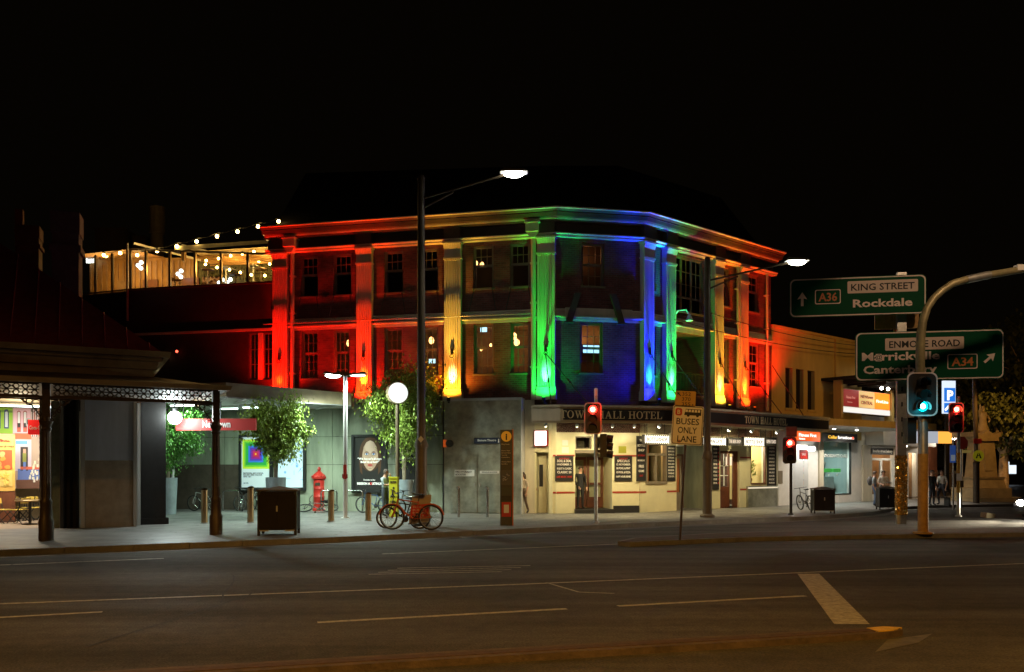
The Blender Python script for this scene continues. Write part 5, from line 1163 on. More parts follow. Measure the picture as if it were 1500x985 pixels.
# cafe tables and chairs in front of the shop
K['chair_y'] = mat('yellow_chair_slat', (.6,.42,.07), .45, var=.15)
def table(px, py, lab):
    x, y, _ = G(px,py,KERB); t = thing('cafe_table', lab, 'table', (x,y,KERB), FS.th, 'cafe tables outside the food shop')
    MB().lathe([(.42,.74),(.43,.76),(.43,.78),(.42,.79)],n=18).build('table_top', K['bronze'], t)
    MB().tube([(0,0,.03),(0,0,.74)],.045,8).lathe([(.24,0),(.24,.02),(.06,.05)],n=14).build('pedestal', K['black'], t)
table(44,768.5,'round brown cafe table, the one nearest the left verandah column'); table(14,764,'round brown cafe table set further back at the left edge')
def chair(px, py, rz, lab, src=None):
    x, y, _ = G(px,py,KERB)
    if src is None:
        t = thing('folding_chair', lab, 'chair', (x,y,KERB), rz, 'yellow folding chairs outside the food shop')
        MB().box(-.2,.2,-.2,.2,.44,.465).build('seat', K['chair_y'], t)
        MB().cbox((0,.235,.74),(.4,.02,.18),(R(-10),0,0)).build('backrest', K['chair_y'], t)
        for s in (-1,1):
            MB().tube([(s*.21,-.25,0),(s*.21,.2,.5),(s*.21,.26,.84)],.014,6).build('leg', K['black'], t); MB().tube([(s*.19,.3,0),(s*.19,-.18,.44)],.014,6).build('leg', K['black'], t)
        MB().tube([(-.21,-.18,.08),(.21,-.18,.08)],.01,5).build('stretcher', K['black'], t)
        return t
    t = copy_tree(src); t.location = (x,y,KERB); t.rotation_euler = (0,0,rz); t['label'] = lab; return t
ch0 = chair(27,767,R(-100),'yellow folding chair nearest the left side of the front cafe table')
chair(35,763,R(-20),'yellow folding chair behind the front cafe table',ch0); chair(4,767,R(80),'yellow folding chair cut by the left picture edge',ch0); chair(53,763,R(60),'yellow folding chair half hidden by the left verandah column',ch0); chair(18,762,R(-150),'yellow folding chair at the rear cafe table by the food board',ch0)
# globe lamp that hangs from the verandah, with its bracket
gp = P(256,612,27.0); t = thing('globe_lamp', 'white glowing globe lamp hanging left of the red station sign', 'lamp', gp)
MB().ball((0,0,0),.22,16,10).build('globe', glow('globe_glow',(.92,1,1),14), t, smooth=True); MB().tube([(0,0,.2),(0,0,4.14-gp[2])],.03,8).build('stem', K['black'], t); MB().tube([(0,0,.2),(0,0,.3)],.09,12).build('gallery', K['black'], t)
MB().box(-.9,.5,-.03,.03,4.14-gp[2],4.2-gp[2]).build('arm', K['whitegrey'], t)
point('globe_light', (gp[0],gp[1]-.3,gp[2]), 420, (.85,1,.97), .22)
# chimneys of the station building
def chimney(x0,x1,y0,y1,Y,m,lab):
    a, b = P(x0,y1,Y), P(x1,y0,Y); w_ = (b[0]-a[0])/2; h_ = b[2]-a[2]
    t = thing('chimney', lab, 'chimney', ((a[0]+b[0])/2,Y,a[2]), R(20))
    MB().box(-w_*.85,w_*.85,-w_*.85,w_*.85,0,h_*.8).build('stack', K[m], t); MB().box(-w_,w_,-w_,w_,h_*.63,h_*.69).build('string_band', K[m], t); MB().box(-w_*.92,w_*.92,-w_*.92,w_*.92,h_*.8,h_).build('cap', K[m], t)
K['chim'] = mat('brown_chimney_render', (.16,.10,.06), .8, var=.3)
chimney(78,119,315,470,30.0,'chim','big square rendered chimney rising behind the red station roof')
chimney(28,60,334,420,32.5,'brick_d','stepped red brick chimney further left behind the station roof')
chimney(23,34,308,400,33.5,'brick_d','slim dark chimney at the far left behind the brick one')
# ------------------------------------------------------------------ shops to the right of the hotel
Y0 = FR_.U(1130); Y1 = FR_.U(1262); Y2 = FR_.U(1346)
ys = thing('shop_building', 'ochre rendered two storey shop building with three slit windows right of the hotel', 'building', FR_.w(Y0,0,0), FR_.th)
def YS(u): return u-Y0
sl = [(YS(FR_.U(a)), YS(FR_.U(b)), 4.95, 6.95) for a, b in ((1150.5,1161),(1166,1177),(1183,1193.5))]
fo = (YS(FR_.U(1160)), YS(FR_.U(1184)), KERB, 3.15); so = (YS(FR_.U(1206)), YS(FR_.U(1247)), .55, 3.4)
MB().wall(.005, YS(Y1), 3.5, 8.8, sl).build('wall', K['yellow_wall'], ys)
MB().wall(.005, YS(Y1), KERB, 3.498, [fo, so]).build('ground_wall', K['white'], ys)
for o in sl:
    a,b,c,e = o; f = MB().box(a-.08,b+.08,-.06,.02,c-.12,c-.002).build('window_sill', K['yellow_wall'], ys)
    MB().quad((a,.2,c),(b,.2,c),(b,.2,e),(a,.2,e)).build('pane', mat('dark_pane',(.015,.012,.01),.15), f)
MB().box(.0,YS(Y1),-.08,.3,8.8,8.93).box(YS(FR_.U(1222)),YS(FR_.U(1226)),-.1,-.002,4.3,8.8).box(YS(FR_.U(1227)),YS(Y1),-.05,-.003,6.95,7.1).build('parapet_coping', K['yellow_wall'], ys)
MB().quad((0,.2,8.6),(YS(Y1),.2,8.6),(YS(Y1),9,8.6),(-4,9,8.6)).build('roof', K['slate'], ys)
# fitness studio entrance
a,b,c,e = fo
MB().quad((a-.5,1.6,c),(b+.8,1.6,c),(b+.8,1.6,3.4),(a-.5,1.6,3.4)).quad((b,.26,c),(b,1.6,c),(b,1.6,3.4),(b,.26,3.4)).quad((a,.26,c),(a,1.6,c),(a,1.6,3.4),(a,.26,3.4)).quad((a,.26,e),(b,.26,e),(b,1.6,e),(a,1.6,e)).build('entrance', K['white'], ys)
vu = FR_.U(1175, .7)
vm = thing('drinks_fridge', 'lit glass fronted fridge full of colourful packets in the white shop entrance', 'fridge', FR_.w(vu,.9,KERB+.05), FR_.th)
MB().box(-.42,.42,-.1,.35,0,2.35).build('case', K['black'], vm)
for k in range(6): MB().box(-.36,.36,-.22,-.11,.15+.36*k,.17+.36*k).build('shelf', K['white'], vm)
rr = random.Random(11)
pk = [mat('packet_colour',c,.4) for c in ((.7,.6,.1),(.7,.05,.03),(.05,.3,.6),(.1,.5,.1),(.8,.78,.7),(.8,.3,.04))]
for k in range(6):
    for q in range(7):
        h = rr.uniform(.16,.28); MB().box(-.35+.1*q,-.265+.1*q,-.2,-.12,.171+.36*k,.171+.36*k+h).build('packet', rr.choice(pk), vm)
MB().box(-.42,-.37,-.26,-.1,0,2.35).box(.37,.42,-.26,-.1,0,2.35).box(-.37,.37,-.26,-.1,2.27,2.35).build('door_frame', K['steel'], vm)
MB().box(-.36,.36,-.24,-.2,2.2,2.26).build('strip_light', glow('fridge_light',(.95,1,1),6), vm)
menu_board(FR_, (1170.5,1182.5,659,673), 'red and white notice hung above the lit fridge', [('SALE',.4,.25,{})], 'sign', 'red', v=-.3, name='notice')
hl = P(1188.5,657.5,41); t = thing('twin_light','pair of white round lights in the shop entrance','light fitting',hl,FR_.th)
for x in (-.16,.16): MB().ball((x,0,0),.13,8,6).build('globe', glow('entrance_globe',(1,.98,.9),5), t)
MB().box(-.3,.3,-.03,.03,.1,.18).build('bar', K['steel'], t)
def boxsign(F, r, v, lab, m, edge, lines, name='shop_sign', th=.18, grp=None):
    a,b,c,e = F.rect(*r, v); w_, h_ = b-a, e-c
    t = thing(name, lab, 'sign', F.w((a+b)/2,v,c), F.th)
    MB().box(-w_/2,w_/2,0,th,0,h_).build('case', edge, t); MB().box(-w_/2+.02,w_/2-.02,-.012,-.001,.02,h_-.02).build('face', m, t)
    for s, x, z, hh, wd, mm, al in lines: text(s, hh*h_, mm, t, (x*w_,-.02,z*h_), width=wd*w_ if wd else None, align=al, bold=.03, maxw=w_*.95)
    return t, w_, h_
wl_ = glow('sign_white',(1,.95,.88),1.5)
boxsign(FR_, (1160,1201.5,632,646.5), -1.2, 'glowing orange and red gym sign with white lettering under the awning', glow('sign_orange',(1,.13,.015),1.15), K['red'], [('Fitness First',.04,.45,.34,.62,wl_,'C'),('Newtown',-.16,.14,.2,None,wl_,'C'),('F',-.42,.42,.36,None,wl_,'C')])[0]
cs, w_, h_ = boxsign(FR_, (1208.7,1256,635,647.8), -1.0, 'black bottle shop sign with yellow and white lettering', K['ink'], K['blacksat'], [('Cellar',-.42,.36,.36,.28,glow('sign_yellow',(1,.55,.05),1.3),'L'),('brations',-.12,.36,.36,.5,wl_,'L')])
MB().ball((w_*.33,-.03,h_*.5),.07,8,6).build('logo_dot', glow('sign_red',(1,.1,.03),1.3), cs)
# shop window
a,b,c,e = so
f = MB().box(a,a+.06,0,.1,c,e).box(b-.06,b,0,.1,c,e).box(a+.06,b-.06,0,.1,e-.06,e).box(a+.06,b-.06,-.02,.1,c,c+.06).build('window', K['black'], ys)
MB().quad((a+.06,.05,c+.06),(b-.06,.05,c+.06),(b-.06,.05,e-.06),(a+.06,.05,e-.06)).build('pane', K['glass_sh'], f)
text('CROISSANTS\u00b7CAKES', .17, K['letter'], f, ((a+b)/2-.1,.03,2.55), width=(b-a)*.85, bold=.04)
MB().quad((a-.3,2.2,c-.5),(b+.3,2.2,c-.5),(b+.3,2.2,3.5),(a-.3,2.2,3.5)).quad((a-.3,.26,.6),(b+.3,.26,.6),(b+.3,2.2,.6),(a-.3,2.2,.6)).quad((b+.3,.26,.5),(b+.3,2.2,.5),(b+.3,2.2,3.5),(b+.3,.26,3.5)).build('shop_room', mat('teal_grey_wall',(.22,.28,.27),.7), ys)
for k in range(4): MB().box(a-.2,b+.2,1.6,2.15,1.0+.42*k,1.03+.42*k).build('shelf', K['interior'], ys)
for q,x in enumerate((.05,.35,.65)): MB().box(a+(b-a)*x,a+(b-a)*(x+.28),.5,.53,1.75,1.95).build('green_card', mat('green_card',(.05,.4,.06),.5,emit=(.1,.7,.12),es=.3), ys); text('$9', .12, K['letter'], ys, (a+(b-a)*(x+.14),.49,1.55))
MB().box(a,b,1.0,1.3,.62,1.5).build('counter', K['pot'], ys)
MB().box(YS(FR_.U(1198)),YS(FR_.U(1204)),-.1,-.002,KERB,3.4).build('pier', K['cream'], ys)
area('shop_light', FR_.w(FR_.U(1226),1.0,3.3), FR_.w(FR_.U(1226),1.1,0), 120, (.75,1,.95), 1.5, .4)
point('shop_light', FR_.w(FR_.U(1174),.5,3.0), 60, (1,.97,.9), .15)
# flat awning with white soffit in front of the shops
aw2 = thing('shop_awning', 'flat street awning with thin ochre edge and white soffit right of the hotel awning', 'awning', FR_.w(FR_.U(1131),0,0), FR_.th)
x1 = FR_.U(1262)-FR_.U(1131)
MB().slab([(0,0),(0,-2.9),(x1,-3.9),(x1,0)], 3.95, 4.0).build('soffit', K['white'], aw2)
MB().slab([(0.02,-.02),(0.02,-2.95),(x1,-3.95),(x1,-.02)], 4.01, 4.2).sweep([(0,-2.95),(x1,-3.95)],[(-.02,3.93),(.05,3.93),(.05,4.24),(-.02,4.24)]).build('fascia', K['yellow_wall'], aw2)
for px,lab in ((1255,'small white downlight under the flat shop awning, above the bottle shop sign'),(1222,'white downlight under the flat shop awning, above the shop window')):
    p = FR_.w(FR_.U(px,-2.0),-2.0,3.93); t = thing('downlight', lab, 'light', p)
    MB().lathe([(.1,0),(.13,-.04),(.11,-.06)]).build('rim', K['steel'], t); MB().ball((0,0,-.05),.09,8,6,(1,1,.5)).build('bulb', lampg, t)
    spot('spot_lamp', (p[0],p[1],p[2]-.15), (p[0]+.3,p[1]+1.0,0), 330, (1,.93,.8), 155, .7, .1)
# billboard box above the awning, with its rafters
bb, w_, h_ = boxsign(FR_, (1232.5,1303,573,607), -.9, 'large backlit billboard of red, cream and orange panels above the shop awning', K['white'], K['frame'], [])
cols = (((.45,.03,.025),.35),((.85,.55,.22),.75),((1,.22,.015),1.2))
for i,(c,es) in enumerate(cols):
    x0 = -w_/2+.05+(w_-.1)*i/3; x1_ = x0+(w_-.1)/3
    pn = MB().box(x0+.01,x1_-.01,-.03,-.013,h_*.27,h_-.03).build('panel', glow('panel_glow',c,es,c), bb)
    m_ = (x0+x1_)/2
    if i == 0: text('Fitness First', .14, mat('panel_pink',(.7,.4,.3),.5,emit=(1,.5,.4),es=.4), pn, (m_,-.036,h_*.6), maxw=.6*(x1_-x0)*1.3); text('Newtown', .09, mat('panel_pink',(.7,.4,.3),.5,emit=(1,.5,.4),es=.3), pn, (m_-.1,-.036,h_*.42))
    if i == 1: text('NEWtown', .17, K['redband'], pn, (m_,-.036,h_*.68), width=(x1_-x0)*.8, bold=.03); text('CENTRAL', .17, K['redband'], pn, (m_,-.036,h_*.42), width=(x1_-x0)*.75, bold=.03)
    if i == 2: text('FirstLine', .16, glow('panel_text',(1,.9,.7),1.6), pn, (m_,-.036,h_*.55), width=(x1_-x0)*.8, bold=.05)
MB().box(-w_/2+.02,w_/2-.02,-.035,-.013,.02,h_*.24).build('light_strip', glow('strip_white',(1,.95,.85),1.0), bb)
MB().box(-w_/2-.25,-w_/2-.02,-.12,.3,-.3,h_+.4).build('side_frame', K['yellow_wall'], bb); MB().box(w_/2+.02,w_/2+.3,-.12,.3,-.3,h_+.4).build('side_frame', K['yellow_wall'], bb)
MB().box(-w_/2-.4,w_/2+.6,-1.2,.9,h_+.42,h_+.55).build('roof_slab', K['slate'], bb)
for q in range(6): x = -w_/2+w_*q/5; MB().box(x-.05,x+.05,-1.3,.2,h_+.2,h_+.4).build('rafter', K['slate'], bb)
for x in (.3,.9): MB().ball((x*1.2-.1,-.7,h_+.12),.09,8,6).build('downlight', lampg, bb)
spot('spot_lamp', FR_.w(FR_.U(1275),-2.4,6.6), FR_.w(FR_.U(1262),-.9,5.2), 130, (1,.85,.55), 120, .8, .1)
# white building with the bakery
wb = thing('bakery_building', 'white rendered corner shop building with the bakery doorway, far right of the row', 'building', FR_.w(Y1,0,0), FR_.th)
def WB(px): return FR_.U(px)-Y1
bo = (WB(1276), WB(1310), KERB, 3.05); bo2 = (WB(1331), WB(1342), KERB, 2.9)
MB().wall(.005, WB(1346), KERB, 4.9, [bo, bo2]).quad((WB(1346),0,KERB),(WB(1346),10,KERB),(WB(1346),10,4.9),(WB(1346),0,4.9)).build('wall', K['white'], wb)
MB().quad((0,.2,4.85),(WB(1346),.2,4.85),(WB(1346),9,4.85),(-3,9,4.85)).build('roof', K['slate'], wb)
MB().box(WB(1268),WB(1346),-1.0,-.002,3.25,4.2).build('fascia_box', K['white'], wb)
for (px0,px1) in ((1262,1275),(1311,1322)): MB().box(WB(px0)+.01,WB(px1),-.1,-.002,KERB,3.25).build('pier', K['cream'], wb)
for o in (bo, bo2):
    a,b,c,e = o; MB().quad((a-.2,1.5,c),(b+.2,1.5,c),(b+.2,1.5,3.3),(a-.2,1.5,3.3)).quad((a,.26,e),(b,.26,e),(b,1.5,e),(a,1.5,e)).quad((b,.26,c),(b,1.5,c),(b,1.5,e),(b,.26,e)).build('entrance', K['interior'], wb)
a,b,c,e = bo; m_ = (a+b)/2
for x0,x1_ in ((a+.03,m_-.03),(m_+.03,b-.03)):
    d = MB().box(x0,x0+.1,.1,.16,c,2.55).box(x1_-.1,x1_,.1,.16,c,2.55).box(x0+.1,x1_-.1,.1,.16,2.42,2.55).box(x0+.1,x1_-.1,.1,.16,c,.5).build('door', K['white'], wb)
    MB().quad((x0+.1,.13,.5),(x1_-.1,.13,.5),(x1_-.1,.13,2.42),(x0+.1,.13,2.42)).build('pane', K['glass_sh'], d)
bs, w_, h_ = boxsign(FR_, (1276,1309,656.5,666.5), -.12, 'black sign with looping white script over the bakery doorway', K['ink'], K['blacksat'], [('bourke street bakery',0,.35,.42,.86,K['letter'],'C')], th=.1)
point('shop_light', FR_.w(FR_.U(1295),.9,2.9), 45, (1,.7,.4), .15); point('shop_light', FR_.w(FR_.U(1337),.8,2.7), 60, (1,.85,.6), .15)
p = FR_.w(FR_.U(1300),-2.2,3.2); 
spot('spot_lamp', FR_.w(FR_.U(1300),-1.1,3.2), FR_.w(FR_.U(1292),-.8,0), 260, (1,.9,.72), 160, .8, .12)
t = thing('wall_light', 'small white lamp beneath the white fascia over the bakery', 'light', FR_.w(FR_.U(1300),-1.06,3.3), FR_.th); MB().box(-.1,.1,-.1,.05,-.05,.1).build('bracket', K['steel'], t); MB().ball((0,0,-.08),.07,8,6).build('bulb', lampg, t)
for (x,px,lab) in ((0,1282,'left of two white blank leaves'),):
    pass
# corner verandah further right, parking sign
cv = thing('corner_awning', 'pale flat awning round the far corner, right of the bakery', 'awning', FR_.w(Y2,0,0), FR_.th)
MB().slab([(.02,-.6),(.02,-2.6),(3.6,-2.6),(3.6,1.5)], 3.75, 3.8).build('soffit', K['white'], cv); MB().slab([(.01,-.6),(.01,-2.65),(3.65,-2.65),(3.65,1.5)], 3.81, 4.05).build('fascia', K['cream'], cv)
MB().box(.1,3.2,.3,.35,KERB,3.7).build('shopfront', K['wood_door'], cv)
for x in (.4,2.9): MB().tube([(x,-2.3,KERB),(x,-2.3,3.75)],.06,8).build('post', K['white'], cv)
point('awning_light', FR_.w(Y2+1.2,-1.5,3.5), 90, (1,.85,.65), .1)
t = thing('downlight', 'white downlight under the far corner awning', 'light', FR_.w(Y2+1.0,-1.6,3.74)); MB().ball((0,0,0),.09,8,6).build('bulb', lampg, t); MB().lathe([(.14,0),(.14,.03)],n=10).build('rim', K['steel'], t)
pp = P(1391,585,45); t = thing('parking_sign', 'tall lit blue and white parking sign with a large P behind the right red signal', 'sign', (pp[0],pp[1],P(0,606,45)[2]), R(8))
h_ = P(0,558,45)[2]-P(0,606,45)[2]
MB().box(-.36,.36,0,.15,0,h_).build('case', glow('parking_white',(.75,.85,1),1.1), t); MB().box(-.33,.33,-.02,-.002,.05,h_*.32).box(-.33,.33,-.02,-.002,h_*.36,h_*.78).build('blue_panel', glow('parking_blue',(.02,.22,.85),.9), t)
text('P', .52, wl_, t, (.02,-.03,h_*.42), bold=.06); MB().prism([(-.25,.12),(.05,.4),(-.05,.5),(-.32,.22)],-.03,-.021).build('arrow', wl_, t)
MB().box(-.1,.1,.16,.3,-4.2,h_*.8).build('mast', K['black'], t)
lb = P(1362,641,44.5); t = thing('blade_sign', 'horizontal lit blade sign with white and orange ends at the far corner', 'sign', lb, R(15))
MB().box(-1.05,.45,-.1,.1,-.32,.32).build('white_end', glow('blade_white',(.8,.85,.95),.5), t); MB().box(.46,1.35,-.1,.1,-.32,.32).build('orange_end', glow('blade_orange',(1,.42,.06),1.3), t)
MB().box(-1.2,1.2,.11,.3,.34,.42).build('bracket', K['black'], t)
# ------------------------------------------------------------------ traffic signals
lensr = glow('signal_red',(1,.012,.008),22); lensrc = glow('signal_red_core',(1,.35,.12),30); lensg = glow('signal_green',(.0,.62,.75),9); lensgc = glow('signal_green_core',(.25,1,1),22); lensoff = mat('signal_lens_off',(.02,.012,.01),.25)
def rrect(x0,x1,z0,z1,r,n=5):
    pts = []
    for cx,cz,a in ((x1-r,z0+r,-90),(x1-r,z1-r,0),(x0+r,z1-r,90),(x0+r,z0+r,180)):
        for k in range(n+1): t = R(a+90*k/n); pts.append((cx+r*math.cos(t), cz+r*math.sin(t)))
    return pts
def ringplate(pts, k, y0, y1):
    cx = sum(p[0] for p in pts)/len(pts); cz = sum(p[1] for p in pts)/len(pts); n = len(pts); mb = MB()
    w_ = max(p[0] for p in pts)-cx; h_ = max(p[1] for p in pts)-cz
    inn = [(cx+(x-cx)*(1-k/w_), cz+(z-cz)*(1-k/h_)) for x,z in pts]
    vs = [(x,y0,z) for x,z in pts]+[(x,y0,z) for x,z in inn]+[(x,y1,z) for x,z in pts]+[(x,y1,z) for x,z in inn]
    mb.add(vs, [(i,(i+1)%n,n+(i+1)%n,n+i) for i in range(n)]+[(i,2*n+i,2*n+(i+1)%n,(i+1)%n) for i in range(n)]+[(n+i,n+(i+1)%n,3*n+(i+1)%n,3*n+i) for i in range(n)])
    return mb
def signal_head(parent, x, z0, z1, w_, y, lit, arrow=False, border=True, target=True):
    h_ = z1-z0; pts = rrect(x-w_/2,x+w_/2,z0,z1,w_*.2)
    hd = MB().prism(pts, y, y+.03).build('target_board', K['black'], parent)
    if border: ringplate(pts, .035, y-.006, y-.001).build('border', mat('signal_border',(.6,.5,.48),.5), hd)
    MB().box(x-.16,x+.16,y+.031,y+.24,z0+h_*.1,z1-h_*.08).build('housing', K['blacksat'], hd)
    r = min(.13, h_/7.6)
    for k in range(3):
        z = z1-h_*(.22+.28*k); on = (k == lit)
        m = {0:lensr,2:lensg}.get(k, lensoff) if on else lensoff
        ln = MB().disc(x,z,r,y-.03,y-.008,18).build('lens', m, hd)
        if on: MB().disc(x,z,r*.55,y-.036,y-.031,14).build('lens_core', lensrc if k == 0 else lensgc, hd)
        v = MB(); n = 14; vs = []
        for i in range(n+1):
            t = R(-30+240*i/n); a = (x+(r+.02)*math.cos(t), z+(r+.02)*math.sin(t)); vs += [(a[0],y-.005,a[1]),(a[0],y-.2,a[1]-.03)]
        v.add(vs, [(2*i,2*i+1,2*i+3,2*i+2) for i in range(n)]); v.build('visor', K['black'], hd, norm=False)
    return hd
def post(t, r, h, m, base=True):
    p = MB().tube([(0,0,0),(0,0,h)], r, 12)
    if base: p.lathe([(r*2,0),(r*2,.03),(r*1.3,.06)])
    return p.build('pole', K[m], t, smooth=True)
def zat(py, Y, base): return CH+(HY-py)/FP*Y-base
def signal(px, pyb, box, m, lab, lit=0, border=True, r=.06, base=KERB, dx=0):
    x, y, z = G(px, pyb, base); t = thing('traffic_signal', lab, 'traffic light', (x,y,z), R(-8))
    x0,x1,y0,y1 = box; za, zb = zat(y1,y,z), zat(y0,y,z); xm = ((x0+x1)/2-px)/FP*y
    post(t, r, zb+.25, m)
    hd = signal_head(t, xm, za, zb, (x1-x0)/FP*y, -.32, lit, border=border)
    MB().box(min(0,xm)-.02,max(0,xm)+.02,-.1,.02,za+.2,za+.24).box(min(0,xm)-.02,max(0,xm)+.02,-.1,.02,zb-.24,zb-.2).build('bracket', K['black'], t)
    return t, y, za, zb, xm
t, y, za, zb, xm = signal(873, 766, (856.5,881.5,591,637), 'steel', 'traffic signal with white bordered red light in front of the hotel name board', r=.06)
MB().lathe([(.06,zb+.1),(.06,zb+.48),(.04,zb+.5)],n=10).build('pole_cap', K['white'], t)
# the secondary head on the same pole, seen from the side
sd_ = MB().box(.14,.36,-.16,.16,za-.75,za+.02).build('side_housing', K['black'], t)
for k in range(3): MB().tube([(.36,0,za-.12-.26*k),(.56,0,za-.15-.26*k)],[.12,.13],10,False).build('visor', K['black'], sd_)
MB().box(.05,.14,-.03,.03,za-.6,za-.5).box(.05,.14,-.03,.03,za-.2,za-.1).build('side_bracket', K['black'], t)
px_, py_, pz_ = G(873,766,KERB); point('signal_glow', (px_-.05,py_-.75,pz_+zb-.25), 18, (1,.02,.01), .1)
t, y, za, zb, xm = signal(1158.5, 754, (1145,1164,641,679.5), 'black', 'dark traffic signal showing red, without a border, beside the gym entrance', border=False, r=.055)
MB().box(-.2,.2,-.15,.2,zb+.02,zb+.42).build('controller_box', K['iron'], t)
x_,y_,z_ = G(1158.5,754,KERB); point('signal_glow', (x_+xm,y_-.75,z_+zb-.2), 14, (1,.02,.01), .1)
t, y, za, zb, xm = signal(1404, 757, (1386,1406.5,591,635), 'steel', 'traffic signal with pale border showing red below the big green signs', r=.06)
x_,y_,z_ = G(1404,757,KERB); point('signal_glow', (x_+xm,y_-.75,z_+zb-.25), 12, (1,.02,.01), .1)
MB().box(-.09,.09,-.075,-.062,1.35,1.62).build('sticker', K['letter'], t); MB().tube([(0,0,.9),(0,0,2.4)],.066,12,False).build('yellow_wrap', mat('yellow_wrap',(.5,.3,.03),.5,var=.6,vscale=12), t)
MB().box(.07,.16,-.06,.06,1.1,1.35).build('push_button', K['iron'], t)
# mast arm pole with the green signal
bx_, by_, bz_ = G(1352, 782, .126)
ma = thing('mast_arm_signal', 'curved mast arm pole carrying a large green lit traffic signal', 'traffic light', (bx_,by_,bz_))
def mp(px, py, dy=0): return ((px-1352)/FP*by_, dy, zat(py,by_,bz_))
z1 = zat(665,by_,bz_); z2 = zat(560,by_,bz_)
MB().tube([(0,0,z1),(0,0,z2)],.13,14).build('pole', K['steel'], ma, smooth=True)
K['orange_pole'] = mat('orange_brown_pole', (.42,.22,.04), .5, var=.35, vscale=5)
MB().tube([(0,0,0),(0,0,z1)],.137,14).lathe([(.26,0),(.26,.04),(.16,.06)]).build('lower_sleeve', K['orange_pole'], ma, smooth=True)
curve = [mp(1348,560),mp(1348,520),mp(1349,490),mp(1352,470),mp(1358,452),mp(1368,437),mp(1380,426),mp(1395,416),mp(1415,410),mp(1450,403),mp(1500,394.5),mp(1620,372)]
MB().tube(curve, [.12,.12,.115,.11,.105,.1,.1,.1,.1,.1,.095,.08], 12).build('arm', mat('arm_paint',(.30,.27,.15),.45,metal=.3,var=.35), ma, smooth=True)
MB().tube([mp(1416,409.7),mp(1450,402.8)],.11,12).build('sleeve', K['steel'], ma, smooth=True); MB().cbox(mp(1493,393),(.2,.2,.16)).build('arm_camera', K['white'], ma)
signal_head(ma, (1341.5-1352)/FP*by_, zat(611,by_,bz_), zat(548,by_,bz_), 44/FP*by_, -.36, 2)
MB().box(-.25,.02,-.14,-.11,zat(600,by_,bz_),zat(597,by_,bz_)).box(-.25,.02,-.14,-.11,zat(562,by_,bz_),zat(559,by_,bz_)).build('bracket', K['black'], ma)
point('signal_glow', (bx_-.15,by_-.75,bz_+zat(598,by_,bz_)), 9, (.05,.8,1), .1)
# second, angled head further round the pole
MB().box(-.42,-.18,.0,.3,zat(650,by_,bz_),zat(612,by_,bz_)).build('side_housing', K['black'], ma)
# ------------------------------------------------------------------ green direction signs on their gold-wrapped post
K['green'] = mat('sign_green', (.003,.075,.032), .6, spec=.1); K['signwhite'] = mat('sign_white_sheet', (.85,.74,.7), .5, spec=.2); K['signpale'] = mat('sign_pale_panel', (.72,.62,.56), .5, spec=.2)
gx, gy, gz = G(1320, 768, KERB)
gp_ = thing('sign_post', 'square grey sign post wrapped in glittering gold sequins at its foot', 'post', (gx,gy,gz), R(-12))
zt = zat(400,gy,gz); zs = zat(668,gy,gz)
MB().box(-.14,.14,-.1,.1,0,zt).build('post', K['steel'], gp_)
seq = [mat('sequin_gold',(.85,.5,.08),.12,metal=.7), mat('sequin_bronze',(.6,.3,.05),.3,metal=.5), mat('sequin_pale',(1,.85,.5),.1,metal=.8)]
mb = MB(); rr = random.Random(2)
z = .32
while z < zs:
    for face in range(4):
        for q in range(9):
            t_ = -.155+.31*(q+.5)/9; s = .017; tw = rr.uniform(-.5,.5); ti = rr.uniform(-.5,.5)
            c = {0:(t_,-.122,z),1:(t_,.122,z),2:(-.162,t_*.75,z),3:(.162,t_*.75,z)}[face]
            m = Matrix.Translation(c)@Matrix.Rotation(0 if face < 2 else R(90),4,'Z')@Matrix.Rotation(tw,4,'Z')@Matrix.Rotation(ti,4,'X')
            mb.cur = rr.choice((0,0,0,1,1,2)); mb.add([m@Vector(v) for v in ((-s,0,-s*1.2),(s,0,-s*1.2),(s,0,s*1.2),(-s,0,s*1.2))],[(0,1,2,3)])
    z += .042
o = mb.build('sequins', seq, gp_, norm=False); o['kind'] = 'stuff'
MB().box(-.156,.156,-.116,.116,.3,zs).build('wrap', K['orange_pole'], gp_)
MB().box(.17,.36,-.12,.05,zat(640,gy,gz),zat(590,gy,gz)).build('cabinet', K['steel'], gp_)
for k in range(4): MB().box(-.02,.02,-.13,-.101,zat(640-22*k,gy,gz),zat(640-22*k,gy,gz)+.14).build('bolt_strip', K['black'], gp_)
def big_sign(px0, px1, yl0, yl1, yr0, yr1, Yl, Yr, lab):
    a = P(px0,yl1,Yl); b = P(px1,yr1,Yr); al = P(px0,yl0,Yl); th = math.atan2(b[1]-a[1],b[0]-a[0]); w_ = math.hypot(b[0]-a[0],b[1]-a[1]); h_ = al[2]-a[2]
    t = thing('direction_sign', lab, 'road sign', ((a[0]+b[0])/2,(a[1]+b[1])/2,(a[2]+b[2])/2), th)
    pts = rrect(-w_/2,w_/2,0,h_,.16); MB().prism(pts,0,.03).build('panel', K['green'], t); ringplate(rrect(-w_/2+.02,w_/2-.02,.02,h_-.02,.15), .035, -.006, -.001).build('border', K['signwhite'], t)
    for z in (.25,.75): MB().box(-w_/2+.1,w_/2-.1,.031,.09,h_*z-.04,h_*z+.04).build('rail', K['steel'], t)
    return t, w_, h_
def arrow(t, x, z, s, ang, m):
    pts = [(-.09,-.5),(.09,-.5),(.09,.05),(.34,-.02),(0,.5),(-.34,-.02),(-.09,.05)]; c_, s_ = math.cos(R(ang)), math.sin(R(ang))
    MB().prism([(x+s*(a*c_-b*s_), z+s*(a*s_+b*c_)) for a,b in pts],-.012,-.002).build('arrow', m, t)
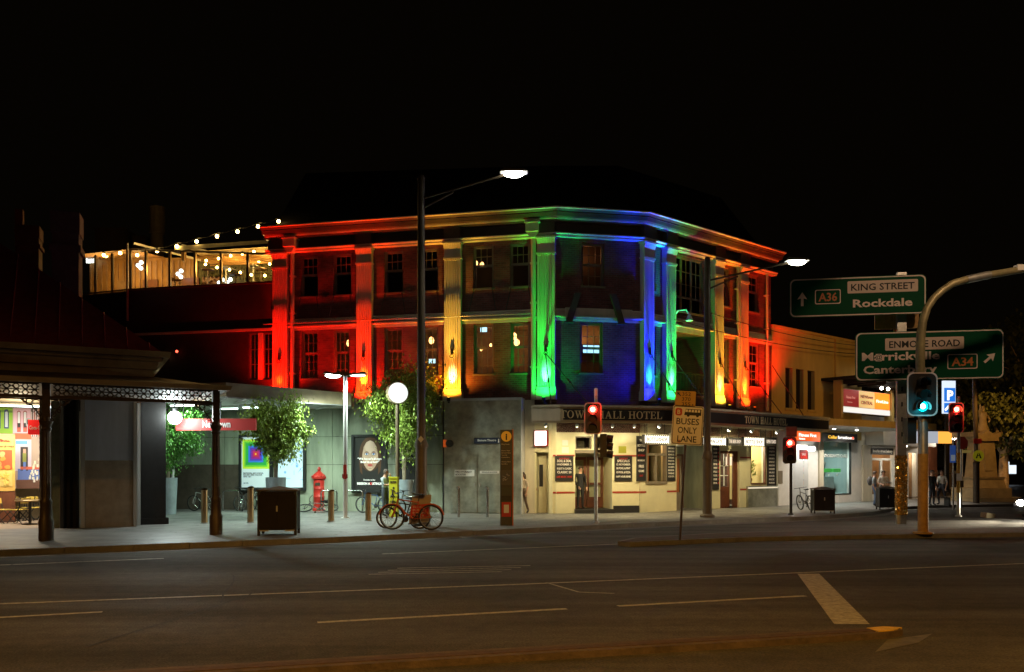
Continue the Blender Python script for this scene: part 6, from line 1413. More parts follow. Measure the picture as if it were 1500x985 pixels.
def route(t, x, z, w_, h_, s, m):
    ringplate(rrect(x-w_/2,x+w_/2,z-h_/2,z+h_/2,.05,3), .025, -.01, -.002).build('route_frame', K['signwhite'], t); text(s, h_*.58, m, t, (x,-.008,z-h_*.29), width=w_*.72, bold=.03)
def plate_text(t, x, z, w_, h_, s):
    MB().prism(rrect(x-w_/2,x+w_/2,z-h_/2,z+h_/2,.03,2),-.01,-.002).build('name_plate', K['signpale'], t)
    text(s, h_*.56, K['ink'], t, (x,-.018,z-h_*.28), width=w_*.9, bold=.02)
t, w_, h_ = big_sign(1156.5,1357,411,467.5,401,458,26.6,25.9,'upper green direction sign reading King Street, Rockdale, A36')
arrow(t, -w_*.405, h_*.47, h_*.36, 0, K['signwhite']); route(t, -w_*.215, h_*.51, w_*.19, h_*.37, 'A36', mat('route_ink',(.55,.18,.06),.5))
plate_text(t, w_*.185, h_*.73, w_*.51, h_*.31, 'KING STREET'); text('Rockdale', h_*.20, K['signwhite'], t, (w_*.185,-.006,h_*.22), width=w_*.43, bold=.035)
t, w_, h_ = big_sign(1253,1471,487,558,478.5,555.5,26.2,25.4,'lower green direction sign reading Enmore Road, Marrickville, Canterbury, A34')
plate_text(t, -w_*.03, h_*.74, w_*.53, h_*.25, 'ENMORE ROAD')
text('Marrickville', h_*.165, K['signwhite'], t, (-w_*.455,-.006,h_*.42), width=w_*.53, align='L', bold=.035); text('Canterbury', h_*.165, K['signwhite'], t, (-w_*.445,-.006,h_*.15), width=w_*.50, align='L', bold=.035)
route(t, w_*.225, h_*.36, w_*.2, h_*.3, 'A34', mat('route_ink',(.6,.2,.05),.5)); arrow(t, w_*.405, h_*.42, h_*.27, -48, K['signwhite'])
MB().box(-w_*.36,-w_*.32,-.016,-.012,h_*.40,h_*.55).build('sticker', K['letter'], t); text('@', h_*.1, K['ink'], t, (-w_*.34,-.02,h_*.44))
sbk = thing('blank_sign', 'plain orange brown panel seen between the two green signs', 'sign', P(1310,482,26.9), R(-12)); MB().box(-.6,.75,0,.04,0,1.3).build('plate', K['orange_pole'], sbk); MB().box(-.02,.06,-.06,-.001,-.2,1.4).build('batten', K['orange_pole'], sbk)
# buses only lane sign on its leaning pole
bx0, by0, bz0 = G(996, 791, .126)
t = thing('bus_lane_sign', 'white BUSES ONLY LANE sign on a leaning pole in the median', 'road sign', (bx0,by0,bz0), 0)
def bp(px,py): return ((px-996)/FP*by0, zat(py,by0,bz0))
a = bp(1009,580); MB().tube([(0,0,0),(a[0]-.02,0,a[1])],.032,8).build('pole', K['iron'], t)
K['buswhite'] = mat('bus_sign_white', (.85,.80,.80), .5, var=.06); K['busyellow'] = mat('bus_sign_yellow', (.55,.30,.05), .5)
def tilt(mb, cx, cz, ang, m, nm, par=None): 
    o = mb.build(nm, m, par or t); o.location = (cx,-.05,cz); o.rotation_euler = (0,R(ang),0); return o
cx, cz = bp(1006.5,623.5); w_ = 45/FP*by0; h_ = 57/FP*by0
pn = tilt(MB().prism(rrect(-w_/2,w_/2,-h_/2,h_/2,.05),0,.015), cx, cz, 3.5, K['buswhite'], 'panel')
ringplate(rrect(-w_/2+.015,w_/2-.015,-h_/2+.015,h_/2-.015,.045), .014, -.004, -.001).build('border', K['ink'], pn)
for s, z, wd in (('BUSES',.02,.74),('ONLY',-.205,.62),('LANE',-.43,.62)): text(s, .165*h_, K['ink'], pn, (0,-.006,z*h_), width=wd*w_, bold=.012)
MB().prism(rrect(-w_*.42,-w_*.2,h_*.24,h_*.43,.05,4),-.006,-.001).build('red_badge', K['red'], pn); text('B', .11*h_, K['letter'], pn, (-w_*.31,-.012,h_*.28), bold=.02)
bus = MB().prism([(-w_*.13,h_*.26),(w_*.42,h_*.26),(w_*.42,h_*.42),(-w_*.09,h_*.42)],-.006,-.001); bus.build('bus_symbol', K['ink'], pn)
wn = MB()
for k in range(5): wn.prism([(-w_*.10+w_*.1*k,h_*.34),(-w_*.02+w_*.1*k,h_*.34),(-w_*.02+w_*.1*k,h_*.405),(-w_*.09+w_*.1*k,h_*.405)],-.0095,-.0065)
wn.build('bus_windows', K['buswhite'], pn)['kind'] = 'stuff'
MB().disc(w_*.0,h_*.255,.035,-.0125,-.0065,12).build('bus_wheel', K['ink'], pn); MB().disc(w_*.3,h_*.255,.035,-.0125,-.0065,12).build('bus_wheel', K['ink'], pn)
MB().box(-w_*.30,-w_*.2,-.008,-.004,-h_*.46,-h_*.38).build('sticker', mat('pink_sticker',(.7,.35,.28),.5), pn)
cx, cz = bp(1003.5,585); w2, h2 = 30/FP*by0, 23/FP*by0
pn = tilt(MB().prism(rrect(-w2/2,w2/2,-h2/2,h2/2,.03),0,.015), cx, cz, 2.5, K['busyellow'], 'route_panel')
for s, z in (('352',.2),('370',-.12),('355',-.44)): text(s, .24*h2, K['ink'], pn, (.02,-.006,z*h2), width=w2*.42)
arrow(pn, -w2*.33, h2*.3, h2*.34, 45, K['ink']); MB().disc(w2*.36,-h2*.36,.018,-.006,-.001,8).build('dot', K['ink'], pn)

# overhead service cables across the right facade
def cable(a, b, sag, lab):
    a, b = Vector(a), Vector(b); pts = [a.lerp(b,i/8)-Vector((0,0,sag*4*(i/8)*(1-i/8))) for i in range(9)]
    tag(MB().tube(pts,.018,5).build('service_cable', K['black']), lab, 'cable')
cable(FR_.w(FR_.U(988,-.4),-.4,8.2), FR_.w(FR_.U(1300,-.6),-.6,8.3), .35, 'thin black service cable slung across the right hotel facade to the ochre building')
cable(FR_.w(FR_.U(1030,-.6),-.6,8.75), FR_.w(FR_.U(1290,-.8),-.8,8.6), .3, 'second thin black cable just above the first on the right facade')
# ------------------------------------------------------------------ street lamps
ledg = glow('street_led',(1,1,.86),60)
def street_lamp(pxb, pyb, py_sh, py_top, lamp, r0, r1, power, lab, col=(1,.97,.80)):
    x,y,z = G(pxb,pyb,KERB); t = thing('street_lamp', lab, 'street lamp', (x,y,z)); 
    h1, h2 = zat(py_sh,y,z), zat(py_top,y,z)
    MB().tube([(0,0,.05),(0,0,h1)],r0,14).lathe([(r0*1.6,0),(r0*1.6,.08),(r0*1.1,.14)]).build('lower_shaft', K['pole'], t, smooth=True)
    MB().lathe([(r0*1.18,h1-.02),(r0*1.22,h1+.06),(r1*1.05,h1+.28)],n=16).build('collar', K['pole'], t, smooth=True)
    MB().tube([(0,0,h1+.2),(0,0,h2)],[r1,r1*.82],14).lathe([(r1*.9,h2),(r1*.6,h2+.1)]).build('upper_shaft', K['pole'], t, smooth=True)
    lx, lz = (lamp[0]-pxb)/FP*y, zat(lamp[1],y,z); dy = -.9
    for k in (0,.32): MB().tube([(0,0,lz-.5-k),(lx*(.93 if k == 0 else .35),dy*(.93 if k == 0 else .35),lz-.02-(0 if k == 0 else .38))],.035,8).build('arm', K['pole'], t)
    hd = MB().add([(lx-.42,dy-.17,lz),(lx+.42,dy-.17,lz),(lx+.42,dy+.17,lz),(lx-.42,dy+.17,lz),(lx-.3,dy-.1,lz+.13),(lx+.34,dy-.1,lz+.1),(lx+.34,dy+.1,lz+.1),(lx-.3,dy+.1,lz+.13)],[(0,3,2,1),(4,5,6,7),(0,1,5,4),(1,2,6,5),(2,3,7,6),(3,0,4,7)]).build('lamp_head', K['whitegrey'], t)
    MB().ball((lx,dy,lz-.02),.3,14,8,(1.05,.5,.42)).build('lens', ledg, hd, smooth=True)
    spot('street_light', (x+lx,y+dy,z+lz-.2), (x+lx,y+dy-1.5,0), power, col, 125, .6, .15)
    return t
street_lamp(617,770,655,262,(752.5,268.5),.185,.135,330,'tall brown street lamp in front of the wall, its lit arm over the hotel cornice')
t = thing('pole_notice','small pale diamond notice on the tall brown street lamp','notice',P(617.5,644,25.6)); tag(t)
MB().prism([(-.09,0),(0,-.11),(.09,0),(0,.11)],-.2,-.19).build('plate', K['letter'], t)
street_lamp(1036,758,672,381,(1155,392),.17,.13,280,'brown street lamp beside the bus lane sign, its lit arm over the right facade')
# sodium lamps out of the picture, one of them added to light the signs
AMB = (1,.47,.085)
for (x,y,lab,pw,cone,tgt,bl) in ((-14,4.0,'sodium street lamp on the near side, left',2400,156,(-14,5.5,0),.7),(3.0,-1.0,'sodium street lamp behind the viewpoint',6500,79,(3.3,7.7,0),.25),
        (12.5,18.5,'added unseen street lamp lighting the green direction signs, beyond the picture edge',620,70,(13.6,25.5,4.6),.3),(24,30,'sodium street lamp across the right hand road, beyond the picture edge',1500,50,(15.3,42,5.6),.5)):
    t = thing('sodium_lamp', lab, 'street lamp', (x,y-1.8,0)); MB().tube([(0,0,0),(0,0,9.5),(0,.9,10.0),(0,1.6,10.0)],.09,10).build('pole', K['pole'], t)
    MB().ball((0,1.7,9.93),.2,10,6,(1,1.6,.4)).build('lens', glow('sodium_lens',(1,.5,.1),20), t)
    spot('sodium_light', (x,y,9.75), tgt, pw, (1,.62,.34) if cone == 70 else AMB, cone, bl, .2)
# twin headed plaza lamp
x,y,z = G(506,759,KERB); t = thing('plaza_lamp','slim white twin headed plaza lamp left of the portrait poster','street lamp',(x,y,z))
hz = zat(550,y,z); MB().tube([(0,0,0),(0,0,hz-.05)],[.085,.07],12).lathe([(.16,0),(.16,.03)]).build('pole', K['white'], t, smooth=True)
for s,on in ((-1,1),(1,0)):
    cx = s*.42
    h = MB().add([(s*.05,-.12,hz-.02),(s*.8,-.14,hz+.05),(s*.8,.14,hz+.05),(s*.05,.12,hz-.02),(s*.12,-.1,hz+.05),(s*.7,-.1,hz+.13),(s*.7,.1,hz+.13),(s*.12,.1,hz+.05)],[(0,1,2,3),(4,5,6,7),(0,1,5,4),(1,2,6,5),(2,3,7,6),(3,0,4,7)]).build('lamp_head', K['timber_d'], t)
    MB().ball((s*.45,0,hz-.01),.26,12,8,(1.1,.5,.35 if on else .15)).build('lens', glow('plaza_led',(.86,1,.97),28 if on else 5), h, smooth=True)
    spot('plaza_light', (x+s*.45,y,z+hz-.16), (x+s*.8,y+.3,0), 1500 if on else 1000, (.80,1,.88), 128 if on else 166, .6, .15)
ex = MB().tube([(0,-.09,1.42),(0,-.09,1.95)],.06,10); ex.build('red_tag', K['red'], t)
MB().box(-.1,.1,-.12,-.085,1.45,1.6).build('tag_plate', K['redband'], t)
# round lit disc on a pole
x,y = (582-750)/1200*31.1, 31.1; t = thing('disc_sign','round glowing white disc sign on a dark pole in front of the leafy potted tree','sign',(x,y,KERB),R(25))
hz = zat(576,y,KERB); MB().tube([(0,0,0),(0,0,hz-.3)],.07,10).build('pole', K['pole'], t); MB().disc(0,hz,.42,-.09,.09,32).build('rim', K['buff'], t)
MB().disc(0,hz,.385,-.1,-.091,32).build('lit_face', glow('disc_glow',(.9,.95,.85),1.3), t)
p_ = (x-.1,y-.7,KERB+hz); 
# red station name sign on its white post
x,y = (253-750)/1200*33, 33; t = thing('white_post','slim white plaza post below the globe lamp and station sign','post',(x,y,KERB)); MB().tube([(0,0,0),(0,0,3.9)],.065,10).lathe([(.12,0),(.12,.02)]).build('shaft', K['white'], t)
x,y = (256-750)/1200*27.3, 27.3; t = thing('station_sign','long red station name sign with white lettering beside the globe lamp','sign',(x,y,0),R(-4))
za,zb = zat(631,y,0), zat(614,y,0); x1 = (378-256)/FP*y
MB().box(.06,x1,-.05,.05,za,zb).build('board', mat('station_red',(.42,.025,.02),.5,emit=(.5,.02,.015),es=.12), t)
for hx in (.3,x1-1.2): MB().tube([(hx,0,zb),(hx,0,4.15)],.02,6).build('hanger', K['black'], t)
text('Newtown', .23, mat('sign_letter_lit',(.8,.78,.75),.5,emit=(.8,.75,.7),es=.12), t, (1.45,-.056,za+.1), width=.96, bold=.03)
# ------------------------------------------------------------------ bollards, hoops, bins
bol = None
BL = {299.5:(767,716,'bronze bollard left of the right verandah column'),367:(766,713,'bronze bollard left of the large dark bin'),485:(764,718,'bronze bollard right of the large dark bin'),539.5:(763,722,'bronze bollard below the portrait poster')}
for px,(pb,pt,lab) in BL.items():
    x,y,z = G(px,pb,KERB); h = zat(pt,y,z); r = .105
    if bol is None:
        bol = thing('bollard', lab, 'bollard', (x,y,z), 0, 'bronze bollards on the plaza')
        MB().tube([(0,0,0),(0,0,1.02)],r,16).build('shaft', K['bronze'], bol, smooth=True)
        MB().add([(r*1.02*math.cos(6.283*k/16),r*1.02*math.sin(6.283*k/16),1.02+.06*math.cos(6.283*k/16+1)) for k in range(16)]+[(0,0,1.06)],[(k,(k+1)%16,16) for k in range(16)]).build('sloped_cap', K['chrome'], bol)
        MB().lathe([(r*1.25,0),(r*1.25,.03)],n=16).build('base_ring', K['steel'], bol)
        o = bol
    else: o = copy_tree(bol); o.location = (x,y,z); o['label'] = lab
    o.scale = (1,1,h/1.06)
sb = None
for px,lab in ((672,'left of two slim stainless bollards before the grey cabinet'),(714,'right of two slim stainless bollards, nearer the information totem')):
    x,y,z = G(px,758,KERB)
    if sb is None:
        sb = thing('steel_bollard', lab, 'bollard', (x,y,z), 0, 'slim stainless bollards'); MB().tube([(0,0,0),(0,0,1.08)],.055,12).build('shaft', K['chrome'], sb, smooth=True); MB().tube([(0,0,1.06),(-.05,-.02,1.13)],[.058,.05],12).build('cap', K['chrome'], sb); o = sb
    else: o = copy_tree(sb); o.location = (x,y,z); o['label'] = lab
hp = None
for px,lab in ((482,'stainless bike hoop behind the bollard right of the dark bin'),(519,'stainless bike hoop just left of the bicycle under the portrait poster'),(553,'stainless bike hoop around the dark bicycle under the portrait poster'),(338,'stainless bike hoop at the left of the bicycle cluster')):
    x,y,z = G(px,749.5,KERB); pts = [(-.36,0,0),(-.36,0,.78)]+[(-.26-.1*math.cos(R(a)),0,.78+.1*math.sin(R(a))) for a in (30,60,90)]+[(.26+.1*math.cos(R(a)),0,.78+.1*math.sin(R(a))) for a in (90,60,30)]+[(.36,0,.78),(.36,0,0)]
    if hp is None: hp = thing('bike_hoop', lab, 'bike rack', (x,y,z), R(-12), 'stainless bike hoops by the wall'); MB().tube(pts,.028,8).build('hoop', K['chrome'], hp, smooth=True); MB().lathe([(.07,0),(.07,.015)],(-.36,0,0),10).lathe([(.07,0),(.07,.015)],(.36,0,0),10).build('feet', K['steel'], hp); o = hp
    else: o = copy_tree(hp); o.location = (x,y,z); o['label'] = lab
K['bin'] = mat('bin_dark', (.014,.010,.009), .6, var=.3, spec=.2)
def bin_(x0,x1,yt,yb,lab,rz=0,src=None):
    x,y,z = G((x0+x1)/2,yb,KERB); w_ = (x1-x0)/FP*y; h = zat(yt,y,z)
    if src is None:
        t = thing('litter_bin', lab, 'bin', (x,y,z), rz, 'dark council litter bins')
        MB().box(-.5,.5,-.4,.4,.12,1.0).build('body', K['bin'], t)
        MB().box(-.47,-.02,-.42,-.401,.16,.94).box(.02,.47,-.42,-.401,.16,.94).build('door', K['bin'], t)
        for sx in (-1,1):
            for sy in (-1,1): MB().box(sx*.47-.035,sx*.47+.035,sy*.37-.035,sy*.37+.035,0,1.02).build('leg', K['blacksat'], t)
        MB().box(-.53,.53,-.43,.43,1.02,1.05).add([(-.53,-.43,1.05),(.53,-.43,1.05),(.53,.43,1.05),(-.53,.43,1.05),(0,0,1.13)],[(0,1,4),(1,2,4),(2,3,4),(3,0,4)]).build('lid', mat('bin_lid',(.07,.06,.05),.5,var=.3), t)
        MB().box(-.02,.02,-.45,-.42,.55,.68).build('lock', K['steel'], t)
        MB().box(-.45,-.2,-.43,-.425,.1,.13).box(.2,.45,-.43,-.425,.1,.13).build('foot_rail', K['steel'], t)
    else: t = copy_tree(src); t.location = (x,y,z); t.rotation_euler = (0,0,rz); t['label'] = lab
    t.scale = (w_/1.1,w_/1.1,h/1.1); return t
b0 = bin_(379,439,714,783,'large dark metal litter bin with pyramid lid in front of the poster tree', R(8))
bin_(1189,1221,714,752,'dark litter bin with a sloping lid in front of the shop window, left of two', R(-8), b0)
bin_(1285,1312,713,747,'dark litter bin with papers on top beside two people, right of two', R(-10), b0)
tag(MB().cbox((0,0,.03),(.3,.22,.05),(.05,.1,.3)).cbox((.2,.05,.02),(.2,.16,.04),(0,.1,1)).build('paper_litter', K['white'], None, tuple(Vector(G(1298,747,KERB))+Vector((0,0,1.17)))), 'crumpled white papers lying on the right hand litter bin', 'litter')
# information totem
x,y,z = G(741.5,770,KERB); t = thing('information_totem','dark upright information totem with an orange disc carrying a white bordered letter i','information sign',(x,y,z),R(4))
hz = zat(630,y,z); w_ = .19
MB().box(-w_,w_,-.06,.06,0,hz).build('slab', mat('totem_face',(.05,.048,.04),.45), t); MB().box(w_+.002,w_+.035,-.07,.07,0,hz+.02).build('orange_edge', mat('totem_orange',(.65,.16,.03),.5), t)
MB().disc(0,hz-.21,.165,-.075,-.061,28).build('disc', mat('totem_disc',(.8,.38,.02),.5,emit=(1,.45,.03),es=.15), t); text('i', .2, K['ink'], t, (0,-.08,hz-.31), bold=.05)
rr = random.Random(4)
for s,zz_,hh in (('King Street',2.55,.04),('Enmore Road',2.35,.035),('Newtown Station',2.28,.03),('Town Hall',2.21,.03),('Hospital 400 m',2.14,.03),('University 900 m',2.0,.03),('Park 600 m',1.93,.03)): text(s, hh, K['letter'], t, (-.15,-.064,zz_), align='L', maxw=.3)
mp_ = MB().box(-.16,.16,-.066,-.061,1.28,1.75).build('map_panel', mat('totem_map',(.09,.09,.085),.5), t)
mb = MB()
for q in range(9): a = rr.uniform(0,3.1); cx,cz = rr.uniform(-.08,.08), rr.uniform(1.38,1.65); mb.tube([(cx-.06*math.cos(a),-.069,cz-.06*math.sin(a)),(cx+.06*math.cos(a),-.069,cz+.06*math.sin(a))],.005,4)
mb.build('map_street', K['whitegrey'], mp_)['kind'] = 'stuff'
MB().box(-.16,.16,-.066,-.061,.98,1.2).build('map_panel', mat('totem_green',(.05,.06,.045),.5), t); MB().box(-.16,.16,-.066,-.061,.78,.94).build('map_panel', K['black'], t)
MB().box(-.15,.15,-.09,-.066,.28,.74).build('red_sticker', K['red'], t); MB().box(-.08,.08,-.094,-.091,.4,.66).build('sticker_paper', K['letter'], t); 
# grey utility cabinet by the hotel window
x,y,z = G(960,748,KERB); t = thing('utility_cabinet','grey two door utility cabinet below the hotel ground floor window','cabinet',(x,y,z),R(10)); w_ = 32/FP*y; h = zat(711,y,z)
MB().box(-w_/2,w_/2,0,.45,.1,h).box(-w_/2-.03,w_/2+.03,-.03,.48,h,h+.05).build('body', K['clad'], t); MB().box(-w_/2-.0,w_/2,.02,.43,0,.1).build('plinth', K['slate'], t)
for a,b in ((-w_/2+.03,-.01),(.01,w_/2-.03)): MB().box(a,b,-.02,-.001,.14,h-.04).build('door', K['clad'], t)
MB().box(-w_/2+.15,-w_/2+.4,-.03,-.021,h-.32,h-.08).build('warning_label', K['red'], t)
# old red cast iron pillar by the wall
x,y,z = G(467.5,748.5,KERB); t = thing('iron_pillar','ornate red cast iron pillar box with a domed finial against the wall','pillar box',(x,y,z))
h = zat(684,y,z); s = h/2.0
MB().lathe([(.30*s,0),(.30*s,.1*s),(.25*s,.14*s),(.25*s,.6*s),(.265*s,.62*s),(.265*s,.66*s),(.25*s,.68*s),(.25*s,1.0*s),(.265*s,1.02*s),(.25*s,1.06*s),(.25*s,1.42*s),(.33*s,1.46*s),(.34*s,1.54*s)],n=20).build('body', K['red'], t, smooth=True)
MB().lathe([(.33*s,1.545*s),(.29*s,1.62*s),(.17*s,1.72*s),(.09*s,1.78*s),(.05*s,1.82*s),(.09*s,1.87*s),(.08*s,1.92*s),(.02*s,2.0*s)],n=20).build('dome', K['red'], t, smooth=True)
for k in range(8): a = R(45*k); MB().ball((.33*s*math.cos(a),.33*s*math.sin(a),1.57*s),.035*s,6,4).build('crest', K['red'], t)
MB().box(-.12*s,.10*s,-.265*s,-.24*s,1.15*s,1.28*s).build('slot_plate', K['iron'], t)
# yellow caution stand
x,y,z = G(577,757,KERB); t = thing('caution_stand','tall yellow green caution sign stand with black slip symbol beside the standing man','sign',(x,y,z),R(-6)); h = zat(701,y,z); w_ = .155
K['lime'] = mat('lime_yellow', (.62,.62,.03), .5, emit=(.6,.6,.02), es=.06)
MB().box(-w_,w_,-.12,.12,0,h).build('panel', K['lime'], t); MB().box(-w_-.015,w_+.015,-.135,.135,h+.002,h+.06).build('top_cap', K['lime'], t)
text('CAUTION', .09, K['ink'], t, (0,-.125,h-.18), width=.24, bold=.05)
f_ = MB().disc(.02,h-.36,.04,-.128,-.121,10).tube([(.0,-.124,h-.42),(-.03,-.124,h-.6)],.028,5).tube([(-.03,-.124,h-.58),(.07,-.124,h-.7)],.02,5).tube([(-.03,-.124,h-.58),(-.09,-.124,h-.72)],.02,5).tube([(0,-.124,h-.45),(.09,-.124,h-.5)],.015,5).tube([(0,-.124,h-.45),(-.09,-.124,h-.42)],.015,5).build('slip_symbol', K['ink'], t); f_['kind'] = 'stuff'
text('SLIPPERY', .07, K['ink'], t, (0,-.125,h-.9), width=.24, bold=.03); text('WHEN', .07, K['ink'], t, (0,-.125,h-1.02), bold=.03); text('WET', .07, K['ink'], t, (0,-.125,h-1.14), bold=.03)
# ------------------------------------------------------------------ bicycles
def bicycle(px, py, rz, lab, col='blacksat', lean=0.0, src=None, scale=1.0, name='bicycle', cat='bicycle', loc=None):
    p = loc or G(px,py,KERB)
    if src is not None:
        t = copy_tree(src); t['label'] = lab
    else:
        t = thing('bicycle', lab, 'bicycle', p, rz, 'parked bicycles'); r = .335; wb = .52
        for x,nm in ((-wb,'r'),(wb,'f')):
            wmb = MB().ring(x,r,r-.035,r,-.02,.02,26); wh = wmb.build('wheel', K['rubber'], t, smooth=False)
            MB().ring(x,r,r-.055,r-.036,-.012,.012,26).build('rim', K['chrome'], wh)
            sp = MB()
            for k in range(14): a = R(360*k/14); sp.tube([(x,.015*(1 if k%2 else -1),r),(x+(r-.05)*math.cos(a),0,r+(r-.05)*math.sin(a))],.0035,3,False)
            sp.ring(x,r,.0,.03,-.03,.03,8); sp.build('spokes', K['chrome'], wh)['kind'] = 'stuff'
        c = K[col]; bb = (-.06,0,.29); st_ = (-.20,0,.76); hd0 = (.36,0,.80); hd1 = (.40,0,.62)
        MB().tube([bb,st_],.017,6).tube([(-.19,0,.72),hd0],.017,6).tube([bb,hd1],.02,6).tube([hd0,hd1],.02,6).tube([bb,(-wb,.05,r)],.011,5).tube([bb,(-wb,-.05,r)],.011,5).tube([(-.19,0,.72),(-wb,.05,r)],.01,5).tube([(-.19,0,.72),(-wb,-.05,r)],.01,5).build('frame', c, t)
        MB().tube([(.395,0,.65),(.43,.05,.55),(wb,.055,r)],.014,6).tube([(.395,0,.65),(.43,-.05,.55),(wb,-.055,r)],.014,6).build('fork', c, t)
        MB().tube([(.36,0,.8),(.34,0,.92),(.40,0,.97)],.015,6).tube([(.26,.28,.98),(.38,.14,.97),(.40,0,.97),(.38,-.14,.97),(.26,-.28,.98)],.013,6).build('handlebar', K['black'], t)
        MB().add([(-.36,-.08,.90),(-.36,.08,.90),(-.05,.02,.91),(-.05,-.02,.91),(-.34,-.07,.95),(-.34,.07,.95),(-.06,.015,.935),(-.06,-.015,.935)],[(0,1,2,3),(4,7,6,5),(0,3,7,4),(1,5,6,2),(2,6,7,3),(0,4,5,1)]).tube([st_,(-.225,0,.91)],.014,6).build('saddle', K['black'], t)
        MB().ring(-.06,.29,.0,.09,-.055,-.045,14).tube([(-.06,-.06,.29),(.06,-.06,.15)],.012,5).tube([(-.06,.06,.29),(-.18,.06,.43)],.012,5).box(.02,.11,-.13,-.06,.135,.16).box(-.23,-.14,.06,.13,.42,.445).build('crank', K['iron'], t)
    t.location = p; t.rotation_euler = (lean,0,rz); t.scale = (scale,)*3; return t
K['bikewhite'] = mat('bike_white', (.5,.52,.48), .35, metal=.4); K['bikered'] = mat('bike_orange_red', (.55,.10,.03), .4); K['bikeblue'] = mat('bike_blue', (.03,.08,.2), .4)
bk1 = bicycle(299,749,R(160),'pale framed bicycle with raised handlebar leaning at the left of the plaza wall','bikewhite',R(-6))
bk2 = bicycle(352,748.5,R(115),'bicycle seen nearly end on at the left of the cluster below the rainbow poster','blacksat',R(4))
bicycle(366,748.5,R(60),'second bicycle of the cluster, close behind the bollard',src=bk2,lean=R(-5)); bicycle(379,749,R(140),'third bicycle of the cluster, half hidden by the dark bin',src=bk1,lean=R(5))
b4 = bicycle(463,752,R(185),'dark bicycle fallen on its side in front of the red pillar','blacksat',src=bk2,lean=R(66)); b4.location.z += .06
b5 = bicycle(548,752,R(158),'blue framed bicycle locked to a hoop under the portrait poster','bikeblue',R(-5))
bicycle(600,757,R(150),'white forked bicycle standing behind the red share bike','bikewhite',src=bk1,lean=R(4))
bicycle(1181,748,R(95),'bicycle leaning by the lit fridge doorway',src=bk2,lean=R(-8))
rb = bicycle(603,776.5,R(172),'orange red share bicycle with a big advertising panel near the kerb','bikered',R(-3),scale=1.12)
MB().add([(-.42,-.19,.20),(.12,-.19,.12),(.02,-.19,.86),(-.5,-.19,.92),(-.42,-.175,.20),(.12,-.175,.12),(.02,-.175,.86),(-.5,-.175,.92)],[(0,1,2,3),(7,6,5,4),(0,4,5,1),(1,5,6,2),(2,6,7,3),(3,7,4,0)]).build('advert_panel', mat('advert_board',(.45,.38,.3),.5), rb)
MB().poly([(-.40,-.193,.34),(.09,-.193,.27),(.04,-.193,.62),(-.45,-.193,.68)]).poly([(.09,-.172,.27),(-.40,-.172,.34),(-.45,-.172,.68),(.04,-.172,.62)]).build('advert_print', mat('advert_red',(.6,.04,.025),.5), rb)
for q in range(4): text('SHARE BIKE HIRE'[:14-q*2], .05, K['letter'], rb, (-.18+.01*q,-.168,.56-.075*q), th=R(180), maxw=.36)
MB().ring(.52,.335,.336,.36,-.035,.035,18,10,170).ring(-.52,.335,.336,.36,-.035,.035,18,10,170).build('mudguard', K['bikered'], rb)
# the second wheel that leans against it on the left
bicycle(590,775,R(168),'second share bicycle just behind the orange red one',src=rb.copy() if False else bk2,lean=R(8),scale=1.0)
# ------------------------------------------------------------------ potted trees
def potted_tree(px, pyb, pot_t, crown, n, lab, seed, m='leaf', leaf=.075, Y=None):
    Y = Y or G(px,pyb,KERB)[1]; x = (px-HX)/FP*Y; z = KERB
    h = zat(pot_t,Y,z)
    pt = thing('tree_pot', lab[1], 'plant pot', (x,Y,z)); MB().lathe([(.30,0),(.36,h),(.33,h),(.32,h-.06)],n=18).build('pot', K['pot'], pt, smooth=True); MB().lathe([(.315,h-.1),(.0,h-.095)],n=14).build('soil', K['bark'], pt)
    x0,x1,y0,y1 = crown; rr = random.Random(seed)
    t = thing('potted_tree', lab[0], 'tree', (x,Y,z+h-.1))
    cx = ((x0+x1)/2-px)/FP*Y; ra = (x1-x0)/2/FP*Y; zt, zb_ = zat(y0,Y,z)-h+.1, zat(y1,Y,z)-h+.1; cz = (zt+zb_)/2; rz_ = (zt-zb_)/2
    tb = MB()
    for k in range(6):
        a = R(60*k+rr.uniform(-15,15)); q = rr.uniform(.25,.75)
        tb.tube([(.02*math.cos(a),.02*math.sin(a),0),(.07*math.cos(a),.07*math.sin(a),zb_*.6+.3),(cx*.5+ra*q*.45*math.cos(a),ra*q*.45*math.sin(a),cz-rz_*.35),(cx+ra*q*math.cos(a),ra*q*math.sin(a),cz+rz_*rr.uniform(0,.6))],[.042,.032,.022,.008],6)
    tb.build('trunk', K['bark'], t)
    clumps = []
    while len(clumps) < 46:
        u,v,w_ = rr.uniform(-1,1),rr.uniform(-1,1),rr.uniform(-1,1); d = (u**4+v**4+w_**4)**.25 if w_ > -.2 else math.sqrt(u*u+v*v+w_*w_)
        if d < 1 and d > .25: 
            tw = (1 if w_ > -.3 else 1-.75*(-.3-w_)/.7); clumps.append((cx+ra*.9*u*tw,ra*.9*v*tw,cz+rz_*.92*w_,rr.uniform(.5,1.15)))
    lm = [MB(),MB()]
    for i in range(n):
        c = rr.choice(clumps); s_ = .19*c[3]*ra/.9
        p = Vector((c[0]+rr.gauss(0,s_),c[1]+rr.gauss(0,s_),c[2]+rr.gauss(0,s_*1.2))); L = leaf*rr.uniform(.7,1.3)
        m_ = Matrix.Translation(p)@Matrix.Rotation(rr.uniform(0,6.28),4,'Z')@Matrix.Rotation(rr.uniform(.2,1.5),4,'Y')
        lm[0].add([m_@Vector(q) for q in ((0,0,0),(L*.5,L*.3,.012),(L*1.1,0,-.01),(L*.5,-L*.3,.012))],[(0,1,2),(0,2,3)])
    o = lm[0].build('crown', K[m], t, norm=False); o['kind'] = 'stuff'
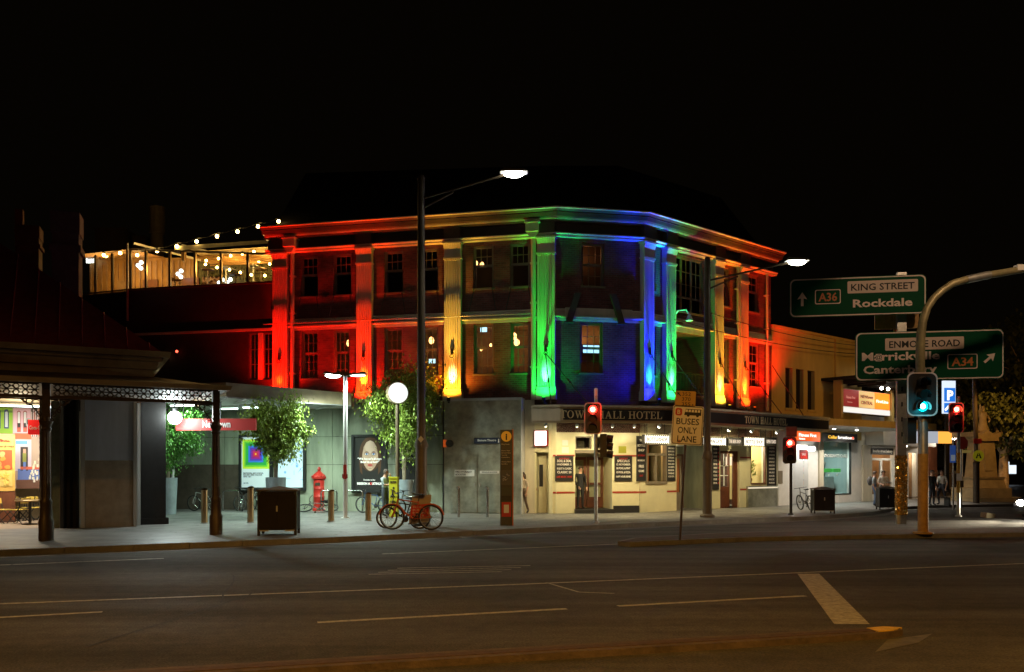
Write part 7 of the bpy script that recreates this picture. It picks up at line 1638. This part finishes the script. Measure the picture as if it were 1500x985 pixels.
potted_tree(404,750,699.5,(360,447,588,674),10000,('bushy bright green potted tree in front of the two lit posters','pale zinc pot of the poster tree, behind the dark bin'),1,'leaf',.115,29.5)
potted_tree(592,754,703,(540,650,546,664),12000,('large bright leafy potted tree behind the round lit disc','pale zinc pot of the large tree, behind the yellow caution stand'),2,'leaf',.115,33.0)
potted_tree(246,752,700,(205,290,590,686),7000,('dark green potted tree half hidden by the dark pier and red sign','tall grey pot behind the dark pier'),3,'leaf2',.12,32.3)
# ------------------------------------------------------------------ far right: memorial, tree, fence, signs
Ym = 46.0; mx = (1437-HX)/FP*Ym; mz = KERB
mem = thing('war_memorial','floodlit sandstone memorial with a statue on top at the far right','memorial',(mx,Ym,mz),R(10))
def frust(mb,w0,w1,z0,z1): return mb.add([(-w0/2,-w0/2,z0),(w0/2,-w0/2,z0),(w0/2,w0/2,z0),(-w0/2,w0/2,z0),(-w1/2,-w1/2,z1-.004),(w1/2,-w1/2,z1-.004),(w1/2,w1/2,z1-.004),(-w1/2,w1/2,z1-.004)],[(0,3,2,1),(4,5,6,7),(0,1,5,4),(1,2,6,5),(2,3,7,6),(3,0,4,7)])
for w0,w1,z0,z1 in ((2.5,2.5,0,.22),(2.1,2.1,.22,.75),(1.75,1.55,.75,1.25),(1.65,1.7,1.25,1.36)): frust(MB(),w0,w1,z0,z1).build('base_step', K['stone'], mem)
frust(MB(),1.15,.92,1.36,3.35).build('shaft', K['stone'], mem)
MB().box(-.62,.62,-.62,.62,3.35,3.5).prism([(-.62,3.5),(.62,3.5),(.80,3.62),(.84,3.86),(.66,3.74),(.4,3.7),(0,3.95),(-.4,3.7),(-.66,3.74),(-.84,3.86),(-.80,3.62)],-.55,.55).build('capital', K['stone'], mem)
MB().box(-.25,.25,-.60,-.5,1.7,2.9).build('inscription_panel', K['stone'], mem)
MB().lathe([(.30,3.9),(.33,4.0),(.22,4.3),(.19,4.6),(.24,4.8),(.2,4.95),(.08,5.02),(.07,5.1),(.11,5.18),(.11,5.28),(.05,5.36)],(.12,0,0),12).tube([(.32,-.02,4.85),(.45,-.1,4.6),(.35,-.22,4.4)],[.07,.055,.04],8).tube([(-.08,-.02,4.85),(-.2,-.15,5.1),(-.22,-.2,5.4)],[.07,.055,.04],8).build('statue', K['stone'], mem, smooth=True)
spot('memorial_flood', (mx-1.5,Ym-5,6.5), (mx,Ym,3.2), 520, (1,.47,.09), 60, .8, .2)
# fence behind the memorial
fy = 50; fx0 = (1366-HX)/FP*fy; fn = thing('iron_fence','low dark iron picket fence behind the pedestrians at the far corner','fence',(fx0,fy,KERB))
MB().box(0,2.6,-.03,.03,1.5,1.56).box(0,2.6,-.03,.03,.25,.31).build('rail', K['iron'], fn); pm = None
for k in range(12):
    if pm is None: o = MB().tube([(0,0,0),(0,0,1.7)],.022,6).build('picket', K['iron'], fn); pm = o.data
    else: o = link('picket', pm, fn)
    o.location = (.1+.21*k,0,0)
# pedestrian crossing sign, its pole and the street name blades
x,y,z = G(1430,737,KERB); t = thing('crossing_sign','thick grey pole with a round yellow pedestrian crossing sign before the memorial','road sign',(x,y,z)); 
h1 = zat(679,y,z); MB().tube([(0,0,0),(0,0,h1)],.155,12).lathe([(.16,h1),(.19,h1+.02),(.1,h1+.12)]).build('lower_pole', K['iron'], t, smooth=True); MB().tube([(0,0,h1+.1),(-.1,0,zat(540,y,z))],.11,10).build('upper_pole', K['pole'], t, smooth=True)
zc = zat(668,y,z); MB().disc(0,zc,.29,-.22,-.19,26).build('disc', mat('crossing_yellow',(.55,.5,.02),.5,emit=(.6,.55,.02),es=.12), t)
MB().prism([(-.16,zc-.13),(-.07,zc-.13),(-.01,zc+.13),(-.05,zc+.13)],-.228,-.221).prism([(.16,zc-.13),(.07,zc-.13),(.01,zc+.13),(.05,zc+.13)],-.228,-.221).box(-.055,.055,-.232,-.221,zc-.01,zc+.03).build('crossing_symbol', K['ink'], t)
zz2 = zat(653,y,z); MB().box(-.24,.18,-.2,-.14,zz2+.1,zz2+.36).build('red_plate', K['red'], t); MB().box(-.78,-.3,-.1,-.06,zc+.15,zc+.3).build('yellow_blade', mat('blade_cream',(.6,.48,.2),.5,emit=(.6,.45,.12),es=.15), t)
tt_ = tag(thing('no_entry_sign','pale red octagonal sign half hidden behind the right signal pole','road sign',P(1409,649,40),R(5)))
MB().prism([(.33*math.cos(R(22.5+45*k)),.33*math.sin(R(22.5+45*k))) for k in range(8)],0,.03).build('plate', mat('faded_red',(.45,.07,.06),.5), tt_); MB().tube([(0,.06,-3.2),(0,.06,.3)],.04,8).build('post', K['steel'], tt_)
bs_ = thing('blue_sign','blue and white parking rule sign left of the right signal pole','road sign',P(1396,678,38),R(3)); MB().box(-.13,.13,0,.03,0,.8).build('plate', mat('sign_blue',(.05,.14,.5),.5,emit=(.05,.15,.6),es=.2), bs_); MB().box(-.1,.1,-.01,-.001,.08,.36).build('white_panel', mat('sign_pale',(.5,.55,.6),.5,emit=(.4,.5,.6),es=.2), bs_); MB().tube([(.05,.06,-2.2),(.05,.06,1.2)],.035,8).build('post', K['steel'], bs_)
# street tree lit by sodium light, and dark trees behind
def tree(px, pyb, Y, crown, n, lab, seed, m='leaf_d', leaf=.28):
    x = (px-HX)/FP*Y; rr = random.Random(seed); t = thing('street_tree', lab, 'tree', (x,Y,0))
    x0,x1,y0,y1 = crown; cx = ((x0+x1)/2-px)/FP*Y; ra = (x1-x0)/2/FP*Y; zt = CH+(HY-y0)/FP*Y; zb_ = CH+(HY-y1)/FP*Y; cz = (zt+zb_)/2; rz_ = (zt-zb_)/2
    tb = MB().tube([(0,0,0),(.1,0,zb_*.5),(cx*.2,0,zb_+.3)],[.38,.3,.24],10)
    for k in range(8):
        a = R(45*k+rr.uniform(-15,15)); q = rr.uniform(.4,.85)
        tb.tube([(cx*.2,0,zb_),(cx*.6+ra*q*.5*math.cos(a),ra*q*.5*math.sin(a),cz-rz_*.2),(cx+ra*q*math.cos(a),ra*q*math.sin(a),cz+rz_*rr.uniform(-.2,.7))],[.16,.1,.03],6)
    tb.build('trunk', K['bark'], t)
    cl_ = []
    while len(cl_) < 60:
        u,v,w_ = rr.uniform(-1,1),rr.uniform(-1,1),rr.uniform(-1,1)
        if .15 < u*u+v*v+w_*w_ < 1: cl_.append((cx+ra*u,ra*v,cz+rz_*w_))
    mb = MB()
    for i in range(n):
        c = rr.choice(cl_); s_ = ra*.13; p = Vector((c[0]+rr.gauss(0,s_),c[1]+rr.gauss(0,s_),c[2]+rr.gauss(0,s_*.8))); L = leaf*rr.uniform(.6,1.3)
        m_ = Matrix.Translation(p)@Matrix.Rotation(rr.uniform(0,6.28),4,'Z')@Matrix.Rotation(rr.uniform(.1,1.4),4,'Y')
        mb.add([m_@Vector(q) for q in ((0,0,0),(L*.5,L*.35,.02),(L*1.1,0,-.02),(L*.5,-L*.35,.02))],[(0,1,2),(0,2,3)])
    mb.build('crown', K[m], t, norm=False)['kind'] = 'stuff'
tree(1468,735,52,(1420,1540,575,668),7000,'broad street tree lit amber by the memorial at the right edge',5)
tree(1390,735,75,(1330,1450,500,640),4000,'dark tree far behind the memorial and parking sign',6,leaf=.5)
tree(1520,735,68,(1455,1620,430,620),4000,'tall dark tree at the right edge behind the amber lit tree',8,leaf=.5)
spot('sodium_light', ((1455-HX)/FP*47,45.5,9.0), ((1470-HX)/FP*52,52,5), 2400, (1,.45,.09), 110, .8, .2)
# benches by the gold wrapped post
for px,lab in ((1336,'dark timber slatted bench just right of the gold wrapped post'),(1372,'dark timber slatted bench in front of the blurred pedestrians')):
    x,y,z = G(px,742,KERB)
    if px == 1336:
        bn = thing('street_bench', lab, 'bench', (x,y,z), R(12), 'dark street benches'); 
        for k in range(4): MB().box(-.75,.75,-.2+.11*k,-.11+.11*k,.43,.46).build('slat', K['timber_d'], bn)
        for s in (-.6,.6): MB().box(s-.03,s+.03,-.18,.2,0,.42).build('leg', K['black'], bn)
    else: o = copy_tree(bn); o.location = (x,y,z); o['label'] = lab
# small crushed box in the gutter and its paper
x,y,z = G(1447,759,0); tag(MB().cbox((0,0,.1),(.55,.25,.2),(.1,.1,.5)).build('litter_box', K['buff'], None, (x,y,0)), 'crushed pale cardboard box lying on the road at the right', 'litter')
# far lit windows across the road
for px,py,w_,lab in ((1477,690,.9,'small lit white shopfront far behind the amber lit tree'),(1451,690,.3,'tiny lit window far behind the memorial')):
    Yb = 95; p = P(px,py,Yb); t = thing('far_house', lab, 'building', (p[0],Yb,0)); MB().box(-4 if px>1460 else -1.6,3 if px>1460 else 1.6,0,5,0,5).build('wall', K['slate'], t); MB().box(-w_,w_,-.05,-.002,1.4,2.4).box(-w_*.4,w_*.1,-.06,-.051,2.4,2.8).build('window', glow('far_window',(.8,.9,1),1.2), t)
# small lights on the dark ground left of the hotel
for px,py,c,lab in ((261,515.5,(1,.1,.05),'tiny red point of light on the dark wing wall'),(246,524.5,(1,.6,.3),'tiny warm point of light on the dark wing wall')):
    u,z = FL.hit(px,py); p = FL.w(u,-.1,z); t = thing('indicator_lamp', lab, 'light', p); MB().ball((0,0,0),.06,8,6).build('bulb', glow('tiny_glow',c,4), t); MB().box(-.05,.05,.02,.09,-.1,.1).build('bracket', K['black'], t)
# distant dark roofs on the skyline
hz_ = MB().slab([(-90,110),(90,110),(90,130),(-90,130)],-.02,2.2).build('distant_terrain', K['slate']); tag(hz_, kind='structure')
# ------------------------------------------------------------------ car coming from the right with its headlights on
cx_, cy_ = (1497-HX)/FP*31.0, 31.0; ca_ = R(205)
car = thing('approaching_car','dark hatchback with bright headlights at the right picture edge','car',(cx_,cy_,0),ca_)
# car points along local +x; its origin is the lit headlamp nearer the kerb
prof = [(0.1,.22),(.12,.55),(-.1,.78),(-1.0,.95),(-1.75,1.42),(-3.0,1.46),(-3.7,1.0),(-3.95,.9),(-3.98,.35),(-3.9,.22)]
CB = lambda mb: [setattr(mb,'v',[(x-.05,y,z) for x,y,z in mb.v]), mb][1]
bd = MB(); n = len(prof)
ws = [.80,.86,.86,.86,.62,.62,.80,.84,.86,.82]; yc = .55
bd.add([(x,yc-w_,z) for (x,z),w_ in zip(prof,ws)]+[(x,yc+w_,z) for (x,z),w_ in zip(prof,ws)], [tuple(range(n)),tuple(range(2*n-1,n-1,-1))]+[(i,(i+1)%n,n+(i+1)%n,n+i) for i in range(n)])
K['car'] = mat('car_paint_dark', (.03,.03,.035), .25, metal=.3)
CB(bd).build('body', K['car'], car)
CB(MB().add([(-1.05,yc-.7,.98),(-1.05,yc+.7,.98),(-1.72,yc+.56,1.40),(-1.72,yc-.56,1.40)],[(0,1,2,3)])).build('windscreen', mat('car_glass',(.01,.01,.01),.08), car).location.z = .012
for wx in (-.75,-3.2):
    for s in (-1,1):
        wl2 = CB(MB().ring(wx,.31,.18,.31,yc+s*.80-.1,yc+s*.80+.1,20)).build('tyre', K['rubber'], car); CB(MB().ring(wx,.31,.02,.18,yc+s*.80-.08,yc+s*.80+.08,14)).build('rim', K['chrome'], wl2)
CB(MB().box(.075,.14,yc-.45,yc+.45,.36,.5)).build('grille', K['black'], car); CB(MB().box(.12,.16,yc-.26,yc+.26,.3,.4)).build('number_plate', mat('plate_yellow',(.7,.6,.25),.5), car)
CB(MB().box(.05,.15,yc-.78,yc+.78,.22,.33)).build('bumper', K['blacksat'], car)
hg = glow('headlight_glow',(1,.93,.72),120)
for s in (-1,1):
    MB().ball((.07,yc+s*.56,.64),.13,12,8,(.45,1.2,.85)).build('headlight', hg, car, smooth=True)
    w3 = Vector((cx_,cy_,0))+Matrix.Rotation(ca_,3,'Z')@Vector((.3,yc+s*.56,.64)); w4 = Vector((cx_,cy_,0))+Matrix.Rotation(ca_,3,'Z')@Vector((14,yc+s*.6,-.1))
    spot('headlight_beam', w3, w4, 1400, (1,.85,.6), 55, .8, .1)
# ------------------------------------------------------------------ people
def person(loc, rz, lab, top, bottom, J, hairm='hair', hair='short', h=1.72, extra=None, shoes=(.02,.02,.02)):
    """J: joints in local metres, figure facing -y; one skinned surface, clothes by material"""
    k = h/1.75
    pv = J.get('pelvis',(0,0,.93)); d = dict(pelvis=pv, waist=(0,0,1.08), chest=(0,.0,1.30), neckb=(0,.01,1.46), neck=(0,-.01,1.53), head=(0,-.03,1.63), crown=(0,-.02,1.70),
             shl=(-.18,.01,1.42), shr=(.18,.01,1.42), ell=(-.25,.03,1.13), elr=(.25,.03,1.13), wrl=(-.25,-.08,.88), wrr=(.25,-.08,.88),
             hipl=(-.09,0,.90), hipr=(.09,0,.90), knl=(-.10,-.02,.50), knr=(.10,-.02,.50), anl=(-.11,.02,.09), anr=(.11,.02,.09), tol=(-.13,-.15,.04), tor=(.13,-.15,.04)); rad = dict(pelvis=(.15,.115), waist=(.13,.10), chest=(.155,.11), neckb=(.075,.07), neck=(.055,.06), head=(.078,.098), crown=(.06,.075), shl=.068, shr=.068, ell=.045, elr=.045, wrl=.030, wrr=.030,
               hipl=.095, hipr=.095, knl=.062, knr=.062, anl=.045, anr=.045, tol=.036, tor=.036)
    d.update({n:v for n,v in J.items() if n in rad})
    names = list(d); idx = {n:i for i,n in enumerate(names)}; vs = [Vector(d[n])*k for n in names]; rs = [rad[n] if isinstance(rad[n],tuple) else (rad[n],rad[n]) for n in names]
    ed = [(idx[a],idx[b]) for a,b in (('pelvis','waist'),('waist','chest'),('chest','neckb'),('neckb','neck'),('neck','head'),('head','crown'),('chest','shl'),('chest','shr'),('shl','ell'),('ell','wrl'),('shr','elr'),('elr','wrr'),('pelvis','hipl'),('pelvis','hipr'),('hipl','knl'),('knl','anl'),('anl','tol'),('hipr','knr'),('knr','anr'),('anr','tor'))]
    for s in ('l','r'):      # hand: palm, four unequal bent fingers and a thumb from the side of the palm
        w_, e = Vector(d['wr'+s])*k, Vector(d['el'+s])*k; dr = (w_-e).normalized(); sd = dr.cross(Vector((0,1,0))); sd = (sd if sd.length > .1 else Vector((1,0,0))).normalized(); nm = sd.cross(dr).normalized()
        def av(p, r, par): vs.append(p); rs.append((r,r)); ed.append((par,len(vs)-1)); return len(vs)-1
        pa = av(w_+dr*.05*k,.03,idx['wr'+s]); pb = av(w_+dr*.09*k,.028,pa)
        for f,(o,L) in enumerate(((-.03,.065),(-.01,.08),(.01,.075),(.03,.055))):
            f1 = av(w_+dr*(.095+L*.5)*k+sd*o,.0095,pb); av(w_+dr*(.095+L*.85)*k+sd*o+nm*.025,.008,f1)
        t1 = av(w_+dr*.075*k-sd*.045,.011,pa); av(w_+dr*.105*k-sd*.055+nm*.015,.009,t1)
    me = bpy.data.meshes.new('skel'); me.from_pydata(vs, ed, []); o = bpy.data.objects.new('skel', me); C.objects.link(o)
    sk = o.modifiers.new('s','SKIN'); sk.use_smooth_shade = True; o.modifiers.new('d','SUBSURF').levels = 1
    for i, r in enumerate(rs): me.skin_vertices[0].data[i].radius = (r[0]*k, r[1]*k)
    me.skin_vertices[0].data[idx['pelvis']].use_root = True
    dg = bpy.context.evaluated_depsgraph_get(); nm_ = bpy.data.meshes.new_from_object(o.evaluated_get(dg)); bpy.data.objects.remove(o)
    t = thing('person', lab, 'person', loc, rz)
    nm_.name = 'body'; nm_.materials.clear()
    for m in (top, bottom, K['skin'], K['ink']): nm_.materials.append(m)
    # clothes: nearest joint group decides
    seg = [('pelvis','waist',1),('waist','chest',0),('chest','neckb',0),('neckb','neck',2),('neck','crown',2),('chest','shl',0),('chest','shr',0),('shl','ell',0),('shr','elr',0),('ell','wrl',J.get('sleeve',2)),('elr','wrr',J.get('sleeve',2)),('pelvis','hipl',1),('pelvis','hipr',1),('hipl','knl',1),('hipr','knr',1),('knl','anl',1),('knr','anr',1),('anl','tol',3),('anr','tor',3)]
    sg = [(Vector(d[a])*k,Vector(d[b])*k,m) for a,b,m in seg]
    hands = [Vector(d['wrl'])*k, Vector(d['wrr'])*k]
    for p in nm_.polygons:
        c = p.center; best = (9,0)
        for a,b,m in sg:
            ab = b-a; u = max(0,min(1,(c-a).dot(ab)/ab.length_squared)); dd = (c-a-ab*u).length
            if dd < best[0]: best = (dd,m)
        mi = best[1]
        for hh in hands:
            if (c-hh).length < .03: mi = 2
        for s in ('l','r'):
            w_, e = Vector(d['wr'+s])*k, Vector(d['el'+s])*k
            dn = (w_-e).normalized(); al = (c-w_).dot(dn)
            if 0 < al < .22 and (c-w_-dn*al).length < .07: mi = 2
        p.material_index = mi; p.use_smooth = True
    b = link('body', nm_, t)
    H = Vector(d['head'])*k; fd = J.get('face', Vector((0,-1,0))); fd = Vector(fd).normalized(); sd = fd.cross(Vector((0,0,1))).normalized()
    hb = MB().ball((0,0,0),.112*k,12,8,(.86,1.02,1.0)); hb.v = [v for v in hb.v]
    hb.f = [f for f in hb.f if not (sum(hb.v[i][1] for i in f)/len(f) < -.035*k and sum(hb.v[i][2] for i in f)/len(f) < .06*k) and sum(hb.v[i][2] for i in f)/len(f) > (-.05*k if hair == 'short' else -.2)]
    hb.m = [0]*len(hb.f)
    o = hb.build('hair', K[hairm] if isinstance(hairm,str) else hairm, b, norm=False, smooth=True); o.location = H+Vector((0,.012,.025)); o.rotation_euler = (0,0,math.atan2(fd.y,fd.x)+R(90))
    if hair == 'long': MB().tube([(0,.07*k,.02),(0,.10*k,-.12),(0,.09*k,-.30*k)],[.09,.10,.05],10).build('hair', K[hairm], b).location = H; b.children[-1].rotation_euler = (0,0,math.atan2(fd.y,fd.x)+R(90))
    fc = thing.__class__ and MB().ball((-.033*k,-.096*k,.012*k),.012*k,6,4).ball((.033*k,-.096*k,.012*k),.012*k,6,4)
    e = fc.build('eyes', K['ink'], b); e.location = H; e.rotation_euler = (0,0,math.atan2(fd.y,fd.x)+R(90)); e['kind'] = 'stuff'
    q = MB().add([(-.013,-.092,.01),(.013,-.092,.01),(.018,-.10,-.03),(-.018,-.10,-.03),(0,-.125,-.022),(0,-.098,.012)],[(0,5,4,3),(5,1,2,4),(3,4,2)]).build('nose', K['skin'], b); q.location = H; q.rotation_euler = e.rotation_euler
    q = MB().box(-.024,.024,-.095,-.088,-.056,-.048).build('mouth', K['redband'], b); q.location = H; q.rotation_euler = e.rotation_euler
    for s in (-1,1): q = MB().ball((s*.082*k,.0,-.005),.024*k,6,4,(.4,.7,1.1)).build('ear', K['skin'], b); q.location = H; q.rotation_euler = e.rotation_euler
    return t, b
def cloth(c): return mat('cloth', c, .8, var=.2, vscale=6)
sh_grey = cloth((.30,.36,.36)); jeans = cloth((.05,.06,.08)); blackc = cloth((.02,.02,.022)); whitec = cloth((.6,.58,.52)); tan = cloth((.3,.2,.13)); bluec = cloth((.10,.16,.28)); palec = cloth((.35,.42,.48))
# man in a grey T-shirt with his hand at his mouth, looking right
t,b = person(G(564,756.5,KERB), R(62), 'man in a grey T-shirt with one hand raised to his face beside the yellow stand', sh_grey, jeans,
    dict(elr=(.20,-.14,1.20),wrr=(.06,-.20,1.45),ell=(-.22,-.10,1.16),wrl=(-.08,-.24,1.18),head=(0,-.06,1.62),crown=(0,-.05,1.69),face=(0,-1,-.1)), h=1.78)
# dark dressed man in the hotel doorway
p = FC.w(FC.U(850,.25),.25,KERB+.165)
t,b = person(p, R(25), 'man in a dark coat standing in the main hotel doorway', blackc, blackc, dict(sleeve=0,wrl=(-.16,-.14,.92),ell=(-.26,.02,1.15)), h=1.74)
# pair by the totem
t,b = person(G(766,752.5,KERB), R(-40), 'person in a cream top and brown trousers nearest the information totem', cloth((.5,.42,.33)), cloth((.12,.08,.055)), dict(knl=(-.10,-.16,.52),anl=(-.11,.02,.12),knr=(.10,.06,.50),anr=(.11,.24,.12),tol=(-.12,-.13,.06),tor=(.12,.10,.03)), hair='long', h=1.66)
t,b = person(G(776.5,751.5,KERB), R(30), 'person in a pale blue top and black trousers beside the narrow side door', palec, blackc, dict(elr=(.26,-.08,1.15),wrr=(.16,-.26,1.05),sleeve=2), hair='long', h=1.68)
# two at the right-hand bin
t,b = person(G(1281,742,KERB), R(55), 'person with a grey backpack and blue jeans left of the right hand bin', palec, bluec, dict(sleeve=2,knl=(-.1,-.1,.5)), h=1.68)
MB().ball((0,.2,1.22),.17,10,8,(1,.75,1.35)).build('backpack', cloth((.12,.12,.12)), t)
t,b = person(G(1294,742.5,KERB), R(-15), 'person in a white T-shirt standing behind the right hand bin', whitec, jeans, dict(wrl=(-.1,-.26,1.08),ell=(-.24,-.06,1.14),wrr=(.12,-.26,1.06),elr=(.25,-.06,1.14)), h=1.72)
t,b = person(G(1380,741,KERB), R(-60), 'person in a pale top walking past the fence at the far corner', whitec, jeans, dict(knl=(-.10,-.18,.52),anl=(-.11,-.06,.12),tol=(-.12,-.22,.08),knr=(.10,.06,.50),anr=(.11,.26,.13),tor=(.12,.12,.04)), h=1.74)
t,b = person(G(1365,741,KERB), R(10), 'person in dark clothes half hidden behind the mast pole at the far corner', blackc, jeans, dict(sleeve=0), h=1.74)
